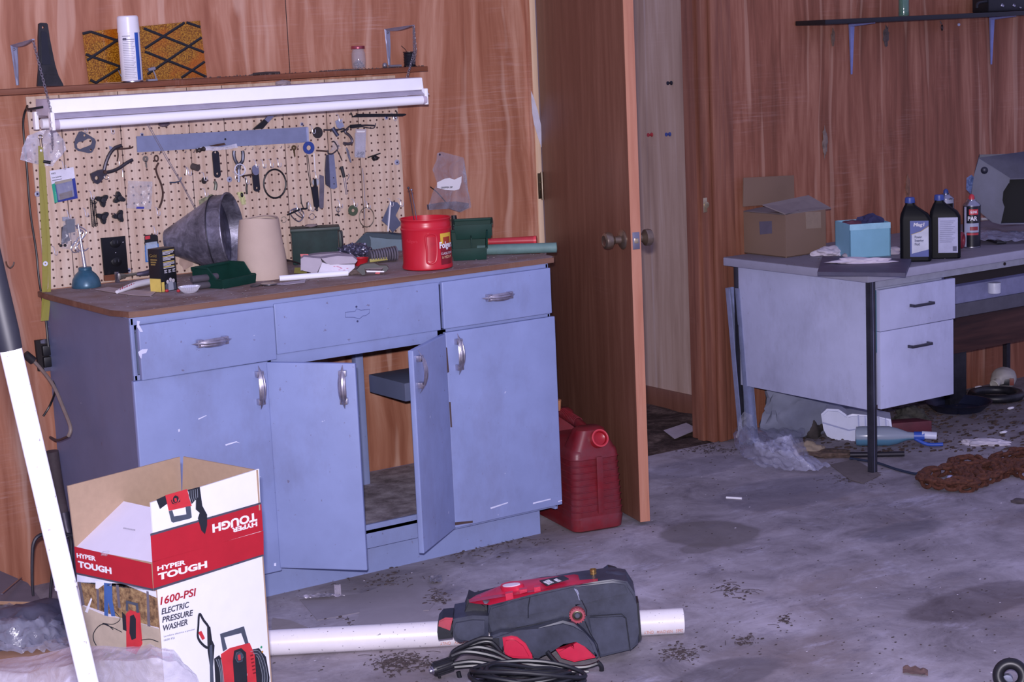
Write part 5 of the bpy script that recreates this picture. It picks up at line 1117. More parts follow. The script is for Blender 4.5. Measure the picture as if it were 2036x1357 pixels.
for i in range(420):
    p = on(rnd.uniform(120, 1080), 545); p.y = rnd.uniform(4.73, 5.36)+0; p.x = rnd.uniform(1.95, 3.4); s_ = rnd.uniform(.0007, .003); mb.blob(p+V(0, 0, s_*.4), (s_*rnd.uniform(1, 2), s_, s_*.6), 1, .3, seed=i)
O('bench_debris', mb, M('#7a6e70', .9, var=.6, sc_=300), label='grit and crumbs scattered over the worktop', cat='debris', kind='stuff')
# --- steel wool pile, red cup
O('steel_wool', MB().blob(on(705, 520)+V(.0, 0, .032), (.056, .036, .026), 4, .35, 5, 2, floor=WT+.012), M('#5d5c72', .35, .6, var=.8, sc_=400, bump=1.0, specks=1.0, speckc='#c9c9e0'), label='glittering heap of steel wool on the bench', cat='steel wool')
o = on(718, 528); O('red_cup', MB().lathe(o, (0, 0, 1), [(.018, 0), (.025, .022), (.0265, .024), (.0240, .024), (.0165, .003), (0, .003)], 32), M('#b31e28', .4), label='shallow red plastic cup under the steel wool', cat='cup')
# --- blue box lid
BL = facing(775, 505, WT); BL.o = BL.o-BL.n*.07; bx_ = T('tool_case', 'dark blue plastic case behind the steel wool', 'case', on(770, 500))
m_navy = M('#1f3547', .5, var=.2, dust=.12, dustc='#4a5262', spec=.3)
cut('case', BL, zQ((960, 330), (1120, 170), (1150, 158), (1420, 170), (1640, 190), (1640, 420), (1640, 480), (900, 480)), -.06, .06, m_navy, bx_, bev=.004); cut('case_panel', BL, zQ((1180, 200), (1240, 230), (1640, 250), (1640, 400), (1200, 380), (1210, 260)), 0, .004, M('#2f5168', .4, var=.15), bx_, bev=.002); cut('case_corner', BL, zQ((1040, 290), (1150, 185), (1190, 190), (1130, 310)), 0, .005, m_navy, bx_, bev=.002)
# --- glass vial, hair clip
O('glass_vial', MB().lathe(on(737, 490)+V(0, 0, .0), (0, 0, 1), [(.012, 0), (.012, .07), (.0095, .078), (.0095, .088), (.0125, .089), (.0125, .092), (.008, .092), (.008, .005), (0, .005)], 28), m_glass, label='small clear glass bottle neck standing behind the blue case', cat='bottle')
# --- coil of hose clamps / flex
a_ = on(735, 524)+V(0, 0, .022); b_ = on(800, 518)+V(0, 0, .026); ax_ = (b_-a_).normalized(); mb = MB()
fh = T('hose_coil', 'row of ribbed grey and yellow ring pads beside the red can', 'coil', on(765, 524))
for k in range(11):
    c_ = a_+ax_*(.0085*k); O('rib', MB().lathe(c_, ax_, [(.012, 0), (.0200+.0004*k, .0012), (.0200+.0004*k, .0062), (.012, .0074)], 26), M('#75707c', .35, .3, var=.25), fh)
O('yellow_strip', MB().obox(a_-V(0, 0, .017)+vr(a_)[1]*.013, ax_, vr(a_)[1], (0, 0, 1), .062, .006, .011, .002), M('#a9a05a', .5), fh)
# --- black clip with red and white
cl_ = T('black_clip', 'small black plastic clamp with white and red marks at the bench edge', 'clip', on(742, 548)); CP = facing(742, 547, WT)
cut('body', CP, zQ((1010, 660), (1060, 600), (1150, 575), (1250, 570), (1320, 600), (1420, 600), (1445, 640), (1400, 690), (1340, 690), (1380, 620), (1120, 640), (1130, 720), (1090, 730)), -.02, .028, m_black, cl_); cut('white_mark', CP, zQ((1140, 668), (1385, 672), (1380, 690), (1150, 690)), .008, .001, m_white, cl_); cut('red_mark', CP, zQ((1270, 690), (1330, 690), (1320, 715), (1260, 712)), .008, .001, M('#b8323c', .4), cl_)
cut('grey_top', CP, zQ((1110, 620), (1150, 580), (1240, 580), (1330, 605), (1400, 610), (1350, 650), (1130, 650)), -.004, .010, M('#6d6266', .7), cl_)
O('rag_heap', MB().blob(on(712, 545)+V(0, .01, .004), (.035, .022, .014), 3, .3, 3, 5, floor=WT), M('#6b5c58', .9, var=.2), label='low heap of brown dust cloth behind the white tube end', cat='cloth')
# --- red coffee can
o = on(852, 536); o = on(853, 533)+V(0, .0, 0); vR, vD = vr(o); o = o-vD*.0
cof = T('coffee_can', 'large bright red plastic coffee can with a moulded grip', 'coffee can', o); m_red = M('#c01f30', .33, var=.04, sc_=8); Rc = .079
base = on(851, 539)+vD*-.073; o = base; cof.location = o
O('can', MB().lathe(o, (0, 0, 1), [(Rc-.006, 0), (Rc-.001, .003), (Rc, .008), (Rc-.003, .020), (Rc-.002, .118), (Rc+.001, .126), (Rc-.002, .130), (Rc-.001, .140), (Rc-.003, .144), (Rc-.002, .152), (Rc+.001, .155), (Rc+.001, .158), (Rc-.003, .158), (Rc-.004, .02), (0, .012)], 72), m_red, cof)
dv = CAM-o; ba = math.atan2(dv.y, dv.x)
def cyp(a, z, rr=Rc-.002): t_ = ba+a; return o+V(math.cos(t_)*rr, math.sin(t_)*rr, z)
loop = [cyp(a, z) for a, z in ((-.02, .030), (.0, .060), (-.03, .09), (-.02, .106), (.10, .113), (.28, .113), (.40, .106), (.42, .08), (.40, .05), (.34, .030), (.20, .022), (.06, .022))]
O('grip_ridge', MB().tube([p for p in loop], .0034, 8, True, smooth=4), m_red, cof, label='raised oval ridge of the moulded grip')
O('grip_panel', MB().grid(lambda u, v: cyp(.02+u*.36, .030+v*.074, Rc-.0012), 12, 4, .001), M('#b41d2d', .33), cof)
def cyl_text(s, a, z, h, mat, w=None, bold=0, shear=0): return wtext(s, o, Rc-.0018, a, z, h, mat, cof, w=w, bold=bold, shear=shear)
wrap(o, Rc-.0022, .58, 1.25, .014, .112, M('#7a1420', .35), cof, 'label_dark', n=14); wrap(o, Rc-.0019, .585, 1.25, .080, .112, M('#d9b43c', .4), cof, 'label_yellow', n=14); wrap(o, Rc-.0016, .72, 1.15, .076, .100, M('#a13a22', .4), cof, 'label_picture', n=10)
cyl_text('Folgers', .93, .060, .026, m_white, w=.062, bold=.03); cyl_text('CLASSIC ROAST', .95, .046, .007, m_white, w=.056); cyl_text('& MEDIUM', .92, .034, .008, M('#d5b58c'), w=.045)
cyl_text('Folgers', -.62, .085, .012, M('#c93a49', .4), w=.040)
for i, (x0_, y0_) in enumerate(((812, 374), (818, 378))):
    p, q = onY(x0_, y0_, o.y+.05), o+V(-.01+.01*i, .03, .06); O('wire_pin', MB().tube([p, q], .0012, 6).blob(p, (.004, .004, .004), 2, 0), m_chr if i else m_iron, label=('left' if i == 0 else 'right')+' of two thin pins standing in the red coffee can', cat='pin')
# --- black post behind the can
q = on(905, 480); O('caulk_nozzle', MB().tube([on(906, 500), on(906, 500)+V(0, 0, .12)], lambda t_: .011-.002*t_, 16), m_blackp, label='black post standing between the red can and the green bins', cat='post')
# --- twin green bins at right
o = on(905, 517); r, d = vr(o); f = -d; o = on(902, 519)-d*.0
b1 = bin_(o+V(0, 0, 0), r, f, .105, .12, .085, 'dark green divided storage bin right of the red coffee can', low=.45)
O('divider', MB().obox(o+r*.058+f*.002, r, f, (0, 0, 1), .003, .10, .07, .0005), m_green, b1)
b2 = bin_(o+r*.012+f*.085+V(0, 0, .058), r, f, .112, .075, .058, 'second dark green bin stacked behind the divided one', low=.8)
# --- hammer with red handle
hm = T('hammer', 'hammer with a red and yellow handle lying at the back right of the bench', 'hammer', on(1020, 492)); a_, b_ = on(972, 493)+V(0, 0, .020), on(1062, 490)+V(0, 0, .020)
O('handle', MB().tube([a_, a_.lerp(b_, .3), a_.lerp(b_, .7), b_], lambda t_: .011+.004*t_, 18, smooth=4), M('#b3323c', .4), hm); O('collar', MB().tube([a_-(b_-a_)*.22, a_+(b_-a_)*.02], .0105, 16), M('#c08a3a', .5), hm); O('end_cap', MB().tube([b_, b_+(b_-a_)*.06], .0155, 18), M('#cf3f48', .4), hm)
O('head', MB().blob(on(945, 488)+V(0, 0, .02), (.03, .018, .016), 2, .1), M('#4e4a55', .5, .5), hm)
a_, b_ = on(950, 508)+V(0, 0, .0175), on(1107, 503)+V(0, 0, .0175); tt = T('green_tube', 'grey-green cardboard tube overhanging the right bench end', 'tube', on(1020, 506))
O('tube', MB().lathe(a_, (b_-a_), [(.0165, 0), (.0170, .004), (.0165, (b_-a_).length), (.0145, (b_-a_).length), (.0145, (b_-a_).length-.02), (0, (b_-a_).length-.02)], 28), M('#62807d', .6, var=.12, bump=.3), tt)
# --- electrical outlet and cords on the wall left of the cabinet
wo = T('wall_receptacle', 'uncovered black wall receptacle left of the blue cabinet', 'outlet', onY(95, 705, WY-.01)); OP = Pl((0, WY-.014, 0), (1, 0, 0))
cut('box', OP, zL((150, 250), (230, 240), (242, 370), (165, 380)), -.012, .014, m_dark, wo); 
for pts in (zL((170, 250), (190, 243), (215, 240), (214, 258), (190, 262), (172, 262)), zL((185, 365), (215, 360), (226, 362), (222, 376), (190, 380))): cut('mounting_ear', OP, pts, .004, .002, m_chr, wo)
for px, py in zL((198, 290), (203, 338)): O('receptacle', MB().box(onY(px, py, WY-.02).x-.016, onY(px, py, WY-.02).x+.016, WY-.030, WY-.014, onY(px, py, WY-.02).z-.016, onY(px, py, WY-.02).z+.016, .004), m_black, wo)
pts = [onY(60, 712, WY-.03), onY(78, 730, WY-.06), onY(105, 765, WY-.16), onY(125, 810, WY-.26), onY(140, 850, WY-.34), onY(136, 868, WY-.34), onY(115, 876, WY-.22), onY(100, 870, WY-.10)]
gc = T('power_lead', 'thick grey cord with a plug looping beside the blue cabinet', 'cord', pts[3]); O('cable', MB().tube(pts[:6], .0055, 8, smooth=6), M('#85766e', .6), gc); O('cable_tail', MB().tube(pts[5:], .004, 8, smooth=5), m_iron, gc)
O('plug', MB().tube([onY(50, 705, WY-.035), onY(66, 718, WY-.035)], .013, 14), M('#2c282c', .5), gc)
O('black_lead', MB().tube([onY(104, 690, WY-.02), onY(106, 745, WY-.02), onY(110, 775, WY-.05), onY(100, 805, WY-.02), onY(86, 828, WY-.02)], .0035, 8, smooth=5), m_black, label='thin black lead hanging below the wall receptacle', cat='cord')
O('coat_hook', MB().tube([onY(12, 521, WY-.004), onY(14, 528, WY-.02), onY(20, 533, WY-.04), onY(26, 528, WY-.045), onY(28, 521, WY-.045)], .0025, 8, smooth=4), m_brassd, label='small wire cup hook in the plywood at the left', cat='hook')
# --- garden fork
gf = T('garden_fork', 'old garden fork with a dark wooden handle leaning on the wall', 'garden fork', onY(125, 1150, WY-.12))
hy = WY-.46; g = lambda x, y, o_=0: onY(x, y, hy-o_)
O('handle', MB().tube([g(102, 898), g(112, 960), g(120, 1000), g(128, 1035, .02)], lambda t_: .020-.004*t_, 16, smooth=3), M('#3f3438', .7, var=.3), gf); O('socket', MB().tube([g(126, 1020, .02), g(132, 1050, .03), g(137, 1068, .04)], lambda t_: .017-.005*t_, 14), m_iron, gf)
for pts in ([(137, 1065), (110, 1062), (80, 1065), (67, 1080), (64, 1110), (64, 1160), (66, 1185)], [(137, 1065), (141, 1075), (143, 1110), (148, 1160), (150, 1195)], [(137, 1065), (125, 1075), (112, 1100), (103, 1150), (99, 1200)], [(137, 1065), (160, 1075), (172, 1110), (178, 1160)]):
    O('tine', MB().tube([g(x, y, .05) for x, y in pts], lambda t_: .0068-.003*t_, 8, smooth=5), M('#3f3d44', .5, .6, var=.3), gf)
# ================================================================ FLOOR: box, washer, pipe, pole, cans
# --- carton
hb = .5; A = onZ(308, 1120, hb); B = onZ(520, 1055, hb); C = onZ(150, 1090, hb); A.z = B.z = C.z = 0
rAB = (B-A); wAB = rAB.length; rAB.normalize(); rAC = (C-A); wAC = rAC.length; rAC.normalize(); D = B+C-A
bx = T('carton', 'tall open printed carton for a red pressure washer standing on the floor', 'box', (A+D)/2)
m_card = M('#a98f78', .8, var=.05, sc_=60, bump=.15); m_cw = M('#e9eaf2', .45, var=.02); m_cr = M('#b3202f', .4, var=.05); m_cline = M('#4b4a58', .5)
F1 = Pl(A, rAB); F2 = Pl(C, -rAC)       # front (white) face; left (photo) face
if F2.r.cross(F2.u).dot(CAM-C) < 0: pass
t_ = .004
def panel(P, Q, z0, z1_, name, mat, lean=V(0, 0, 0), nrm=None, **k):
    n_ = nrm; a = [P+V(0, 0, z0), Q+V(0, 0, z0), Q+V(0, 0, z1_)+lean, P+V(0, 0, z1_)+lean]
    return O(name, MB().prism(a, -V(n_)*t_), mat, bx, **k)
nF, nL = F1.n.copy(), F2.n.copy()
O('box_body', MB().prism([A+V(0, 0, .001), B+V(0, 0, .001), D+V(0, 0, .001), C+V(0, 0, .001)], (0, 0, t_)), m_card, bx)
panel(A, B, 0, hb, 'front_panel', m_cw, nrm=nF); panel(C, A, 0, hb, 'side_panel', m_card, nrm=nL)
panel(C, D, 0, hb, 'back_panel', m_card, nrm=-nF); panel(B, D, 0, hb, 'right_panel', m_card, nrm=-nL)
# flaps
Ft = Pl(A, rAB); hf = Ft.ab(Ft.px(300, 1000))[1]-hb
a = [A+V(0, 0, hb), B+V(0, 0, hb)]; ftl, ftr = Ft.px(300, 1000), Ft.px(515, 933)
O('front_flap', MB().prism([a[0], a[1], ftr, ftl], -nF*t_), m_cw, bx, label='upright printed front flap')
Fb = Pl(C, rAB); btl, btr = Fb.px(135, 967), Fb.px(358, 909)
O('back_flap', MB().prism([C+V(0, 0, hb), D+V(0, 0, hb), btr, btl], -nF*t_), m_card, bx)
Fd = Pl(D, (B-D)); dtl, dtr = Fd.px(367, 908), Fd.px(513, 935)
O('right_flap', MB().prism([D+V(0, 0, hb), B+V(0, 0, hb), dtr, dtl], -rAB*t_), m_card, bx)
# left flap folded inwards, its printed outer side up: plane through A-C fold and a raised inner edge
ctop = onZ(222, 992, hb+.075); atop = onZ(303, 1010, hb+.085)
O('inner_flap', MB().prism([C+V(0, 0, hb), A+V(0, 0, hb)-nF*.006, atop, ctop], (0, 0, -.003)), M('#ded9ea', .5, var=.02), bx, label='white left flap folded inward')
fr = (A-C).normalized()
q = onZ(245, 1052, hb+.045); up_ = ((ctop+atop)/2-(A+C)/2-V(0, 0, hb)).normalized(); [O('print_block', MB().obox(q+fr*(.005*k_), fr, fr.cross(up_), up_, .0038, .0006, .004), M('#a9a6b4'), bx) for k_ in range(8)]
# print: front
def dec(P, pts, off, mat, name, th=.0005, **k): return cut(name, P, pts, off, th, mat, bx, **k)
# red band wraps round the fold; grey keylines
dec(F1, zB((862, 676), (1490, 502), (1492, 640), (870, 835)), .0002, m_cr, 'red_band'); dec(Ft, zB((852, 525), (1478, 345), (1488, 500), (862, 680)), .0002, m_cr, 'red_band')
dec(F1, zB((868, 828), (1490, 634), (1490, 644), (872, 840)), .0009, m_cline, 'key_line'); dec(Ft, zB((850, 518), (1476, 340), (1478, 350), (852, 530)), .0009, m_cline, 'key_line')
dec(F2, zB((420, 590), (855, 690), (865, 835), (432, 742)), .0002, m_cr, 'red_band'); dec(F2, zB((432, 738), (866, 830), (867, 840), (433, 748)), .0009, m_cline, 'key_line')
def ftext(s, P, x, y, x2, y2, hpx, mat, zfn=zB, bold=.03, shear=.0, flip=False, off=.0012):
    (a_, b_), (c_, d_) = zfn((x, y), (x2, y2)); p, q = P.px(a_, b_), P.px(c_, d_); w = (q-p).length; hh = (P.px(a_, b_)-P.px(a_, b_-hpx/2.845)).length; dr = (q-p).normalized()
    up = P.n.cross(dr)
    return text(s, p+P.n*.0009, dr, up, mat, bx, h=hh, w=w, bold=bold, shear=shear)
ftext('HYPER', F1, 888, 729, 1048, 691, 27, m_cw); ftext('TOUGH', F1, 893, 782, 1170, 708, 40, m_cw, bold=.045)
ftext('HYPER', F2, 438, 652, 545, 672, 26, m_cw); ftext('TOUGH', F2, 446, 706, 634, 746, 36, m_cw, bold=.045)
# upside down logo on the flap
def flipt(s, x, y, x2, y2, hpx):
    (a_, b_), (c_, d_) = zB((x, y), (x2, y2)); p, q = Ft.px(a_, b_), Ft.px(c_, d_); dr = (p-q).normalized(); w = (q-p).length; hh = hpx/2.845*(Ft.px(a_, b_)-Ft.px(a_, b_-10)).length/10
    text(s, q+Ft.n*.0009, dr, Ft.n.cross(dr), m_cw, bx, h=hh, w=w, bold=.04)
flipt('TOUGH', 1198, 464, 1450, 395, 50); flipt('HYPER', 1308, 486, 1452, 447, 27)
ftext('1600-PSI', F1, 905, 922, 1108, 868, 46, M('#a81f2e', .5), shear=.15, bold=.02)
for i, (s, x2, y) in enumerate((('ELECTRIC', 1068, 976), ('PRESSURE', 1090, 1022), ('WASHER', 1060, 1070))): ftext(s, F1, 912+4*i, y, x2, y-42+(0 if i < 2 else 0)+4*(i == 2), 34, m_print, shear=.15, bold=.02)
ftext('Lavadora electrica a presion', F1, 925, 1106, 1100, 1064, 12, M('#7f7f90'), bold=0); ftext('1600 PSI', F1, 925, 1126, 985, 1112, 11, M('#7f7f90'), bold=0)
# printed washer pictures
m_pr = M('#c8343c', .45); m_pd = M('#23262e', .45); m_pg = M('#4a5160', .45)
def washer_print(P, pts):
    for name, mat, off, poly in pts: dec(P, zB(*poly), off, mat, name)
washer_print(F1, [
 ('printed_handle', m_pg, .0003, [(1245, 1085), (1380, 1042), (1410, 1150), (1392, 1155), (1365, 1080), (1268, 1105), (1285, 1170), (1262, 1185)]),
 ('printed_body', m_pr, .0006, [(1250, 1200), (1300, 1165), (1412, 1135), (1440, 1200), (1460, 1480), (1270, 1480)]),
 ('printed_panel', m_pd, .0012, [(1325, 1180), (1365, 1165), (1392, 1190), (1405, 1480), (1335, 1480), (1318, 1240)]),
 ('printed_dial', m_pg, .0018, [(1335, 1190), (1360, 1182), (1378, 1205), (1372, 1240), (1345, 1248), (1330, 1225)]), ('printed_dial_mark', m_pr, .0024, [(1345, 1205), (1360, 1200), (1362, 1232), (1350, 1236)]),
 ('printed_hose', m_pd, .0003, [(1212, 1225), (1240, 1205), (1262, 1240), (1290, 1480), (1225, 1480)]), ('printed_hose', m_pd, .0003, [(1418, 1175), (1465, 1165), (1505, 1215), (1525, 1330), (1520, 1480), (1450, 1480)]),
('printed_gun', m_pd, .0006, [(1172, 1040), (1190, 1045), (1200, 1120), (1214, 1150), (1205, 1280), (1190, 1280), (1175, 1180)]),
 ('printed_lance', m_pg, .0009, [(1185, 1150), (1200, 1145), (1215, 1480), (1192, 1480)]), ('printed_trigger', m_pr, .0012, [(1120, 1075), (1140, 1068), (1160, 1110), (1145, 1120)])])
O('printed_grip', MB().tube([F1.px(*p, .0012) for p in zB((1128, 972), (1152, 1008), (1180, 1048), (1186, 1100), (1180, 1160), (1150, 1148), (1120, 1105), (1122, 1040))], .0030, 8, True, smooth=5, flat=.25, up=F1.n), m_pd, bx)
for k in range(5):
    O('printed_coil', MB().tube([F1.px(*p, .0016) for p in zB((1418+8*k, 1185+6*k), (1460, 1180+10*k), (1492-5*k, 1230+8*k), (1512-7*k, 1320), (1505-6*k, 1400))], .0007, 5, smooth=5), m_pg if k % 2 else M('#8d93a0', .5), bx)
    O('printed_coil', MB().tube([F1.px(*p, .0016) for p in zB((1222+7*k, 1228), (1245+4*k, 1300), (1250+5*k, 1400))], .0007, 5, smooth=5), m_pg if k % 2 else M('#8d93a0', .5), bx)
for k in range(6): dec(F1, zB((1416+3*k, 1205+20*k), (1432+3*k, 1200+20*k), (1433+3*k, 1208+20*k), (1417+3*k, 1213+20*k)), .0012, M('#7c1c24', .5), 'printed_vent')
O('printed_fitting', MB().disc(F1.px(*zB((1478, 1160))[0], .0005), F1.n, .003, .0006), M('#2f8f5f', .5), bx); O('printed_fitting', MB().disc(F1.px(*zB((1484, 1186))[0], .0005), F1.n, .0025, .0006), M('#c98a3a', .5), bx)
O('printed_dial_ring', MB().ring(F1.px(*zB((1357, 1212))[0], .002), F1.n, .0105, .0010, 30, 6), m_pd, bx); O('printed_dial_ring', MB().ring(Ft.px(*zB((994, 322))[0], .002), Ft.n, .0095, .0010, 30, 6), m_pr, bx)
for k in range(5): O('printed_coil', MB().tube([Ft.px(*p, .0016) for p in zB((1068+12*k, 275-3*k), (1070+12*k, 310-3*k), (1082+9*k, 345-8*k))], .0006, 5, smooth=4), M('#8d93a0', .5), bx)
O('printed_cord', MB().tube([F2.px(*p, .002) for p in zB((650, 960), (680, 1000), (640, 1030), (580, 1025), (640, 1050), (690, 1075))], .0009, 5, smooth=5), m_pd, bx); O('printed_cord', MB().tube([F2.px(*p, .002) for p in zB((800, 1120), (850, 1115), (895, 1130))], .0010, 5, smooth=5), m_pd, bx)
ftext('TOUGH', F1, 1330, 1340, 1396, 1322, 14, m_cw, off=.002)
washer_print(Ft, [
 ('printed_body', m_pr, .0006, [(935, 300), (1058, 265), (1085, 360), (955, 388)]), ('printed_hose', m_pd, .0003, [(885, 325), (940, 300), (950, 345), (905, 378)]), ('printed_hose', m_pd, .0003, [(1062, 270), (1130, 252), (1130, 300), (1085, 350)]),
 ('printed_handle', m_pg, .0009, [(955, 390), (975, 385), (985, 420), (1055, 408), (1050, 365), (1078, 360), (1085, 425), (1075, 432), (980, 455), (970, 450)]), ('printed_dial', m_pd, .0012, [(968, 330), (990, 300), (1015, 310), (1020, 335), (995, 350), (975, 348)]), ('printed_dial_mark', m_pr, .0018, [(985, 318), (998, 315), (1002, 335), (990, 338)]),
 ('printed_gun', m_pd, .0012, [(1110, 260), (1130, 252), (1145, 360), (1172, 410), (1172, 470), (1160, 520), (1140, 500), (1120, 430), (1130, 400), (1108, 380)])])
# side photograph
def gardenpic():
    n = N('printed_hedge'); f = n.noise(n.co, 60, 5, .7); n.set(col=n.ramp(f, [(.35, '#4d3b2a'), (.5, '#8a6c4c'), (.65, '#b09468')]), rough=.5); return n.m
dec(F2, zB((434, 748), (868, 842), (882, 842), (925, 1400), (480, 1400), (452, 1130)), .0002, M('#cfc9d0', .5), 'side_picture'); dec(F2, zB((436, 790), (700, 800), (885, 880), (900, 1050), (700, 1000), (470, 920)), .0006, gardenpic(), 'printed_hedge')
dec(F2, zB((452, 920), (600, 985), (700, 1000), (902, 1058), (935, 1480), (480, 1480), (455, 1150)), .0010, M('#b8a996', .5), 'printed_path'); dec(F2, zB((436, 750), (880, 844), (884, 882), (700, 802), (436, 792)), .0006, M('#dfe1f0', .5), 'printed_sky')
for pts in (((442, 790), (456, 792), (478, 920), (462, 925)), ((655, 805), (670, 808), (682, 940), (668, 935)), ((828, 842), (840, 845), (850, 1045), (834, 1040)), ((545, 830), (558, 835), (562, 950), (550, 950))): dec(F2, zB(*pts), .0014, M('#6b6570', .5), 'printed_post')
dec(F2, zB((588, 795), (632, 800), (636, 900), (652, 985), (630, 985), (612, 900), (610, 985), (590, 980)), .0018, M('#3f62a0', .5), 'printed_jeans'); dec(F2, zB((540, 785), (590, 790), (632, 800), (628, 815), (585, 808), (555, 830), (540, 828)), .0018, m_cw, 'printed_shirt')
dec(F2, zB((480, 960), (515, 880), (520, 890), (495, 965)), .0018, m_cw, 'printed_spray')
dec(F2, zB((712, 970), (735, 950), (790, 965), (805, 1140), (770, 1200), (715, 1180)), .0018, m_pr, 'printed_body'); dec(F2, zB((735, 985), (755, 975), (768, 1000), (768, 1110), (745, 1120), (732, 1080)), .0024, m_pd, 'printed_panel'); dec(F2, zB((712, 895), (780, 912), (786, 965), (772, 965), (768, 925), (724, 912), (724, 955), (712, 955)), .0022, m_pg, 'printed_handle')
dec(F2, zB((690, 960), (712, 985), (716, 1070), (695, 1060)), .002, m_pd, 'printed_hose')
O('printed_cord', MB().tube([F2.px(*p, .002) for p in zB((640, 1060), (600, 1030), (560, 1040), (530, 1080), (530, 1120), (545, 1150))], .0012, 5, smooth=5), m_pd, bx)
O('tape_end', MB().blob(A+V(0, 0, hb)+fr*-.16+rAB*.002, (.014, .008, .006), 2, .3), m_clear, bx)
# --- foreground pole
d0 = 2.55; Pp = CAM+CF*d0
PL_ = Pl(Pp, CR); PL_ = Pl(Pp-CF*0, _r, (0, 0, 1))
a_ = PL_.px(-4, 560); m_ = PL_.px(20, 690); j_ = PL_.px(131, 1165); dirp = (j_-m_).normalized(); end = m_+dirp*((m_.z-.0)/(-dirp.z)); endp = end-dirp*.02
pole = T('extension_pole', 'white telescopic pole with a black grip leaning in the left foreground', 'pole', end)
pxm = (PL_.px(45, 690)-PL_.px(1, 690)).length/2
O('upper_tube', MB().tube([m_, j_], pxm*1.0, 28), M('#dfdfe6', .35, var=.03, specks=.1, speckc='#8c8790'), pole)
O('collar', MB().lathe(j_, dirp, [(pxm*1.0, -.001), (pxm*1.06, 0), (pxm*1.06, .0025), (pxm*.9, .004)], 28), M('#c9c6d0', .4), pole)
O('lower_tube', MB().tube([j_+dirp*.003, endp], pxm*.93, 28), M('#dfdfe6', .35, var=.03, specks=.1, speckc='#8c8790'), pole); O('foot', MB().tube([endp-dirp*.02, end-dirp*.003], pxm*1.15, 20), m_black, pole)
O('grip', MB().tube([m_-dirp*.42, m_-dirp*.20, m_-dirp*.02, m_+dirp*.004], lambda t_: pxm*(1.13 if t_ < .97 else 1.05), 28), M('#1d1d27', .5), pole)
# --- PVC pipe
p1, p0 = onZ(1360, 1262), onZ(545, 1306); dpp = (p1-p0); dpp.z = 0; dpp.normalize(); Rp = .0345; nb = V(-dpp.y, dpp.x, 0)
if nb.y < 0: nb = -nb
s_ = p0-dpp*.25+nb*.012+V(0, 0, Rp); e_ = p1+nb*.012+V(0, 0, Rp)
Ln = (e_-s_).length; pv = T('plastic_pipe', 'long white plastic pipe with orange print lying on the floor', 'pipe', (s_+e_)/2-V(0, 0, Rp))
O('pipe', MB().lathe(s_, dpp, [(Rp, 0), (Rp, Ln), (Rp-.004, Ln), (Rp-.004, .001)], 40, open_=True), M('#e6e1e6', .35, var=.03, specks=.12, speckc='#6c6670'), pv)
def ptext(s, dist, w):     # print runs upside down along the near side of the pipe
    base = e_-dpp*dist; side = (-nb*.93-V(0, 0, 1)*.36).normalized(); q = base+side*(Rp+.0004)
    upv = dpp.cross(side); upv = -V(0, 0, 1)*.93+nb*.36; text(s, q, -dpp, upv.normalized() if (-dpp).cross(upv).dot(side) > 0 else -upv.normalized(), M('#c98a78', .6), pv, h=.0105, w=w, bold=0, th=.0002)
ptext('2665   NSF-DWV   ONLY', .005, .105); ptext('ASTM-D 2665   NSF-DWV   ONLY', .50, .16)
# --- jerry can
m_jr = M('#74141d', .42, var=.15, dust=.6, dustc='#5f4148'); m_jr2 = M('#6a1119', .42, var=.15, dust=.5, dustc='#553a40')
fl_ = V(3.385, 4.690, 0); ax1 = V(3.570, 4.655, 0)-fl_; wj = ax1.length; ax1.normalize(); ax2 = V(3.495, 5.045, 0)-fl_; lj = .355; ax2 = (ax2-ax1*ax2.dot(ax1)).normalized()
jc = T('fuel_can', 'dusty red plastic fuel can standing between cabinet and open door', 'fuel can', fl_+ax1*wj/2+ax2*lj/2); J = lambda a, b, c: fl_+ax1*a+ax2*b+V(0, 0, c)
def rr_ring(z, ins=0, rad=.028, x0=0, x1=None, y0=0, y1=None, n=6):
    x1 = wj if x1 is None else x1; y1 = lj if y1 is None else y1; x0 += ins; y0 += ins; x1 -= ins; y1 -= ins; out = []
    rad = max(.004, min(rad, (x1-x0)/2-.001, (y1-y0)/2-.001))
    for cx_, cy_, a0 in ((x1-rad, y0+rad, -90), (x1-rad, y1-rad, 0), (x0+rad, y1-rad, 90), (x0+rad, y0+rad, 180)):
        for k in range(n+1): a = math.radians(a0+90*k/n); out.append(J(cx_+math.cos(a)*rad, cy_+math.sin(a)*rad, z(cx_, cy_) if callable(z) else z))
    return out
rings = [rr_ring(0, .012), rr_ring(.006, .004), rr_ring(.045, 0), rr_ring(.05, .003)]
nr = 9
for k in range(nr):
    z0 = .052+k*.0215; ins = 0.0008*k
    rings += [rr_ring(z0, ins+.0028), rr_ring(z0+.0165, ins+.0015), rr_ring(z0+.0185, ins-.0004), rr_ring(z0+.0205, ins+.0012)]
z0 = .052+nr*.0215; rings += [rr_ring(z0, .008), rr_ring(z0+.012, .009)]
zt = z0+.012
# shoulders slope in from the long sides; front stays upright then slopes
zt_top = .355
def sh(k): t_ = k; return rr_ring(zt+(.335-zt)*t_, .009, .026, x0=.050*t_, x1=wj-.050*t_, y0=.012*t_, y1=lj-.03*t_)
for k in (.3, .6, .85, 1.0): rings.append(sh(k))
rings.append(rr_ring(.346, .016, .02, x0=.056, x1=wj-.056, y0=.02, y1=lj-.035))
# keep body lower at the middle (grip recess): body loft up to shoulders then separate handle bridge
k_low = len([1]) ; body = rings[:-5]+[rr_ring(zt+.012, .012), rr_ring(zt+.03, .03), rr_ring(zt+.036, .05)]
O('tank', MB().loft(body), m_jr, jc)
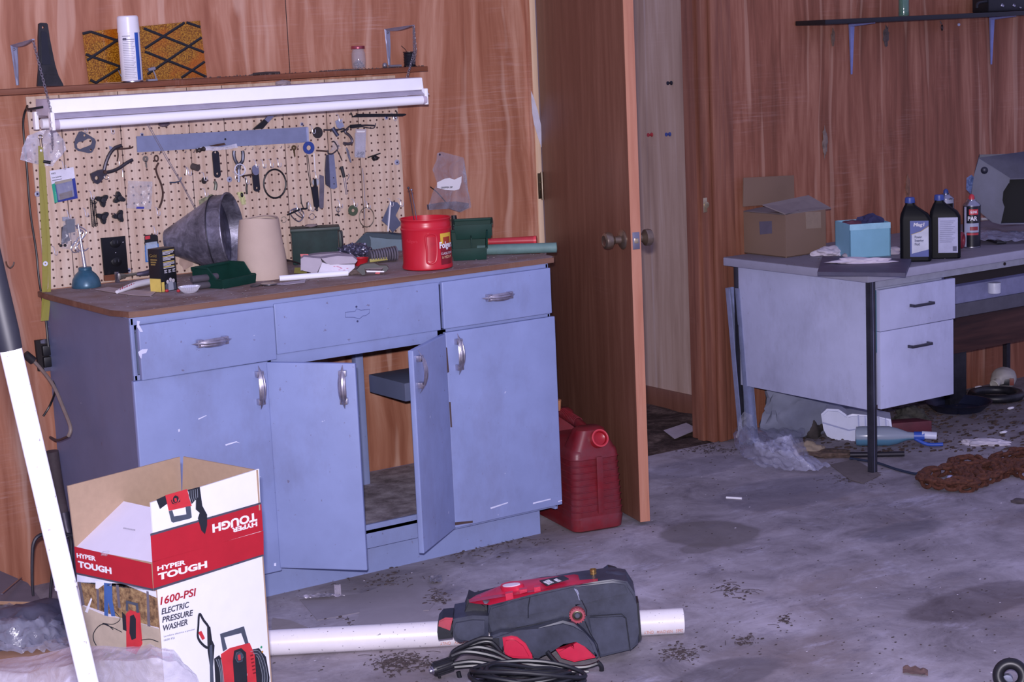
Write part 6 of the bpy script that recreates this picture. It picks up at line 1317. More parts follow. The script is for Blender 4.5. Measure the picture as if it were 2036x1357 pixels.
# front and rear shoulders joined by the grip
def shoulder(y0, y1, zz): 
    rg = []
    for t_ in (0, .25, .5, .75, .92, 1.0):
        rg.append(rr_ring(zt-.004+(zz-zt)*t_, .008+(.010 if t_ == 1 else 0), .03, x0=.040*t_, x1=wj-.040*t_, y0=y0+.018*t_, y1=y1-.02*t_*(1 if y1 < lj else 1)))
    return MB().loft(rg)
O('front_shoulder', shoulder(0, .13, .345), m_jr, jc); O('rear_shoulder', shoulder(lj-.12, lj, .365), m_jr, jc)
O('grip', MB().tube([J(wj/2, .08, .322), J(wj/2, .13, .335), J(wj/2, .20, .345), J(wj/2, .27, .350), J(wj/2, .31, .345)], .017, 16, smooth=3, flat=1.0), m_jr2, jc)
gm = MB()
for k in range(12): gm.ring(J(wj/2, .14+k*.010, .340+k*.001), ax2, .0168, .0016, 20, 5)
O('grip_ribs', gm, m_jr, jc)
cm = J(wj*.56, .012, .306); out = (-ax2*.92+V(0, 0, .38)).normalized()
O('spout_cap', MB().lathe(cm-out*.012, out, [(.029, 0), (.029, .024), (.026, .027), (.0225, .027), (.0205, .018), (.012, .014), (0, .013)], 40), M('#9c1622', .3, var=.05), jc, label='round bright red recessed cap')
O('cap_ring', MB().ring(cm+out*.0145, out, .0272, .0026, 40, 8), M('#c5404a', .35), jc)
O('cork', MB().cyl(J(wj*.40, .26, .362), J(wj*.40, .26, .398), .012, .0155, 18), M('#b57c55', .8), jc, label='brown cork stopper')
O('front_rib', MB().obox(J(wj*.47, -.0035, .06), ax1, ax2, (0, 0, 1), .022, .006, .19, .002), m_jr, jc)
# --- pressure washer, lying on its back
P1, P2 = onZ(905, 1330), onZ(1275, 1316); P1.z = P2.z = 0; WPn = Pl(P1, (P2-P1))
pw = T('pressure_washer', 'red and black electric pressure washer lying on its back on the floor', 'pressure washer', (P1+P2)/2)
m_pb = M('#2a2d3a', .45, var=.3, sc_=9, dust=.65, dustc='#53586e'); m_pb2 = M('#191b22', .45, var=.3, dust=.3, dustc='#3f4150'); m_prd = M('#c32645', .35, var=.08, dust=.12, dustc='#8a5560')
def wc(name, pts, off, th, mat, bev=.004, **k): return cut(name, WPn, zW(*pts), off, th, mat, pw, bev=bev, **k)
wc('rear_housing', [(345, 430), (380, 335), (480, 310), (900, 215), (1290, 185), (1370, 128), (1420, 140), (1500, 195), (1550, 270), (1575, 460), (1590, 620), (1540, 680), (1290, 740), (900, 600), (540, 560), (350, 440)], -.155, .06, m_pb2, .006)
wc('main_housing', [(530, 370), (700, 325), (900, 270), (1130, 225), (1400, 190), (1500, 205), (1555, 290), (1565, 360), (1582, 560), (1575, 640), (1530, 680), (1310, 735), (1290, 700), (1265, 610), (1200, 540), (1100, 490), (1050, 480), (880, 515), (560, 580), (535, 560), (525, 460)], -.11, .115, m_pb, .007)
wc('upper_bevel', [(545, 380), (820, 310), (1130, 240), (1400, 200), (1490, 215), (1520, 290), (1200, 340), (1140, 375), (830, 430), (560, 480)], .003, .008, m_pb, .005)
wc('foot_block', [(1215, 440), (1470, 430), (1500, 450), (1525, 680), (1310, 730), (1260, 600)], .003, .009, m_pb, .006)
wc('front_end', [(1560, 350), (1580, 350), (1600, 600), (1585, 625)], -.06, .06, m_pb2, .001)
Lp = zW((395, 347), (440, 354), (540, 365), (700, 325), (900, 272), (1130, 228), (1295, 196)); Up = zW((398, 325), (480, 288), (600, 234), (700, 200), (900, 173), (1130, 150), (1290, 190))
La = [WPn.px(x, y, .006) for x, y in Lp]; Ua = [WPn.px(x, y, -.10) for x, y in Up]
rt = MB(); rt.loft([La, [l.lerp(u, .25)+V(0, 0, .006)+WPn.n*.002 for l, u in zip(La, Ua)], [l.lerp(u, .8)+V(0, 0, .006) for l, u in zip(La, Ua)], Ua, [u-V(0, 0, .05) for u in Ua], [l-V(0, 0, .04)-WPn.n*.02 for l in La]], cap=False)
ec = bmesh.ops.contextual_create(rt.b, geom=[]) if False else None
O('red_top', rt, m_prd, pw, label='red front cover facing up')
for pts in ([(648, 290), (700, 280), (705, 322), (655, 335)], [(745, 262), (800, 255), (800, 275), (750, 290)], [(850, 245), (893, 238), (895, 268), (852, 278)]): wc('red_vent', pts, -.012, .020, m_prd, .003)
SR = Pl(La[3]+V(0, 0, .006), (La[5]-La[3]), (Ua[4]-La[4]))
O('dust_patch', MB().prism(ppx(Pl(La[2], (La[2]-La[1]), (Ua[1]-La[1])), zW((470, 300), (520, 275), (548, 320), (520, 350), (500, 350)), .009), -SR.n*.002), M('#7f7580', .9), pw)
def ell(cx_, cy_, ax_, ay_, rot_, off): return [SR.px(*zW((cx_+ax_*math.cos(a)*math.cos(rot_)-ay_*math.sin(a)*math.sin(rot_), cy_+ax_*math.cos(a)*math.sin(rot_)+ay_*math.sin(a)*math.cos(rot_)))[0], off) for a in [k*math.tau/28 for k in range(28)]]
O('switch_dial', MB().prism(ell(692, 219, 82, 22, -.12, .014), -SR.n*.012, bev=.002), m_prd, pw); O('dial_sticker', MB().prism(ell(690, 221, 62, 11, -.12, .016), -SR.n*.002), M('#d9cfe0', .5), pw)
O('badge', MB().prism(ppx(SR, zW((886, 192), (1052, 158), (1090, 178), (935, 226)), .010), -SR.n*.003), m_pb2, pw)
q0, q1 = SR.px(*zW((960, 212))[0], .0105), SR.px(*zW((915, 190))[0], .0105); tr_ = (q1-q0).normalized()
text('TOUGH', SR.px(*zW((992, 207))[0], .0105), tr_, SR.n.cross(tr_), m_white, pw, h=.018, w=.034, bold=.04); text('HYPER', SR.px(*zW((1040, 196))[0], .0105), tr_, SR.n.cross(tr_), m_white, pw, h=.010, w=.030, bold=.03)
# brass inlet
bi = WPn.px(*zW((1265, 175))[0], -.07); O('brass_inlet', MB().lathe(bi, (-.05, 0, 1), [(.007, 0), (.0085, .002), (.0085, .014), (.0075, .015), (.0075, .017), (.0088, .018), (.0088, .024), (.006, .024), (.006, .018), (0, .018)], 24), M('#b4905a', .3, .8), pw)
O('brass_screw', MB().lathe(WPn.px(*zW((1390, 172))[0], -.05), (.2, -.4, .8), [(.006, 0), (.004, .004), (0, .005)], 12), M('#b4905a', .35, .8), pw)
O('top_dome', MB().blob(WPn.px(*zW((1400, 215))[0], -.07), (.05, .05, .035), 3, .05, 2), m_pb, pw)
# round red port
pc_ = WPn.px(*zW((1150, 428))[0], .010); n_ = WPn.n
tor = MB(); rings = []
for rr0, hh in ((.020, -.004), (.0200, .012), (.0185, .016), (.0135, .0165), (.0125, .010), (.0, .009)):
    rings.append((rr0, hh))
O('outlet_ring', MB().lathe(pc_, n_, rings[:5]+[(0.012, .004), (0, .004)], 40), M('#a04550', .5, dust=.2), pw, label='round faded red outlet collar')
kn_ = MB()
for k in range(18): a = k*math.tau/18; kn_.tube([pc_+(WPn.r*math.cos(a)+WPn.u*math.sin(a))*.0198+n_*.001, pc_+(WPn.r*math.cos(a)+WPn.u*math.sin(a))*.0198+n_*.014], .0018, 6)
O('collar_knurl', kn_, M('#a04550', .5), pw); O('outlet_brass', MB().lathe(pc_, n_, [(.0122, .002), (.0122, .011), (.0095, .012), (.0085, .008), (0, .008)], 28), M('#5b5a4a', .4, .7), pw); O('outlet_plug', MB().lathe(pc_, n_, [(.0075, .004), (.0075, .014), (.005, .016), (0, .016)], 20), M('#5e606c', .4, .5), pw)
# big carrying handle: arc above the cord and red hook pads
wc('handle_arch', [(540, 590), (620, 560), (740, 560), (880, 530), (1050, 478), (1130, 500), (1200, 560), (1270, 640), (1300, 730), (1285, 745), (1215, 640), (1140, 600), (1060, 655), (940, 690), (880, 745), (850, 740), (770, 620), (690, 585), (640, 600), (620, 720), (570, 700)], .012, .035, m_pb, .007)
wc('red_hook', [(628, 600), (690, 588), (730, 595), (790, 640), (835, 720), (840, 755), (650, 735), (640, 690)], .012, .048, m_prd, .008, label='red cord hook')
wc('red_hook', [(1142, 605), (1190, 600), (1240, 645), (1285, 735), (1130, 768), (1040, 740), (1000, 680), (1110, 668), (1120, 655), (1140, 655)], .004, .040, m_prd, .006, label='red cord hook')
wc('left_frame', [(280, 470), (420, 445), (530, 450), (530, 590), (400, 615), (330, 635), (290, 610), (262, 540)], -.10, .135, m_pb, .010)
wc('left_step', [(360, 430), (385, 325), (440, 350), (520, 365), (525, 455), (350, 470)], -.10, .085, m_pb2, .006)
wc('handle_end', [(175, 500), (205, 462), (280, 455), (285, 480), (265, 540), (280, 600), (180, 612), (172, 560)], -.05, .085, m_pb2, .006); wc('red_end_cap', [(185, 478), (230, 455), (282, 458), (262, 545), (180, 515)], .034, .006, M('#a83a48', .5, dust=.4, dustc='#7f6068'), .003)
# gap shadows: seams as grooves
for pts in ([(820, 310), (808, 380), (808, 455)], [(1180, 330), (1215, 400), (1215, 440)], [(1205, 480), (1240, 560), (1290, 640), (1310, 730)], [(1240, 442), (1460, 428), (1490, 455), (1520, 680)], [(535, 560), (700, 530), (900, 490), (1050, 455), (1100, 455)]):
    O('seam', MB().tube([WPn.px(*p, .0115 if i else .0115) for i, p in enumerate(zW(*pts))], .0014, 6), m_pb2, pw)
for pts in ([(1130, 250), (1150, 280), (1160, 310), (1165, 330)], [(1138, 255), (1152, 265), (1160, 290)]): O('scratch', MB().tube([WPn.px(*p, .0115) for p in zW(*pts)], .0009, 5), M('#a9acc8', .7), pw)
wc('scratched_plate', [(545, 600), (605, 595), (612, 690), (570, 700)], .047, .001, m_pb2, .0)
# cable coil
cc_ = T('cable_coil', 'thick black coiled hose and cable in front of the pressure washer', 'hose', WPn.px(*zW((780, 800))[0])); m_cab = M('#191a20', .38, var=.3, dust=.12, dustc='#4b4b58')
rnd = random.Random(77); fwd = WPn.n
base = onZ(1045, 1372); base.z = 0
for k in range(9):
    pts = []; Rx = .135-.010*(k % 4)+rnd.uniform(-.008, .008); Ry = .050-.006*(k//5)+rnd.uniform(-.006, .006); zc = .010+.0085*k*.55
    ph = rnd.random()*6; ctr_ = base+WPn.r*rnd.uniform(-.012, .012)+fwd*(-.002-.004*(k//4))+V(0, 0, zc)
    for j in range(20):
        a = j*math.tau/20; pts.append(ctr_+WPn.r*math.cos(a)*Rx+fwd*math.sin(a)*Ry+V(0, 0, .008*math.sin(a*2+ph)-.10*math.cos(a)*Rx*(k/9)))
    O('cable_loop', MB().tube(pts, .0058 if k % 3 else .0072, 8, True, smooth=2), m_cab, cc_)
for k, pts in enumerate([[(262, 740), (300, 680), (420, 640), (540, 620), (620, 700)], [(265, 760), (330, 700), (440, 660), (560, 680), (700, 750), (900, 790), (1180, 800), (1300, 770)], [(270, 780), (420, 760), (620, 790), (900, 830), (1150, 880), (1300, 860)],
                         [(285, 800), (500, 790), (800, 840), (1000, 905)], [(262, 755), (290, 690), (380, 640), (480, 600), (560, 600)], [(320, 830), (330, 870), (350, 905), (420, 920)], [(940, 690), (1000, 760), (1080, 830), (1200, 900)],
                         [(1290, 760), (1320, 800), (1310, 860), (1270, 905)], [(275, 720), (380, 690), (560, 720), (760, 790), (1000, 830), (1230, 830)]]):
    O('cable_strand', MB().tube([WPn.px(*p, .052+.008*(k % 3)) for p in zW(*pts)], .0062, 8, smooth=6), m_cab, cc_)
O('plug_head', MB().tube([WPn.px(*p, .085) for p in zW((560, 870), (640, 850), (720, 875))], lambda t_: .014+.006*math.sin(t_*3.1), 14, smooth=3), m_black, cc_)
for dx in (640, 660): O('plug_prong', MB().obox(WPn.px(*zW((dx, 850))[0], .088), WPn.r, WPn.n, (0, 0, 1), .0014, .006, .012), m_brass, cc_)
gx_, gy_ = WPn.px(*zW((145, 820))[0], .075), WPn.px(*zW((275, 775))[0], .055); kd = (gy_-gx_)
kb_ = T('hose_connector', 'black ridged hose connector with a steel tip left of the coil', 'connector', gx_-V(0, 0, gx_.z)); 
O('sleeve', MB().lathe(gx_, kd, [(.0165, 0), (.0180, .004), (.0180, kd.length)], 30), m_black, kb_); rb = MB(); kdn = kd.normalized(); q1 = kdn.orthogonal().normalized(); q2 = kdn.cross(q1)
for k in range(16): a = k*math.tau/16; rb.tube([gx_+kdn*.005+(q1*math.cos(a)+q2*math.sin(a))*.0182, gx_+kd*.98+(q1*math.cos(a)+q2*math.sin(a))*.0182], .0018, 6)
O('ridges', rb, m_blackp, kb_); O('steel_tip', MB().lathe(gx_, -kdn, [(.0115, -.001), (.0115, .004), (.007, .005), (.006, .010), (0, .010)], 24), m_chr, kb_); O('stem', MB().tube([gx_+kd*.3-V(0, 0, .016), gx_+kd*.35-V(.0, 0, .045)], .004, 8), m_black, kb_)
# --- second machine at the bottom right corner
q = onZ(2010, 1350, .06); e = T('black_grip', 'black rubber wheel and red edge cut off at the bottom right corner', 'machine part', onZ(2010, 1370)); r, d = vr(q); qf = facing(2005, 1372)
O('wheel', MB().ring(qf.px(2010, 1345), (qf.n+V(0, 0, .5)), .030, .014, 32, 14), m_black, e); O('hub', MB().lathe(qf.px(2003, 1352), qf.n, [(.013, -.01), (.013, .006), (0, .008)], 24), M('#8f93a6', .35, .6), e); O('red_body', MB().blob(qf.px(2050, 1372, -.02), (.05, .04, .025), 3, .1), m_prd, e)
# --- vinyl sheets on the floor
m_vin = M('#8f888f', .8, var=.12, sc_=5, dust=.3, dustc='#7a7072'); m_vin2 = M('#968f96', .8, var=.12, sc_=6, dust=.3, dustc='#7a7072'); m_vin3 = M('#8b8282', .85, var=.1)
for i, (pts, m_, lab) in enumerate(((zP((350, 520), (900, 470), (1430, 300), (1640, 500), (1540, 620), (900, 640), (515, 712)), m_vin, 'large thin grey flooring scrap on the floor below the cabinet doors'), (zP((905, 610), (1400, 560), (1620, 720), (1440, 770), (830, 800), (820, 770), (895, 680)), m_vin2, 'rounded thin flooring scrap touching the white pipe'), (zP((100, 690), (260, 710), (480, 800), (90, 850)), m_vin3, 'brownish floor patch beside the printed carton'))):
    O('flooring_scrap', MB().prism([onZ(x, y, .0015+.0012*i) for x, y in pts], (0, 0, -.0012)), m_, label=lab, cat='flooring')
# wrapper on the floor
mb = MB(); pa, pb_ = onZ(*zP((360, 515))[0], .006), onZ(*zP((690, 490))[0], .006)
def scr(u, v): p = pa.lerp(pb_, u)+V(-.02*(v-.5), .05*(v-.5), 0)*(.6+.6*u); return p+V(0, 0, .006+.007*noise.noise(Vector((u*8, v*3, 1))))
O('candy_wrapper', MB().grid(scr, 26, 8, .0004).grid(lambda u, v: onZ(*zP((680+60*u, 490))[0], .004)+V(0, .004, .004+.03*v+.006*noise.noise(Vector((u*5, v*5, 3)))), 8, 8, .0004), M('#b9b2c0', .3, .5, var=.25, sc_=40), label='torn silver wrapper lying in front of the cabinet', cat='wrapper')
O('candy_wrapper', MB().grid(lambda u, v: onZ(*zP((1550+110*u, 375-60*v))[0], .003)+V(0, 0, .006+.006*noise.noise(Vector((u*6, v*6, 9)))), 10, 8, .0004), M('#a29ca6', .35, .4, var=.3, sc_=50), label='small pale wrapper scrap on the floor right of the door', cat='wrapper')
O('white_stick', MB().tube([onZ(1444, 990, .004), onZ(1475, 992, .004)], .004, 8), m_white, label='short white stick on the open concrete floor', cat='stick')
for px, py in ((866, 1155),): pass
O('dry_leaf', MB().grid(lambda u, v: onZ(1795+50*u, 1342-12*v+6*u, .0)+V(0, 0, .004+.012*abs(noise.noise(Vector((u*3, v*3, 5))))), 10, 6, .0005), M('#6e5651', .8), label='brown dry leaf on the floor at the bottom right', cat='leaf')
# loose dirt
mb = MB(); rnd = random.Random(101); zones = [(600, 1130, 60, 14, 130), (770, 1150, 30, 10, 60), (560, 1165, 20, 8, 60), (900, 1095, 60, 10, 90), (1000, 1078, 50, 6, 60), (800, 1320, 32, 10, 260), (660, 1262, 20, 5, 60), (690, 1235, 10, 4, 10), (870, 1190, 12, 8, 60), (865, 1155, 8, 10, 10), (1455, 1175, 22, 8, 50), (1350, 1300, 22, 7, 110), (1480, 1275, 12, 6, 40), (1560, 1235, 8, 6, 30), (1420, 895, 30, 6, 120), (1960, 905, 60, 20, 60), (1900, 800, 80, 12, 120), (1990, 740, 30, 14, 80), (1700, 950, 30, 8, 60)]
for cx_, cy_, sx_, sy_, n_ in zones:
    for i in range(n_):
        p = onZ(rnd.gauss(cx_, sx_), rnd.gauss(cy_, sy_), 0)
        if p.y > WY-.01: continue
        s_ = rnd.uniform(.0012, .0045)
        if rnd.random() < .35:
            a = rnd.random()*3.14; L = rnd.uniform(.006, .02); mb.tube([p+V(-math.cos(a)*L, -math.sin(a)*L, .002), p+V(0, 0, .004), p+V(math.cos(a)*L, math.sin(a)*L, .002)], .0008, 4)
        else: mb.blob(p+V(0, 0, s_*.4), (s_*rnd.uniform(1, 2.2), s_, s_*.6), 1, .4, seed=i)
for i in range(700):
    p = onZ(rnd.uniform(540, 2036), rnd.uniform(900, 1357), 0); s_ = rnd.uniform(.0008, .003)
    if p.y < WY-.01: mb.blob(p+V(0, 0, s_*.3), (s_*rnd.uniform(1, 2), s_, s_*.5), 1, .4, seed=i)
O('floor_debris', mb, M('#4a3f40', .95, var=.5, sc_=200), label='dry soil crumbs and fibres scattered over the garage floor', cat='debris', kind='stuff', origin=(0, 0, 0))
mb = MB()
for i in range(60):
    p = onZ(rnd.uniform(560, 2036), rnd.uniform(930, 1357), 0); s_ = rnd.uniform(.0008, .0025)
    if p.y < WY-.01: mb.blob(p+V(0, 0, s_*.3), (s_*rnd.uniform(1, 2.4), s_, s_*.4), 1, .3, seed=i)
O('pale_flecks', mb, M('#cfc8d6', .8), label='tiny pale flecks scattered over the garage floor', cat='debris', kind='stuff', origin=(0, 0, 0))
# --- panels, sheeting and bags at the lower left
m_pan = M('#6d6670', .7, var=.08); m_pane = M('#a98468', .7)
def slab(pts, z, th, lab, name='panel_offcut', mt=m_pan, me_=m_pane):
    e = T(name, lab, 'panel', onZ(*pts[0], 0)); P_ = [onZ(x, y, z) for x, y in pts]
    O('face', MB().prism([p+V(0, 0, .0008) for p in P_], (0, 0, -.0009)), mt, e); O('core', MB().prism(P_, (0, 0, -th)), me_, e); return e
slab([(-60, 1195), (85, 1198), (55, 1160), (-60, 1110)], .10, .010, 'upper dark laminated panel offcut at the left edge'); slab([(-60, 1228), (84, 1196), (50, 1165), (-60, 1150)], .075, .010, 'wide dark laminated panel offcut second in the stack')
e = bpy.data.objects.get('panel_offcut'); slab([(-60, 1245), (30, 1180), (-60, 1190)], .12, .006, 'narrow panel strip on top of the offcut stack') if False else None
O('support_block', MB().box(1.30, 1.70, 4.45, 4.75, 0, .064, .004), m_pane, label='pale wood block under the stacked panel offcuts', cat='block')
pa, pb_ = onZ(4, 1182, .125), onZ(42, 1150, .11); O('metal_strip', MB().tube([pa, pb_], .004, 8, flat=.4), m_steel, label='short metal strip lying across the panel offcuts', cat='strip')
def sheeting(name, lab, mat, grid, n1=48, n2=36, amp=.02, fr=9, seed=0, cat='plastic sheet', ang=60):
    def fn(u, v):
        # bilinear over a coarse control grid of (px,py,z)
        R_, C_ = len(grid)-1, len(grid[0])-1; a = min(int(v*R_), R_-1); b = min(int(u*C_), C_-1); fv = v*R_-a; fu = u*C_-b
        P_ = [[onZ(*grid[i][j]) for j in (b, b+1)] for i in (a, a+1)]
        p = P_[0][0]*(1-fu)*(1-fv)+P_[0][1]*fu*(1-fv)+P_[1][0]*(1-fu)*fv+P_[1][1]*fu*fv
        q = Vector((u*fr, v*fr*.8, seed)); w = (1-abs(noise.noise(q))*2.4)*.55+.45*noise.noise(q*2.7); p = p+V(0, 0, amp*w)+V(.4, -.6, 0)*amp*.6*noise.noise(q*1.3+Vector((5, 5, 5)))
        p.z = max(p.z, .002); return p
    return O(name, MB().grid(fn, n1, n2, .0004), mat, label=lab, cat=cat, ang=ang)
m_sheet = clearm('#d9d8ec', .42, 'sheeting'); m_sheet2 = clearm('#eeebfa', .42, 'sheeting_milky', .2)
sheeting('plastic_sheet', 'crumpled clear plastic sheeting at the lower left', clearm('#b0b1c6', .34, 'sheet_dark'), [[(-80, 1205, .05), (10, 1200, .08), (75, 1195, .07), (125, 1210, .04)], [(-80, 1250, .10), (20, 1240, .13), (90, 1240, .12), (150, 1250, .06)], [(-80, 1300, .06), (20, 1300, .07), (100, 1300, .06), (170, 1310, .04)]], amp=.022, fr=8, seed=1)
sheeting('plastic_sheet', 'milky pale plastic sheeting bunched before the printed carton', m_sheet2, [[(-100, 1315, .22), (60, 1312, .26), (150, 1290, .30), (230, 1292, .36), (300, 1286, .40), (345, 1296, .39), (378, 1335, .34)], [(-100, 1345, .24), (60, 1340, .27), (150, 1325, .32), (230, 1318, .38), (300, 1312, .42), (350, 1322, .40), (395, 1355, .33)], [(-100, 1420, .18), (60, 1420, .20), (150, 1420, .22), (230, 1420, .25), (300, 1420, .27), (350, 1420, .26), (420, 1420, .24)], [(-100, 1700, .02), (60, 1700, .02), (150, 1700, .02), (230, 1700, .02), (300, 1700, .02), (350, 1700, .02), (420, 1700, .02)]], amp=.012, fr=6, seed=3)
m_foam = M('#cbc6d8', .6)
O('white_board', MB().prism([onZ(x, y, .01) for x, y in ((-60, 1370), (170, 1290), (230, 1298), (300, 1350), (100, 1420), (-60, 1420))], (0, 0, -.008)), m_foam, label='pale flat board under the milky sheeting', cat='board')
O('dark_bag', MB().blob(onZ(55, 1300, .0)+V(0, 0, .03), (.20, .15, .10), 4, .25, 2.5, 8, floor=.0), M('#4d4c5c', .5, var=.3), label='dark bag bulging under the clear sheeting', cat='bag')
# ================================================================ RIGHT SIDE: desk, shelf, litter
m_desk = paint('#b9bddb', 'desk_enamel', .18); m_desktop = M('#7b7782', .6, var=.08, dust=.5, dustc='#756e76'); m_leg = M('#30303a', .4, .3, dust=.2, dustc='#6c6a7c')
DX, DY, DT = 4.652, 4.600, .735
dk_ = T('office_desk', 'pale grey-blue steel office desk against the wall right of the doorway', 'desk', (5.4, 5.0, 0))
DE = 6.22
O('top', MB().box(DX-.045, DE, DY-.035, 5.335, DT-.032, DT, .004), M('#9a99ad', .5, var=.05), dk_); O('top_surface', MB().box(DX-.043, DE-.002, DY-.032, 5.333, DT, DT+.0012), m_desktop, dk_, label='dusty dark grey desk surface')
DP_ = Pl((0, DY, 0), (1, 0, 0)); zb = onY(1730, 822, DY).z
O('left_panel', MB().box(DX, DX+.015, DY+.022, 5.31, .232, DT-.032, .002), m_desk, dk_)
O('leg', MB().box(DX-.003, DX+.024, DY-.004, DY+.020, 0, DT-.032, .003), m_leg, dk_); O('leg', MB().box(DX-.003, DX+.020, 5.30, 5.325, 0, DT-.032, .003), m_leg, dk_)
O('leg', MB().box(DE-.03, DE-.006, DY-.004, DY+.020, 0, DT-.032, .003), m_leg, dk_); O('leg', MB().box(DE-.03, DE-.006, 5.30, 5.325, 0, DT-.032, .003), m_leg, dk_)
O('leg_glint', MB().box(DX+.0085, DX+.0100, DY-.0048, DY-.0035, .002, DT-.034), M('#8d8fae', .3, .5), dk_)
dr = DX+.030; drx = onY(1897, 600, DY-.02).x
O('drawer_case', MB().box(dr, drx-.01, DY+.03, 5.28, .24, DT-.034, .002), m_desk, dk_)
O('apron', MB().box(DX+.02, DE-.02, DY+.0, DY+.012, DT-.062, DT-.030, .001), M('#9496a6', .5), dk_); O('kneehole_rail', MB().box(drx+.0, DE-.02, DY+.02, DY+.03, DT-.10, DT-.058, .001), m_dark, dk_)
sp_ = onY(1893, 650, DY-.02).z
def draw(z0, z1_, nm):
    d_ = O('drawer', MB().box(dr-.004, drx+(.004 if z0 > .4 else -.006), DY-.022, DY-.004, z0, z1_, .002), m_desk, dk_)
    px, py = (1832, 605) if z0 > .4 else (1828, 686); c = onY(px, py, DY-.03)
    O('handle', MB().obox(V(c.x-.052, DY-.048, c.z-.005), (1, 0, 0), (0, 1, 0), (0, 0, 1), .104, .006, .010, .001).box(c.x-.052, c.x-.046, DY-.045, DY-.022, c.z-.005, c.z+.005).box(c.x+.046, c.x+.052, DY-.045, DY-.022, c.z-.005, c.z+.005), M('#4b4a55', .35, .6), d_); return d_
za = onY(1820, 648, DY-.02).z
draw(za+.001, .668, 0); draw(.236, za-.001, 1)
O('teal_file', MB().box(DX+.026, DX+.033, DY+.0, DY+.10, .44, .665), M('#4f7f92', .5), label='strip of blue folder showing at the drawer edge', cat='folder')
O('lock', MB().lathe(onY(1997, 525, DY), (0, -1, 0), [(.006, 0), (.006, .003), (0, .003)], 16), m_dark, dk_)
m_prow = wood('dark_board', '#2f1f1f', '#4a302c', '#5e403a', 9, .2, axis='x', pale='#6e5a58')
O('inner_board', MB().box(drx+.01, 6.9, 5.10, 5.13, onY(1980, 688, 5.10).z, onY(1980, 606, 5.10).z, .002), m_prow, label='dark stained wide board behind the desk kneehole', cat='board')
O('modesty_panel', MB().box(drx+.01, DE-.03, 5.02, 5.035, onY(1980, 590, 5.03).z, DT-.034, .001), M('#8d90b8', .5), dk_)
O('modesty_ledge', MB().box(drx+.01, DE-.03, 5.01, 5.04, onY(1980, 616, 5.03).z, onY(1980, 590, 5.03).z, .001), M('#5c5b68', .6), dk_)
c = onY(1975, 572, 4.98); O('white_cup', MB().lathe(V(c.x, 4.975, c.z+.021), (0, 0, -1), [(.026, 0), (.0265, .002), (.0255, .042), (.0235, .044), (0, .044)], 32), M('#d8dcf0', .4), label='white cup hanging upside down inside the desk kneehole', cat='cup')
O('plank', MB().box(onY(1885, 700, 5.20).x, onY(1918, 700, 5.20).x, 5.19, 5.22, .0, onY(1905, 697, 5.20).z, .003), m_blackp, label='narrow black plank standing under the desk beside the drawers', cat='plank')
# metal channels leaning left of the desk
for i, (xa_, xb_) in enumerate(((1443, 1457), (1462, 1476))):
    yy = WY-.045-.03*i; a_, b_ = onY(xa_, 573, yy), onY(xb_, 573, yy); zt_ = a_.z; x0_, x1_ = a_.x, b_.x
    mb = MB(); bx0 = onY(1453+17*i, 850, yy).x
    w_ = x1_-x0_
    for (o0, o1, yy0, yy1) in ((0, w_, 0, .003), (0, .003, -.02, 0), (w_-.003, w_, -.02, 0)):
        mb.box8([(bx0+o0, yy+yy0-.05, 0), (bx0+o1, yy+yy0-.05, 0), (bx0+o1, yy+yy1-.05, 0), (bx0+o0, yy+yy1-.05, 0), (x0_+o0, yy+yy0, zt_), (x0_+o1, yy+yy0, zt_), (x0_+o1, yy+yy1, zt_), (x0_+o0, yy+yy1, zt_)])
    O('metal_channel', mb, M('#8e95b4', .4, .4, var=.15), label=('left' if i == 0 else 'right')+' of two galvanised channels leaning between jamb and desk', cat='metal channel')
# ---- on the desk
DS = DT+.0014
def od(px, py): return onZ(px, py, DS)
m_cb = M('#7d6555', .85, var=.12, sc_=7, dust=.3, dustc='#5d4b45'); m_cbt = M('#756a6b', .85, var=.06)
A_ = od(1563, 513); B_ = od(1650, 500); C_ = od(1480, 504); r_ = (B_-A_); r_.z = 0; wr = .30; r_.normalize(); l_ = (C_-A_); l_.z = 0; wl = l_.length; l_.normalize()
wr = .215
cb = T('cardboard_box', 'open brown cardboard box with raised flaps on the left end of the desk', 'box', A_); PA = Pl(A_, r_); PB = Pl(A_+l_*wl, -l_)
hq = PA.ab(PA.px(1563, 427))[1]
Cq, Bq_ = A_+l_*wl, A_+r_*wr; Dq = Cq+r_*wr
for P_, Q_, nm, nn_ in ((A_, Bq_, 'front_side', PA.n), (Cq, A_, 'left_side', PB.n), (Cq, Dq, 'back_side', -PA.n), (Bq_, Dq, 'right_side', -PB.n)): O(nm, MB().prism([P_, Q_, Q_+V(0, 0, hq), P_+V(0, 0, hq)], -nn_*.004), m_cb, cb)
O('bottom', MB().prism([A_, Bq_, Dq, Cq], (0, 0, .004)), m_cb, cb)
bp = [Cq+V(0, 0, hq), Dq+V(0, 0, hq)]; PCk = Pl(Cq, r_)
O('back_flap', MB().prism([PCk.px(*zD((250, 420))[0]), PCk.px(*zD((575, 395))[0]), PCk.px(*zD((572, 220))[0]), PCk.px(*zD((252, 236))[0])], -PCk.n*.004), m_cb, cb, label='raised back flap')
tf = [A_+V(0, 0, hq+.001), Bq_+V(0, 0, hq+.001)+r_*.0]
qf_ = Pl(A_+V(0, 0, hq), r_, (V(0, 0, 1)*.30-PA.n*-.0+l_*.95))
O('front_flap', MB().prism([A_+V(0, 0, hq), Bq_+V(0, 0, hq)+r_*.03, Bq_+V(0, 0, hq+.05)-PA.n*.07-r_*.02, A_+V(0, 0, hq+.035)-PA.n*.075-r_*.045], (0, 0, .004)), m_cbt, cb, label='front flap bent inwards')
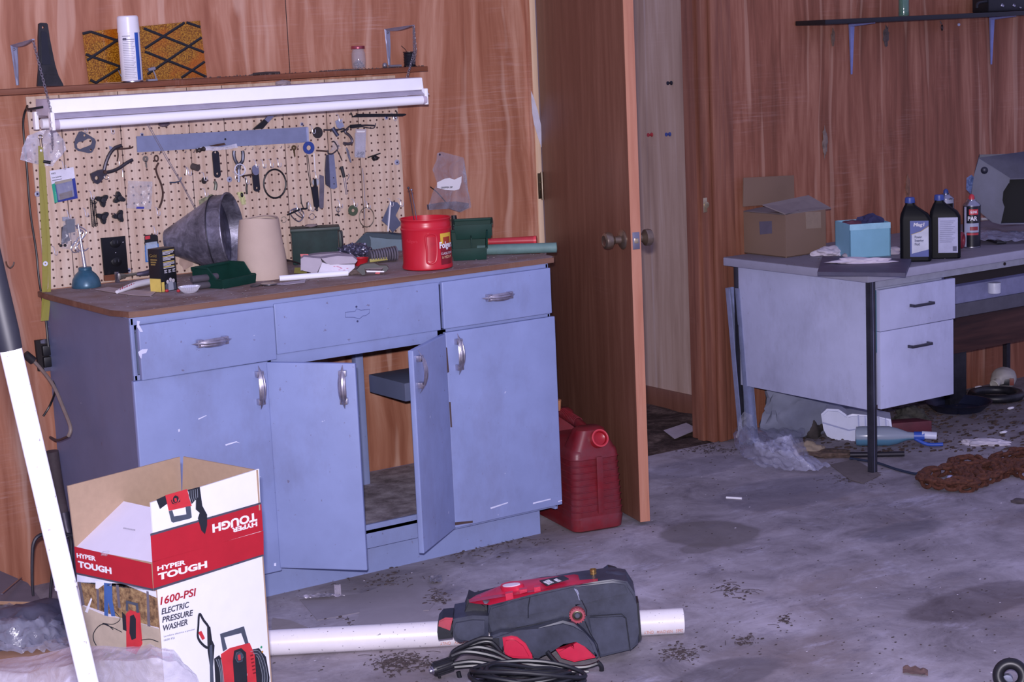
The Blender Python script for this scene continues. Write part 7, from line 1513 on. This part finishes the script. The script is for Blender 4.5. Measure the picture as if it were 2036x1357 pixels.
O('left_flap', MB().prism([A_+V(0, 0, hq-.002), Cq+V(0, 0, hq-.002), Cq+V(0, 0, hq+.004)+r_*.10, A_+V(0, 0, hq+.006)+r_*.08], (0, 0, .004)), m_cbt, cb)
cut('tape_label', PA, zD((645, 455), (742, 452), (745, 555), (650, 562)), 0, .0006, M('#8b7868', .6), cb); cut('blue_label', PB, zD((350, 515), (430, 512), (432, 590), (355, 598)), 0, .0006, M('#5d5768', .7), cb)
# light blue box
A2 = od(1690, 515); B2 = od(1795, 508); r2 = B2-A2; w2 = .16; r2.z = 0; r2.normalize(); P2_ = Pl(A2, r2); h2 = P2_.ab(P2_.px(1690, 447))[1]
bb_ = T('blue_box', 'light turquoise blue open box holding dark cloth on the desk', 'box', A2); m_tq = M('#7fb4cc', .55, var=.04); bk = -P2_.n*.16
for P_, Q_, n_ in ((A2, A2+r2*w2, P2_.n), (A2+bk, A2+bk+r2*w2, -P2_.n), (A2, A2+bk, -r2), (A2+r2*w2, A2+r2*w2+bk, r2)): O('box_side', MB().prism([P_, Q_, Q_+V(0, 0, h2), P_+V(0, 0, h2)], -V(n_)*.004), m_tq, bb_)
O('bottom', MB().prism([A2, A2+r2*w2, A2+r2*w2+bk, A2+bk], (0, 0, .003)), m_tq, bb_)
O('folded_rim', MB().obox(A2+V(0, 0, h2-.022), r2, P2_.n, (0, 0, 1), w2, .001, .022), M('#9ccbe0', .5), bb_)
O('dark_cloth', MB().blob(A2+r2*.11+bk*.5+V(0, 0, h2-.012), (.05, .055, .034), 3, .35, 2.5, 4), M('#2d2f55', .8), label='navy blue cloth lying in the turquoise box', cat='cloth'); O('red_cloth', MB().blob(A2+r2*.045+bk*.55+V(0, 0, h2-.012), (.04, .05, .018), 3, .3, 2.5, 9), M('#5b3042', .8), label='dark red cloth lying in the turquoise box', cat='cloth')
# dark board with rags
bd = [od(x, y)+V(0, 0, .022) for x, y in zD((740, 745), (1320, 752), (1290, 845), (720, 835))]
bq = [onZ(x, y, DS+.014) for x, y in ((1635, 510), (1812, 515), (1800, 543), (1625, 541))]
O('dark_board', MB().prism(bq, (0, 0, -.013), bev=.001), M('#45435a', .5, var=.12, dust=.2), label='thin dark board under the white rag at the desk corner', cat='board')
m_rag = M('#c9c0cc', .85, var=.1, sc_=12); m_ragd = M('#a99ea6', .9, var=.2, sc_=14)
def rag(name, cx_, cy_, z, rx, ry, rz, seed, lab, mat=m_rag, axr=None, sub=4, cat='rag'):
    c = onZ(cx_, cy_, z); r, d = vr(c); return O(name, MB().blob(c+V(0, 0, rz*.35), (rx, ry, rz), sub, .5, 1.3, seed, floor=z, axes=(r, -d, Vector((0, 0, 1)))), mat, label=lab, cat=cat, ang=60)
rag('rag', 1650, 507, DS, .065, .045, .022, 3, 'crumpled off-white rag in front of the brown cardboard box'); rag('rag', 1712, 523, DS+.0145, .105, .03, .014, 8, 'long white rolled rag lying on the dark board'); rag('rag', 1757, 505, DS, .055, .04, .024, 14, 'greyish rag in front of the turquoise box', m_ragd); rag('rag', 1690, 512, DS, .03, .03, .014, 21, 'small dirty grey rag between the two white rags', m_ragd, sub=3)
# black oil bottles
m_ob2 = M('#0a0b10', .5, var=.1, spec=.15)
def bottle(px, py, w, hh, lab, side):
    o = od(px, py); r, d = vr(o); o = o-d*.035; e = T('oil_bottle', lab, 'bottle', o); dep = .066; rings = []; n_ = 7
    def rc(z, hw, hd, off=0): 
        out = []; rad = min(.014, hw*.5, hd*.5)
        for sx_, sy_, a0 in ((1, -1, -90), (1, 1, 0), (-1, 1, 90), (-1, -1, 180)):
            for k in range(n_): a = math.radians(a0+90*k/(n_-1)); out.append(o+r*(off+sx_*(hw-rad)+math.cos(a)*rad)-d*(sy_*(hd-rad)+math.sin(a)*rad)+V(0, 0, z))
        return out
    W2 = w/2; s_ = side
    rings = [rc(0, W2-.004, dep/2-.004), rc(.004, W2, dep/2), rc(hh*.66, W2, dep/2), rc(hh*.74, W2*.88, dep/2*.95, .004*s_), rc(hh*.86, W2*.42, dep/2*.6, .018*s_), rc(hh*.895, .0165, .0165, .020*s_), rc(hh*.92, .0165, .0165, .020*s_)]
    O('body', MB().loft(rings), m_ob2, e)
    O('cap', MB().lathe(o+r*.020*s_+V(0, 0, hh*.915), (0, 0, 1), [(.0180, 0), (.0185, .004), (.0170, .019), (.0145, .021), (0, .021)], 28), M('#33478c', .4), e); return e, o, r, d
HB = .232
e, o, r, d = bottle(1821, 521, .112, HB, 'left black motor oil bottle with a blue and white front label', -1)
e.name = 'oil_bottle'; LP = Pl(o+d*.0335, r)
O('label_blue', patch(LP, -.020, .046, .018, .150, c=.0006), M('#2a3f8a', .4), e, label='blue front label'); O('label_white', MB().prism([LP.at(-.014, .030, .0022), LP.at(.046, .045, .0022), LP.at(.046, .128, .0022), LP.at(.02, .112, .0022), LP.at(-.014, .100, .0022)], -LP.n*.0006), M('#b9bccb', .5), e)
text('Mag1', LP.at(-.008, .126, .0016), r, (0, 0, 1), m_pw, e, h=.017, w=.040, bold=.04, shear=.15); text('Power\nSteering\nFluid', LP.at(-.004, .060, .0026), r, (0, 0, 1), M('#2b3560', .5), e, h=.036, w=.032, bold=.02)
O('gold_line', MB().tube([LP.at(-.016, .100, .0022), LP.at(.02, .112, .0022), LP.at(.046, .131, .0022)], .0009, 6), M('#b39a4f', .5), e)
e, o, r, d = bottle(1879, 515, .112, HB, 'right black motor oil bottle showing its pale back label', -1); LP = Pl(o+d*.0335, r)
O('back_label', patch(LP, -.024, .046, .022, .152, c=.0006), M('#a6a8c4', .5), e, label='pale back label')
for i in range(12): O('print_line', patch(LP, -.018, .036-.006*(i % 3), .138-.007*i, .1405-.007*i, c=.0014), M('#8688a4', .6), e)
O('print_block', patch(LP, .028, .042, .028, .046, c=.0014), M('#5b5d78', .6), e)
def aero(px, py, R, hh, lab, capc, mats, tipc):
    o = od(px, py); r, d = vr(o); o = o-d*R; e = T('spray_can', lab, 'spray can', o)
    O('can', MB().lathe(o, (0, 0, 1), [(R-.002, 0), (R, .002), (R, hh*.78), (R-.001, hh*.785)], 36), mats, e); O('base_rim', MB().lathe(o, (0, 0, 1), [(R, 0), (R+.001, .002), (R+.0005, .005)], 36), m_steel, e)
    O('shoulder', MB().lathe(o+V(0, 0, hh*.78), (0, 0, 1), [(R+.0008, 0), (R+.0008, .003), (R*.85, hh*.05), (R*.5, hh*.085), (R*.45, hh*.10), (R*.5, hh*.105), (R*.5, hh*.12), (0, hh*.12)], 36), M('#a5a6b4', .25, .9), e)
    O('nozzle', MB().lathe(o+V(0, 0, hh*.90), (0, 0, 1), [(R*.34, 0), (R*.32, hh*.06), (R*.16, hh*.09), (0, hh*.10)], 20), M(tipc, .4), e); return e, o
e, o = aero(1932, 494, .033, .205, 'red and black spray can with a red nozzle right of the oil bottles', 0, M('#1a1a22', .3), '#b5323c')
wrap(o, .033, -.95, -.62, .004, .158, M('#a9abc4', .4), e); wrap(o, .033, -.62, .9, .060, .095, M('#9ea4bb', .4), e, 'picture'); wrap(o, .033, -.55, .85, .050, .058, M('#b13a44', .4), e, 'red_stripe'); wrap(o, .0334, -.2, .75, .068, .082, M('#8a3038', .4), e, 'red_car')
wrap(o, .0332, -.30, .80, .128, .149, M('#c02f3a', .4), e, 'red_logo', n=12)
for s_, a_, z_, h_, w_ in (('brand', .25, .134, .009, .026), ('PART', .12, .106, .016, .036)):
    if s_ == 'PART': wtext('PAR', o, .033, .12, .105, .017, m_white, e, w=.036, bold=.03)
    else: wtext('GUNK', o, .0336, .25, .133, .011, m_white, e, w=.028, bold=.03)
e, o = aero(1881, 470, .031, .19, 'white and black spray can with a blue tip behind the oil bottles', 0, M('#a7aac2', .35), '#34488a')
wrap(o, .031, -1.2, 1.2, .108, .132, m_black, e, 'dark_band', n=14)
wrap(o, .0314, -.1, .5, .116, .124, m_white, e, 'print_block')
# red thing behind
O('red_clamp', MB().ring(onZ(1912, 478, DS+.04), (.5, -1, 0), .024, .008, 28, 10), M('#7a2330', .5), label='small dark red round object behind the cans on the desk', cat='fitting')
# tilted metal housing (mailbox-like)
m_hood = M('#4d4f66', .45, .0, var=.4, sc_=4, spec=.4); hd = T('metal_hood', 'tilted grey metal housing with a dark opening at the right of the desk', 'metal housing', od(1990, 470)); HQ = facing(1975, 480, DS); HQ.o = HQ.o-HQ.n*.08
fr_ = zC2((475, 290), (530, 85), (920, 330), (905, 400), (830, 480), (815, 600), (845, 680), (800, 900), (560, 760), (430, 560))
front_pts = [(530, 85), (915, 335), (905, 400), (825, 500), (815, 610), (848, 690), (800, 905), (700, 880), (540, 750), (432, 555), (475, 290)]
cut('front_sheet', HQ, zC2(*front_pts), 0, .006, m_hood, hd, bev=.002)
P0 = [HQ.px(*p) for p in zC2((530, 85), (915, 335))]; P1b = [HQ.px(*p, -.10) for p in zC2((1180, 60), (1400, 330))]
O('top_sheet', MB().prism([P0[0], P0[1], P0[1]+HQ.r*.30-HQ.n*.05, P0[0]+HQ.r*.34-HQ.n*.12+V(0, 0, .03)], (0, 0, -.006)), M('#38384a', .45, .4, var=.15), hd)
hb_ = -HQ.n*.16; fo_ = [HQ.px(*q) for q in zC2((530, 85), (475, 290), (432, 555), (540, 750), (700, 880), (800, 905))]; rr_x = HQ.r*.26
for k_ in range(5): O('side_sheet', MB().prism([fo_[k_], fo_[k_+1], fo_[k_+1]+hb_, fo_[k_]+hb_], (HQ.r*.003+V(0, 0, .003))), m_hood, hd)
O('bottom_sheet', MB().prism([fo_[5], fo_[5]+rr_x, fo_[5]+rr_x+hb_, fo_[5]+hb_], (0, 0, .004)), m_hood, hd); O('back_sheet', MB().prism([q+hb_ for q in fo_]+[fo_[5]+rr_x+hb_, fo_[0]+rr_x*1.35+hb_], -HQ.n*.004), m_hood, hd)
O('right_sheet', MB().prism([fo_[5]+rr_x, fo_[5]+rr_x+hb_, fo_[0]+rr_x*1.35+hb_, fo_[0]+rr_x*1.3], HQ.r*.004), m_hood, hd)
cut('opening_shade', HQ, zC2((915, 335), (1640, 300), (1760, 890), (800, 905), (848, 690), (815, 610), (825, 500), (905, 400)), -.05, .02, M('#08080b', .8), hd)  # near-black sheet stands in for the shade inside the housing
O('knob', MB().lathe(HQ.px(*zC2((600, 240))[0], .006), HQ.n, [(.014, 0), (.014, .003), (.010, .006), (0, .007)], 24), M('#262636', .4, .4), hd)
film(HQ, zC2((380, 340), (440, 300), (470, 330), (460, 420), (430, 540), (375, 480), (415, 440)), -.03, .01, M('#5a6c9c', .6), None, 'blue_rag', label='blue crumpled wrapper behind the tilted metal housing', cat='wrapper')
film(HQ, zC2((400, 590), (430, 560), (420, 640), (340, 680)), .0, .004, m_clear, None, 'clear_wrap', label='bit of clear wrap left of the tilted metal housing', cat='wrapper')
sheeting('plastic_wrap', 'crumpled clear wrap and foil in front of the tilted metal housing', clearm('#b7b8cf', .6, 'desk_wrap'), [[(1905, 462, DS+.02), (1960, 455, DS+.03), (2036, 462, DS+.02), (2080, 460, DS+.02)], [(1910, 480, DS+.01), (1965, 478, DS+.02), (2030, 480, DS+.01), (2080, 480, DS+.01)]], 30, 14, .012, 9, 4)
for i, (a0, b0) in enumerate((((1950, 453), (2036, 448)), ((2000, 452), (2060, 440)))): O('pale_stick', MB().tube([od(*a0)+V(0, 0, .035), od(*b0)+V(0, 0, .035)], .006, 8), M('#aaa6a8', .7), label=('nearer' if i == 0 else 'farther')+' of two pale sticks lying under the tilted metal housing', cat='stick')
O('bolt_tool', MB().tube([od(1955, 478)+V(0, 0, .008), od(1985, 487)+V(0, 0, .008), od(2000, 486)+V(0, 0, .008)], .006, 10), m_blackp, label='short black tool with bright studs on the desk', cat='tool')
mb = MB(); rnd = random.Random(55)
for i in range(150): p = od(rnd.uniform(1480, 2036), rnd.uniform(495, 520)); p.y = rnd.uniform(4.6, 5.3); s_ = rnd.uniform(.0008, .003); mb.blob(p+V(0, 0, s_*.4), (s_*1.5, s_, s_*.6), 1, .3, seed=i)
O('desk_debris', mb, M('#6e6368', .9, var=.6, sc_=200), label='grit scattered over the desk top', cat='debris', kind='stuff')
# ---- black shelf, upper right
zs = onY(1630, 44, WY-.13).z
yS = WY-.14; s0 = onY(1630, 44, yS); s1 = onY(2036, 30, yS)
O('black_shelf', MB().box(s0.x, 6.6, yS-.03, WY-.002, s0.z-.011, s0.z+.008, .004), m_black, label='glossy black shelf high on the right wall', cat='shelf'); zt2 = s0.z-.0115
for i, (px, pb) in enumerate(((1694, 148), (1973, 128))):
    x = onY(px, 60, WY-.01).x; zb2 = onY(px, pb, WY-.01).z; e = T('shelf_bracket', ('left' if i == 0 else 'right')+' blue-grey bracket under the black shelf', 'shelf bracket', (x, WY-.003, zb2)); m_b2 = M('#7d86c0', .4, .2)
    O('wall_leg', MB().box8([(x-.004, WY-.006, zb2), (x+.004, WY-.006, zb2), (x+.004, WY-.002, zb2), (x-.004, WY-.002, zb2), (x-.012, WY-.014, zt2), (x+.012, WY-.014, zt2), (x+.012, WY-.002, zt2), (x-.012, WY-.002, zt2)], .0015), m_b2, e)
    O('arm', MB().box8([(x-.012, WY-.014, zt2-.013), (x+.012, WY-.014, zt2-.013), (x+.012, WY-.004, zt2-.013), (x-.012, WY-.004, zt2-.013), (x-.012, WY-.014, zt2), (x+.012, WY-.014, zt2), (x+.012, WY-.004, zt2), (x-.012, WY-.004, zt2)]).box8([(x-.004, yS+.005, zt2-.003), (x+.004, yS+.005, zt2-.003), (x+.012, WY-.014, zt2-.013), (x-.012, WY-.014, zt2-.013), (x-.004, yS+.005, zt2), (x+.004, yS+.005, zt2), (x+.012, WY-.014, zt2), (x-.012, WY-.014, zt2)]), m_b2, e)
zz = s0.z+.0085; q = onY(1797, 22, WY-.08); O('glass_bottle', MB().lathe((q.x, WY-.08, zz), (0, 0, 1), [(.020, 0), (.022, .004), (.021, .03), (.0215, .10), (.015, .13), (.012, .16), (.010, .16), (.013, .128), (.0195, .10), (.019, .006), (0, .004)], 32), glassm('#5f8a78', .5), label='small green glass bottle standing on the black shelf', cat='bottle')
q = onY(1985, 10, WY-.09); rd = T('radio_box', 'black box with bright gleams added as round studs on the black shelf', 'box', (q.x, WY-.09, zz))
O('case', MB().box(onY(1962, 10, WY-.12).x, onY(1962, 10, WY-.12).x+.28, WY-.13, WY-.04, zz, zz+.09, .006), m_black, rd); O('strap', MB().tube([onY(1942, 16, WY-.12), onY(1945, 6, WY-.12), onY(1965, 2, WY-.12)], .006, 8, smooth=4), m_black, rd)
for px, py, rr0 in ((1993, 11, .009), (2016, 11, .008), (2028, 15, .005)): O('stud', MB().lathe(onY(px, py, WY-.1305), (0, -1, 0), [(rr0, 0), (rr0*.7, .004), (rr0*.3, .002), (0, .005)], 20), m_chr, rd)  # gleams on the case, made as small chrome discs
O('wall_screw_eye', MB().ring(onY(1873, 55, WY-.02), (1, -.6, 0), .011, .0022).tube([onY(1869, 42, WY-.015), onY(1872, 48, WY-.02)], .002, 6), m_iron, label='small screw eye hanging under the black shelf', cat='hook')
O('white_stud', MB().lathe(onY(1906, 49, WY-.001), (0, -1, 0), [(.007, 0), (.006, .004), (0, .006)], 14), M('#a9acd0', .4), label='small pale stud in the wall under the black shelf', cat='stud')
for i, (px, py, w_, hh) in enumerate(((1762, 72, 11, 26), (1640, 283, 10, 34), (1805, 372, 9, 28), (1656, 75, 7, 22))):
    pts = [(px+math.cos(k*math.tau/10)*w_*(.8+.3*noise.noise(Vector((k, i, 0)))), py+math.sin(k*math.tau/10)*hh*(.8+.3*noise.noise(Vector((k, i, 5)))/1)) for k in range(10)]
    O('mud_dauber_nest', MB().blob(onY(px, py, WY-.002), (w_*.0013, .005, hh*.0015), 3, .6, 2.2, i*3.3), M(('#554a4c', '#7a6a64', '#7d5a4c', '#6f5a52')[i], .95, var=.3, bump=.8), label=('dark mud nest under the left part of the black shelf', 'grey mud nest on the plywood above the cardboard box', 'reddish mud patch above the oil bottles', 'faint mud patch left of the first blue bracket')[i], cat='nest')
# ---- litter under and around the desk
w0 = onZ(1700, 885); r, d = vr(w0); JP = facing(1690, 880)
jg = T('white_jug', 'white plastic oil jug lying on its side under the desk', 'jug', w0); m_jug = M('#cfd3ea', .4, var=.04)
JP.o = JP.o-JP.n*.02
def jc_(name, pts, off, th, mat, bev=.008): return cut(name, JP, zU(*pts), off, th, mat, jg, bev=bev)
jc_('jug_left', [(685, 840), (720, 808), (790, 812), (860, 860), (880, 1000), (870, 1020), (800, 1010), (720, 970), (700, 930)], -.12, .10, m_jug); jc_('jug_front', [(835, 850), (870, 838), (1000, 850), (1095, 870), (1108, 950), (1100, 985), (900, 1020), (850, 1018)], -.13, .13, m_jug)
for k in range(5): jc_('rib', [(900+k*40, 845+4*k), (908+k*40, 845+4*k), (912+k*40, 920), (904+k*40, 920)], .0, .004, M('#aab0d4', .4), 0)
jc_('seam', [(695, 885), (850, 930), (1000, 905), (1000, 910), (850, 937), (695, 892)], .0005, .003, M('#9aa0c6', .4), 0)
# blue spray cleaner bottle lying down
bt_ = T('cleaner_bottle', 'clear spray bottle of blue liquid lying on the floor by the desk leg', 'bottle', onZ(1770, 890)); s0_ = onZ(*zU((920, 1030))[0], 0); s1_ = onZ(*zU((1280, 1030))[0], 0); ad = (s1_-s0_); Lb = ad.length; ad.normalize(); zr = .038
def liquid(): n = N('blue_cleaner'); X = n.xyz(); n.set(col=n.ramp(n.math('MULTIPLY', X[2], 10.0), [(.28, '#5f8fae'), (.36, '#9fa9bd')]), rough=.15, alpha=.82, spec=.7); return n.m
O('bottle', MB().lathe(s0_+V(0, .03, zr), ad, [(.02, 0), (.036, .004), (.038, .02), (.038, Lb*.55), (.030, Lb*.70), (.016, Lb*.86), (.014, Lb*.98)], 32), liquid(), bt_)
O('trigger_head', MB().tube([s0_+V(0, .03, zr)+ad*Lb*.96, s0_+V(0, .03, zr)+ad*(Lb+.03)], .017, 16), M('#3556b4', .4), bt_); O('nozzle', MB().tube([s0_+V(0, .03, zr)+ad*(Lb+.02)+V(0, 0, .004), s0_+V(0, .03, zr)+ad*(Lb+.075)+V(0, 0, .0)], .015, 16), m_jug, bt_)
O('trigger', MB().tube([s0_+V(0, .02, zr-.01)+ad*(Lb-.01), s0_+V(0, -.0, .010)+ad*(Lb+.02), s0_+V(0, -.01, .012)+ad*(Lb+.07)], .007, 10, smooth=4), M('#3556b4', .4), bt_)
# clear crumpled bag by the jamb
sheeting('plastic_bag', 'large crumpled clear plastic bag on the floor beside the door jamb', clearm('#cfd1ee', .30, 'bag_floor'), [[(1455, 850, .03), (1478, 828, .06), (1500, 850, .03), (1560, 850, .03), (1600, 850, .03)], [(1462, 890, .03), (1490, 875, .11), (1530, 880, .10), (1570, 870, .12), (1598, 880, .05)], [(1480, 912, .03), (1510, 905, .07), (1550, 900, .09), (1585, 905, .07), (1610, 910, .02)], [(1500, 925, .005), (1540, 935, .005), (1580, 938, .005), (1620, 940, .005), (1650, 930, .005)]], 60, 50, .018, 8, 6, 'bag')
film(Pl(onZ(1478, 890)-V(0, -.0, 0), (1, 0, 0)), ((1468, 830), (1478, 818), (1492, 825), (1500, 850), (1498, 875), (1480, 885), (1462, 870)), 0, .012, m_clear, None, 'bag_end', label='raised end of clear film against the leaning channels', cat='bag')
# grey cloth / bag heaps under desk
O('grey_sack', MB().blob((4.97, 5.25, .09), (.25, .08, .15), 4, .25, 2.0, 31, floor=0), M('#7e8296', .85, var=.25, sc_=5), label='large pale grey sack bulging under the left of the desk', cat='sack'); rag('brown_glove', 1608, 905, 0, .055, .035, .035, 41, 'stiff dirty tan glove on the floor beside the clear bag', M('#8f8070', .9, var=.25), cat='glove')
rag('brown_leaves', 1650, 908, 0, .10, .04, .02, 44, 'heap of brown dead leaves left of the desk leg', M('#54443c', .95, var=.5, sc_=60), cat='leaves'); rag('dark_heap', 1610, 862, 0, .07, .08, .08, 48, 'dark dirty lump behind the clear bag under the desk', M('#3c3636', .95, var=.5), cat='clutter')
rag('white_rag', 1955, 885, 0, .085, .03, .018, 52, 'white rag lying on the floor right of the desk leg', M('#c3bcc8', .85, var=.12)); 
O('handle_bar', MB().tube([onZ(1690, 905, .012), onZ(1798, 903, .012)], .010, 10), M('#2a2730', .5, .3, var=.2), label='flat black metal bar lying behind the desk leg', cat='bar')
O('blue_cable', MB().tube([onZ(1690, 912, .006), onZ(1740, 920, .006), onZ(1780, 933, .006), onZ(1815, 942, .006), onZ(1838, 944, .008)], lambda t_: .005+.004*(t_ > .8), 8, smooth=5), M('#2b3348', .45), label='dark blue cable running from the desk leg to the rusty chain', cat='cable')
cut_p = MB().prism([onZ(x, y, .002) for x, y in ((1650, 925), (1700, 915), (1752, 945), (1715, 962), (1690, 955))], (0, 0, .002)); O('brown_paper', cut_p, M('#6d6363', .9), label='flat brown paper scrap in front of the desk leg', cat='paper')
O('red_box', MB().obox(onZ(1775, 868, 0), (onZ(1860, 862)-onZ(1775, 868)).normalized(), (0, 1, 0), (0, 0, 1), .16, .08, .052, .006), M('#5a2430', .6, var=.2), label='dark red case lying under the drawers', cat='case')
rag('moss_lump', 1810, 838, 0, .07, .05, .045, 61, 'dark mossy lump behind the red case under the desk', M('#3f3d38', .95, var=.6, sc_=50), cat='clutter')
o = onZ(1905, 815); O('black_pan', MB().lathe(o, (0, 0, 1), [(.10, 0), (.135, .035), (.14, .036), (.132, .036), (.098, .006), (0, .006)], 44), M('#2c3048', .35, .4), label='dark round pan on the floor under the desk kneehole', cat='pan')
O('tyre_ring', MB().ring(onZ(1980, 785, .02), (0, 0, 1), .10, .018, 40, 10), m_blackp, label='dark ring lying behind the round pan', cat='ring')
# jug at right back
o = onZ(1995, 775, 0); jg2 = T('label_jug', 'dirty white jug with a black and red label lying by the wall', 'jug', o); O('jug', MB().blob(o+V(.0, 0, .05), (.062, .05, .048), 4, .08, 1.5, 3), M('#a9a4a0', .5, var=.12), jg2); O('neck', MB().tube([o+V(-.05, -.015, .045), o+V(-.08, -.02, .035)], .017, 18), M('#b4afa8', .5), jg2)
rj, dj = vr(o); cj = o+V(0, 0, .028)+dj*.046; O('label', MB().obox(cj-rj*.02, rj, dj, (0, 0, 1), .045, .008, .026, .002), m_black, jg2); O('label_red', MB().obox(cj+rj*.026-dj*.004, rj, dj, (0, 0, 1), .018, .008, .030, .002), M('#7d3a30', .5), jg2); O('spout_rim', MB().ring(o+V(-.08, -.02, .035), (-.03, -.005, -.01), .019, .004, 20, 6), M('#b4afa8', .5), jg2)
for i, (px, py) in enumerate(((1999, 700), (1945, 770), (1995, 860), (2010, 812))):
    O('white_bit', MB().blob(onZ(px, py if i else 765, .008), (.02 if i else .006, .008, .006), 2, .3, 3, i), m_white, label=('tiny white bead near the wall under the desk', 'small white scrap left of the labelled jug', 'small white scrap below the round pan', 'small white scrap beside the dark ring')[i], cat='scrap')
# rubbish soil under the desk
mb = MB(); rnd = random.Random(66)
for i in range(900):
    p = onZ(rnd.uniform(1500, 2036), rnd.uniform(770, 900), 0)
    if p.y > WY-.02: continue
    s_ = rnd.uniform(.002, .009); mb.blob(p+V(0, 0, s_*.3), (s_*rnd.uniform(1, 2.4), s_, s_*.5), 1, .5, seed=i)
O('leaf_litter', mb, M('#4b3b34', .95, var=.6, sc_=120), label='leaf litter and soil strewn along the wall under the desk', cat='leaf litter', kind='stuff', origin=(0, 0, 0))
# rusty chain
def bigchain():
    mb = MB(); rnd = random.Random(8); path = []
    way = [(1850, 960), (1870, 968), (1920, 966), (1960, 958), (1935, 935), (1975, 930), (1990, 945), (2020, 925), (1850, 945), (1835, 960), (1860, 968), (1900, 972), (1940, 968), (1905, 945), (1895, 925), (1930, 918), (1960, 930), (1925, 940), (1960, 955), (2000, 940), (1975, 920), (2005, 910), (2036, 905), (2060, 920), (2010, 930), (2030, 945), (2080, 950)]
    P_ = cat_rom([onZ(x, y, .014) for x, y in way], 10); L = [0]
    for a, b in zip(P_, P_[1:]): L.append(L[-1]+(b-a).length)
    d_ = 0; k = 0
    while d_ < L[-1]-.01:
        i = max(j for j in range(len(L)) if L[j] <= d_+1e-9); i = min(i, len(P_)-2); t_ = (d_-L[i])/max(1e-6, L[i+1]-L[i]); c = P_[i].lerp(P_[i+1], t_); dr_ = (P_[i+1]-P_[i]).normalized()
        n_ = (V(0, 0, 1) if k % 2 else dr_.cross(V(0, 0, 1)))+V(rnd.uniform(-.5, .5), rnd.uniform(-.5, .5), rnd.uniform(-.3, .3)); n_ = (n_-dr_*n_.dot(dr_)).normalized(); w_ = dr_.cross(n_)
        c = c+V(0, 0, .010*(k % 2)+rnd.uniform(0, .012)); mb.tube([c+dr_*math.cos(q*math.tau/14)*.024+w_*math.sin(q*math.tau/14)*.015 for q in range(14)], .0072, 7, True); d_ += .025; k += 1
    h = [onZ(1855, 960, .015), onZ(1838, 955, .015), onZ(1832, 944, .02), onZ(1842, 934, .025), onZ(1860, 932, .025), onZ(1866, 940, .02), onZ(1858, 946, .018)]
    return mb.tube(h, .010, 10, smooth=5)
O('rusty_chain', bigchain(), M('#5a3426', .85, .2, var=.4, sc_=90, bump=.6), label='heap of rusty brown chain with a hook on the floor at the right', cat='chain')
O('glass_marble', MB().blob(onZ(1889, 950, .008), (.014, .011, .009), 2, .1), M('#9a9dc4', .3), label='small pale lump between the loops of the rusty chain', cat='stone')
rag('dirt_clod', 2030, 1000, 0, .03, .02, .012, 71, 'dark clod of dirt at the right edge of the floor', M('#4b4246', .95), sub=3, cat='clod')
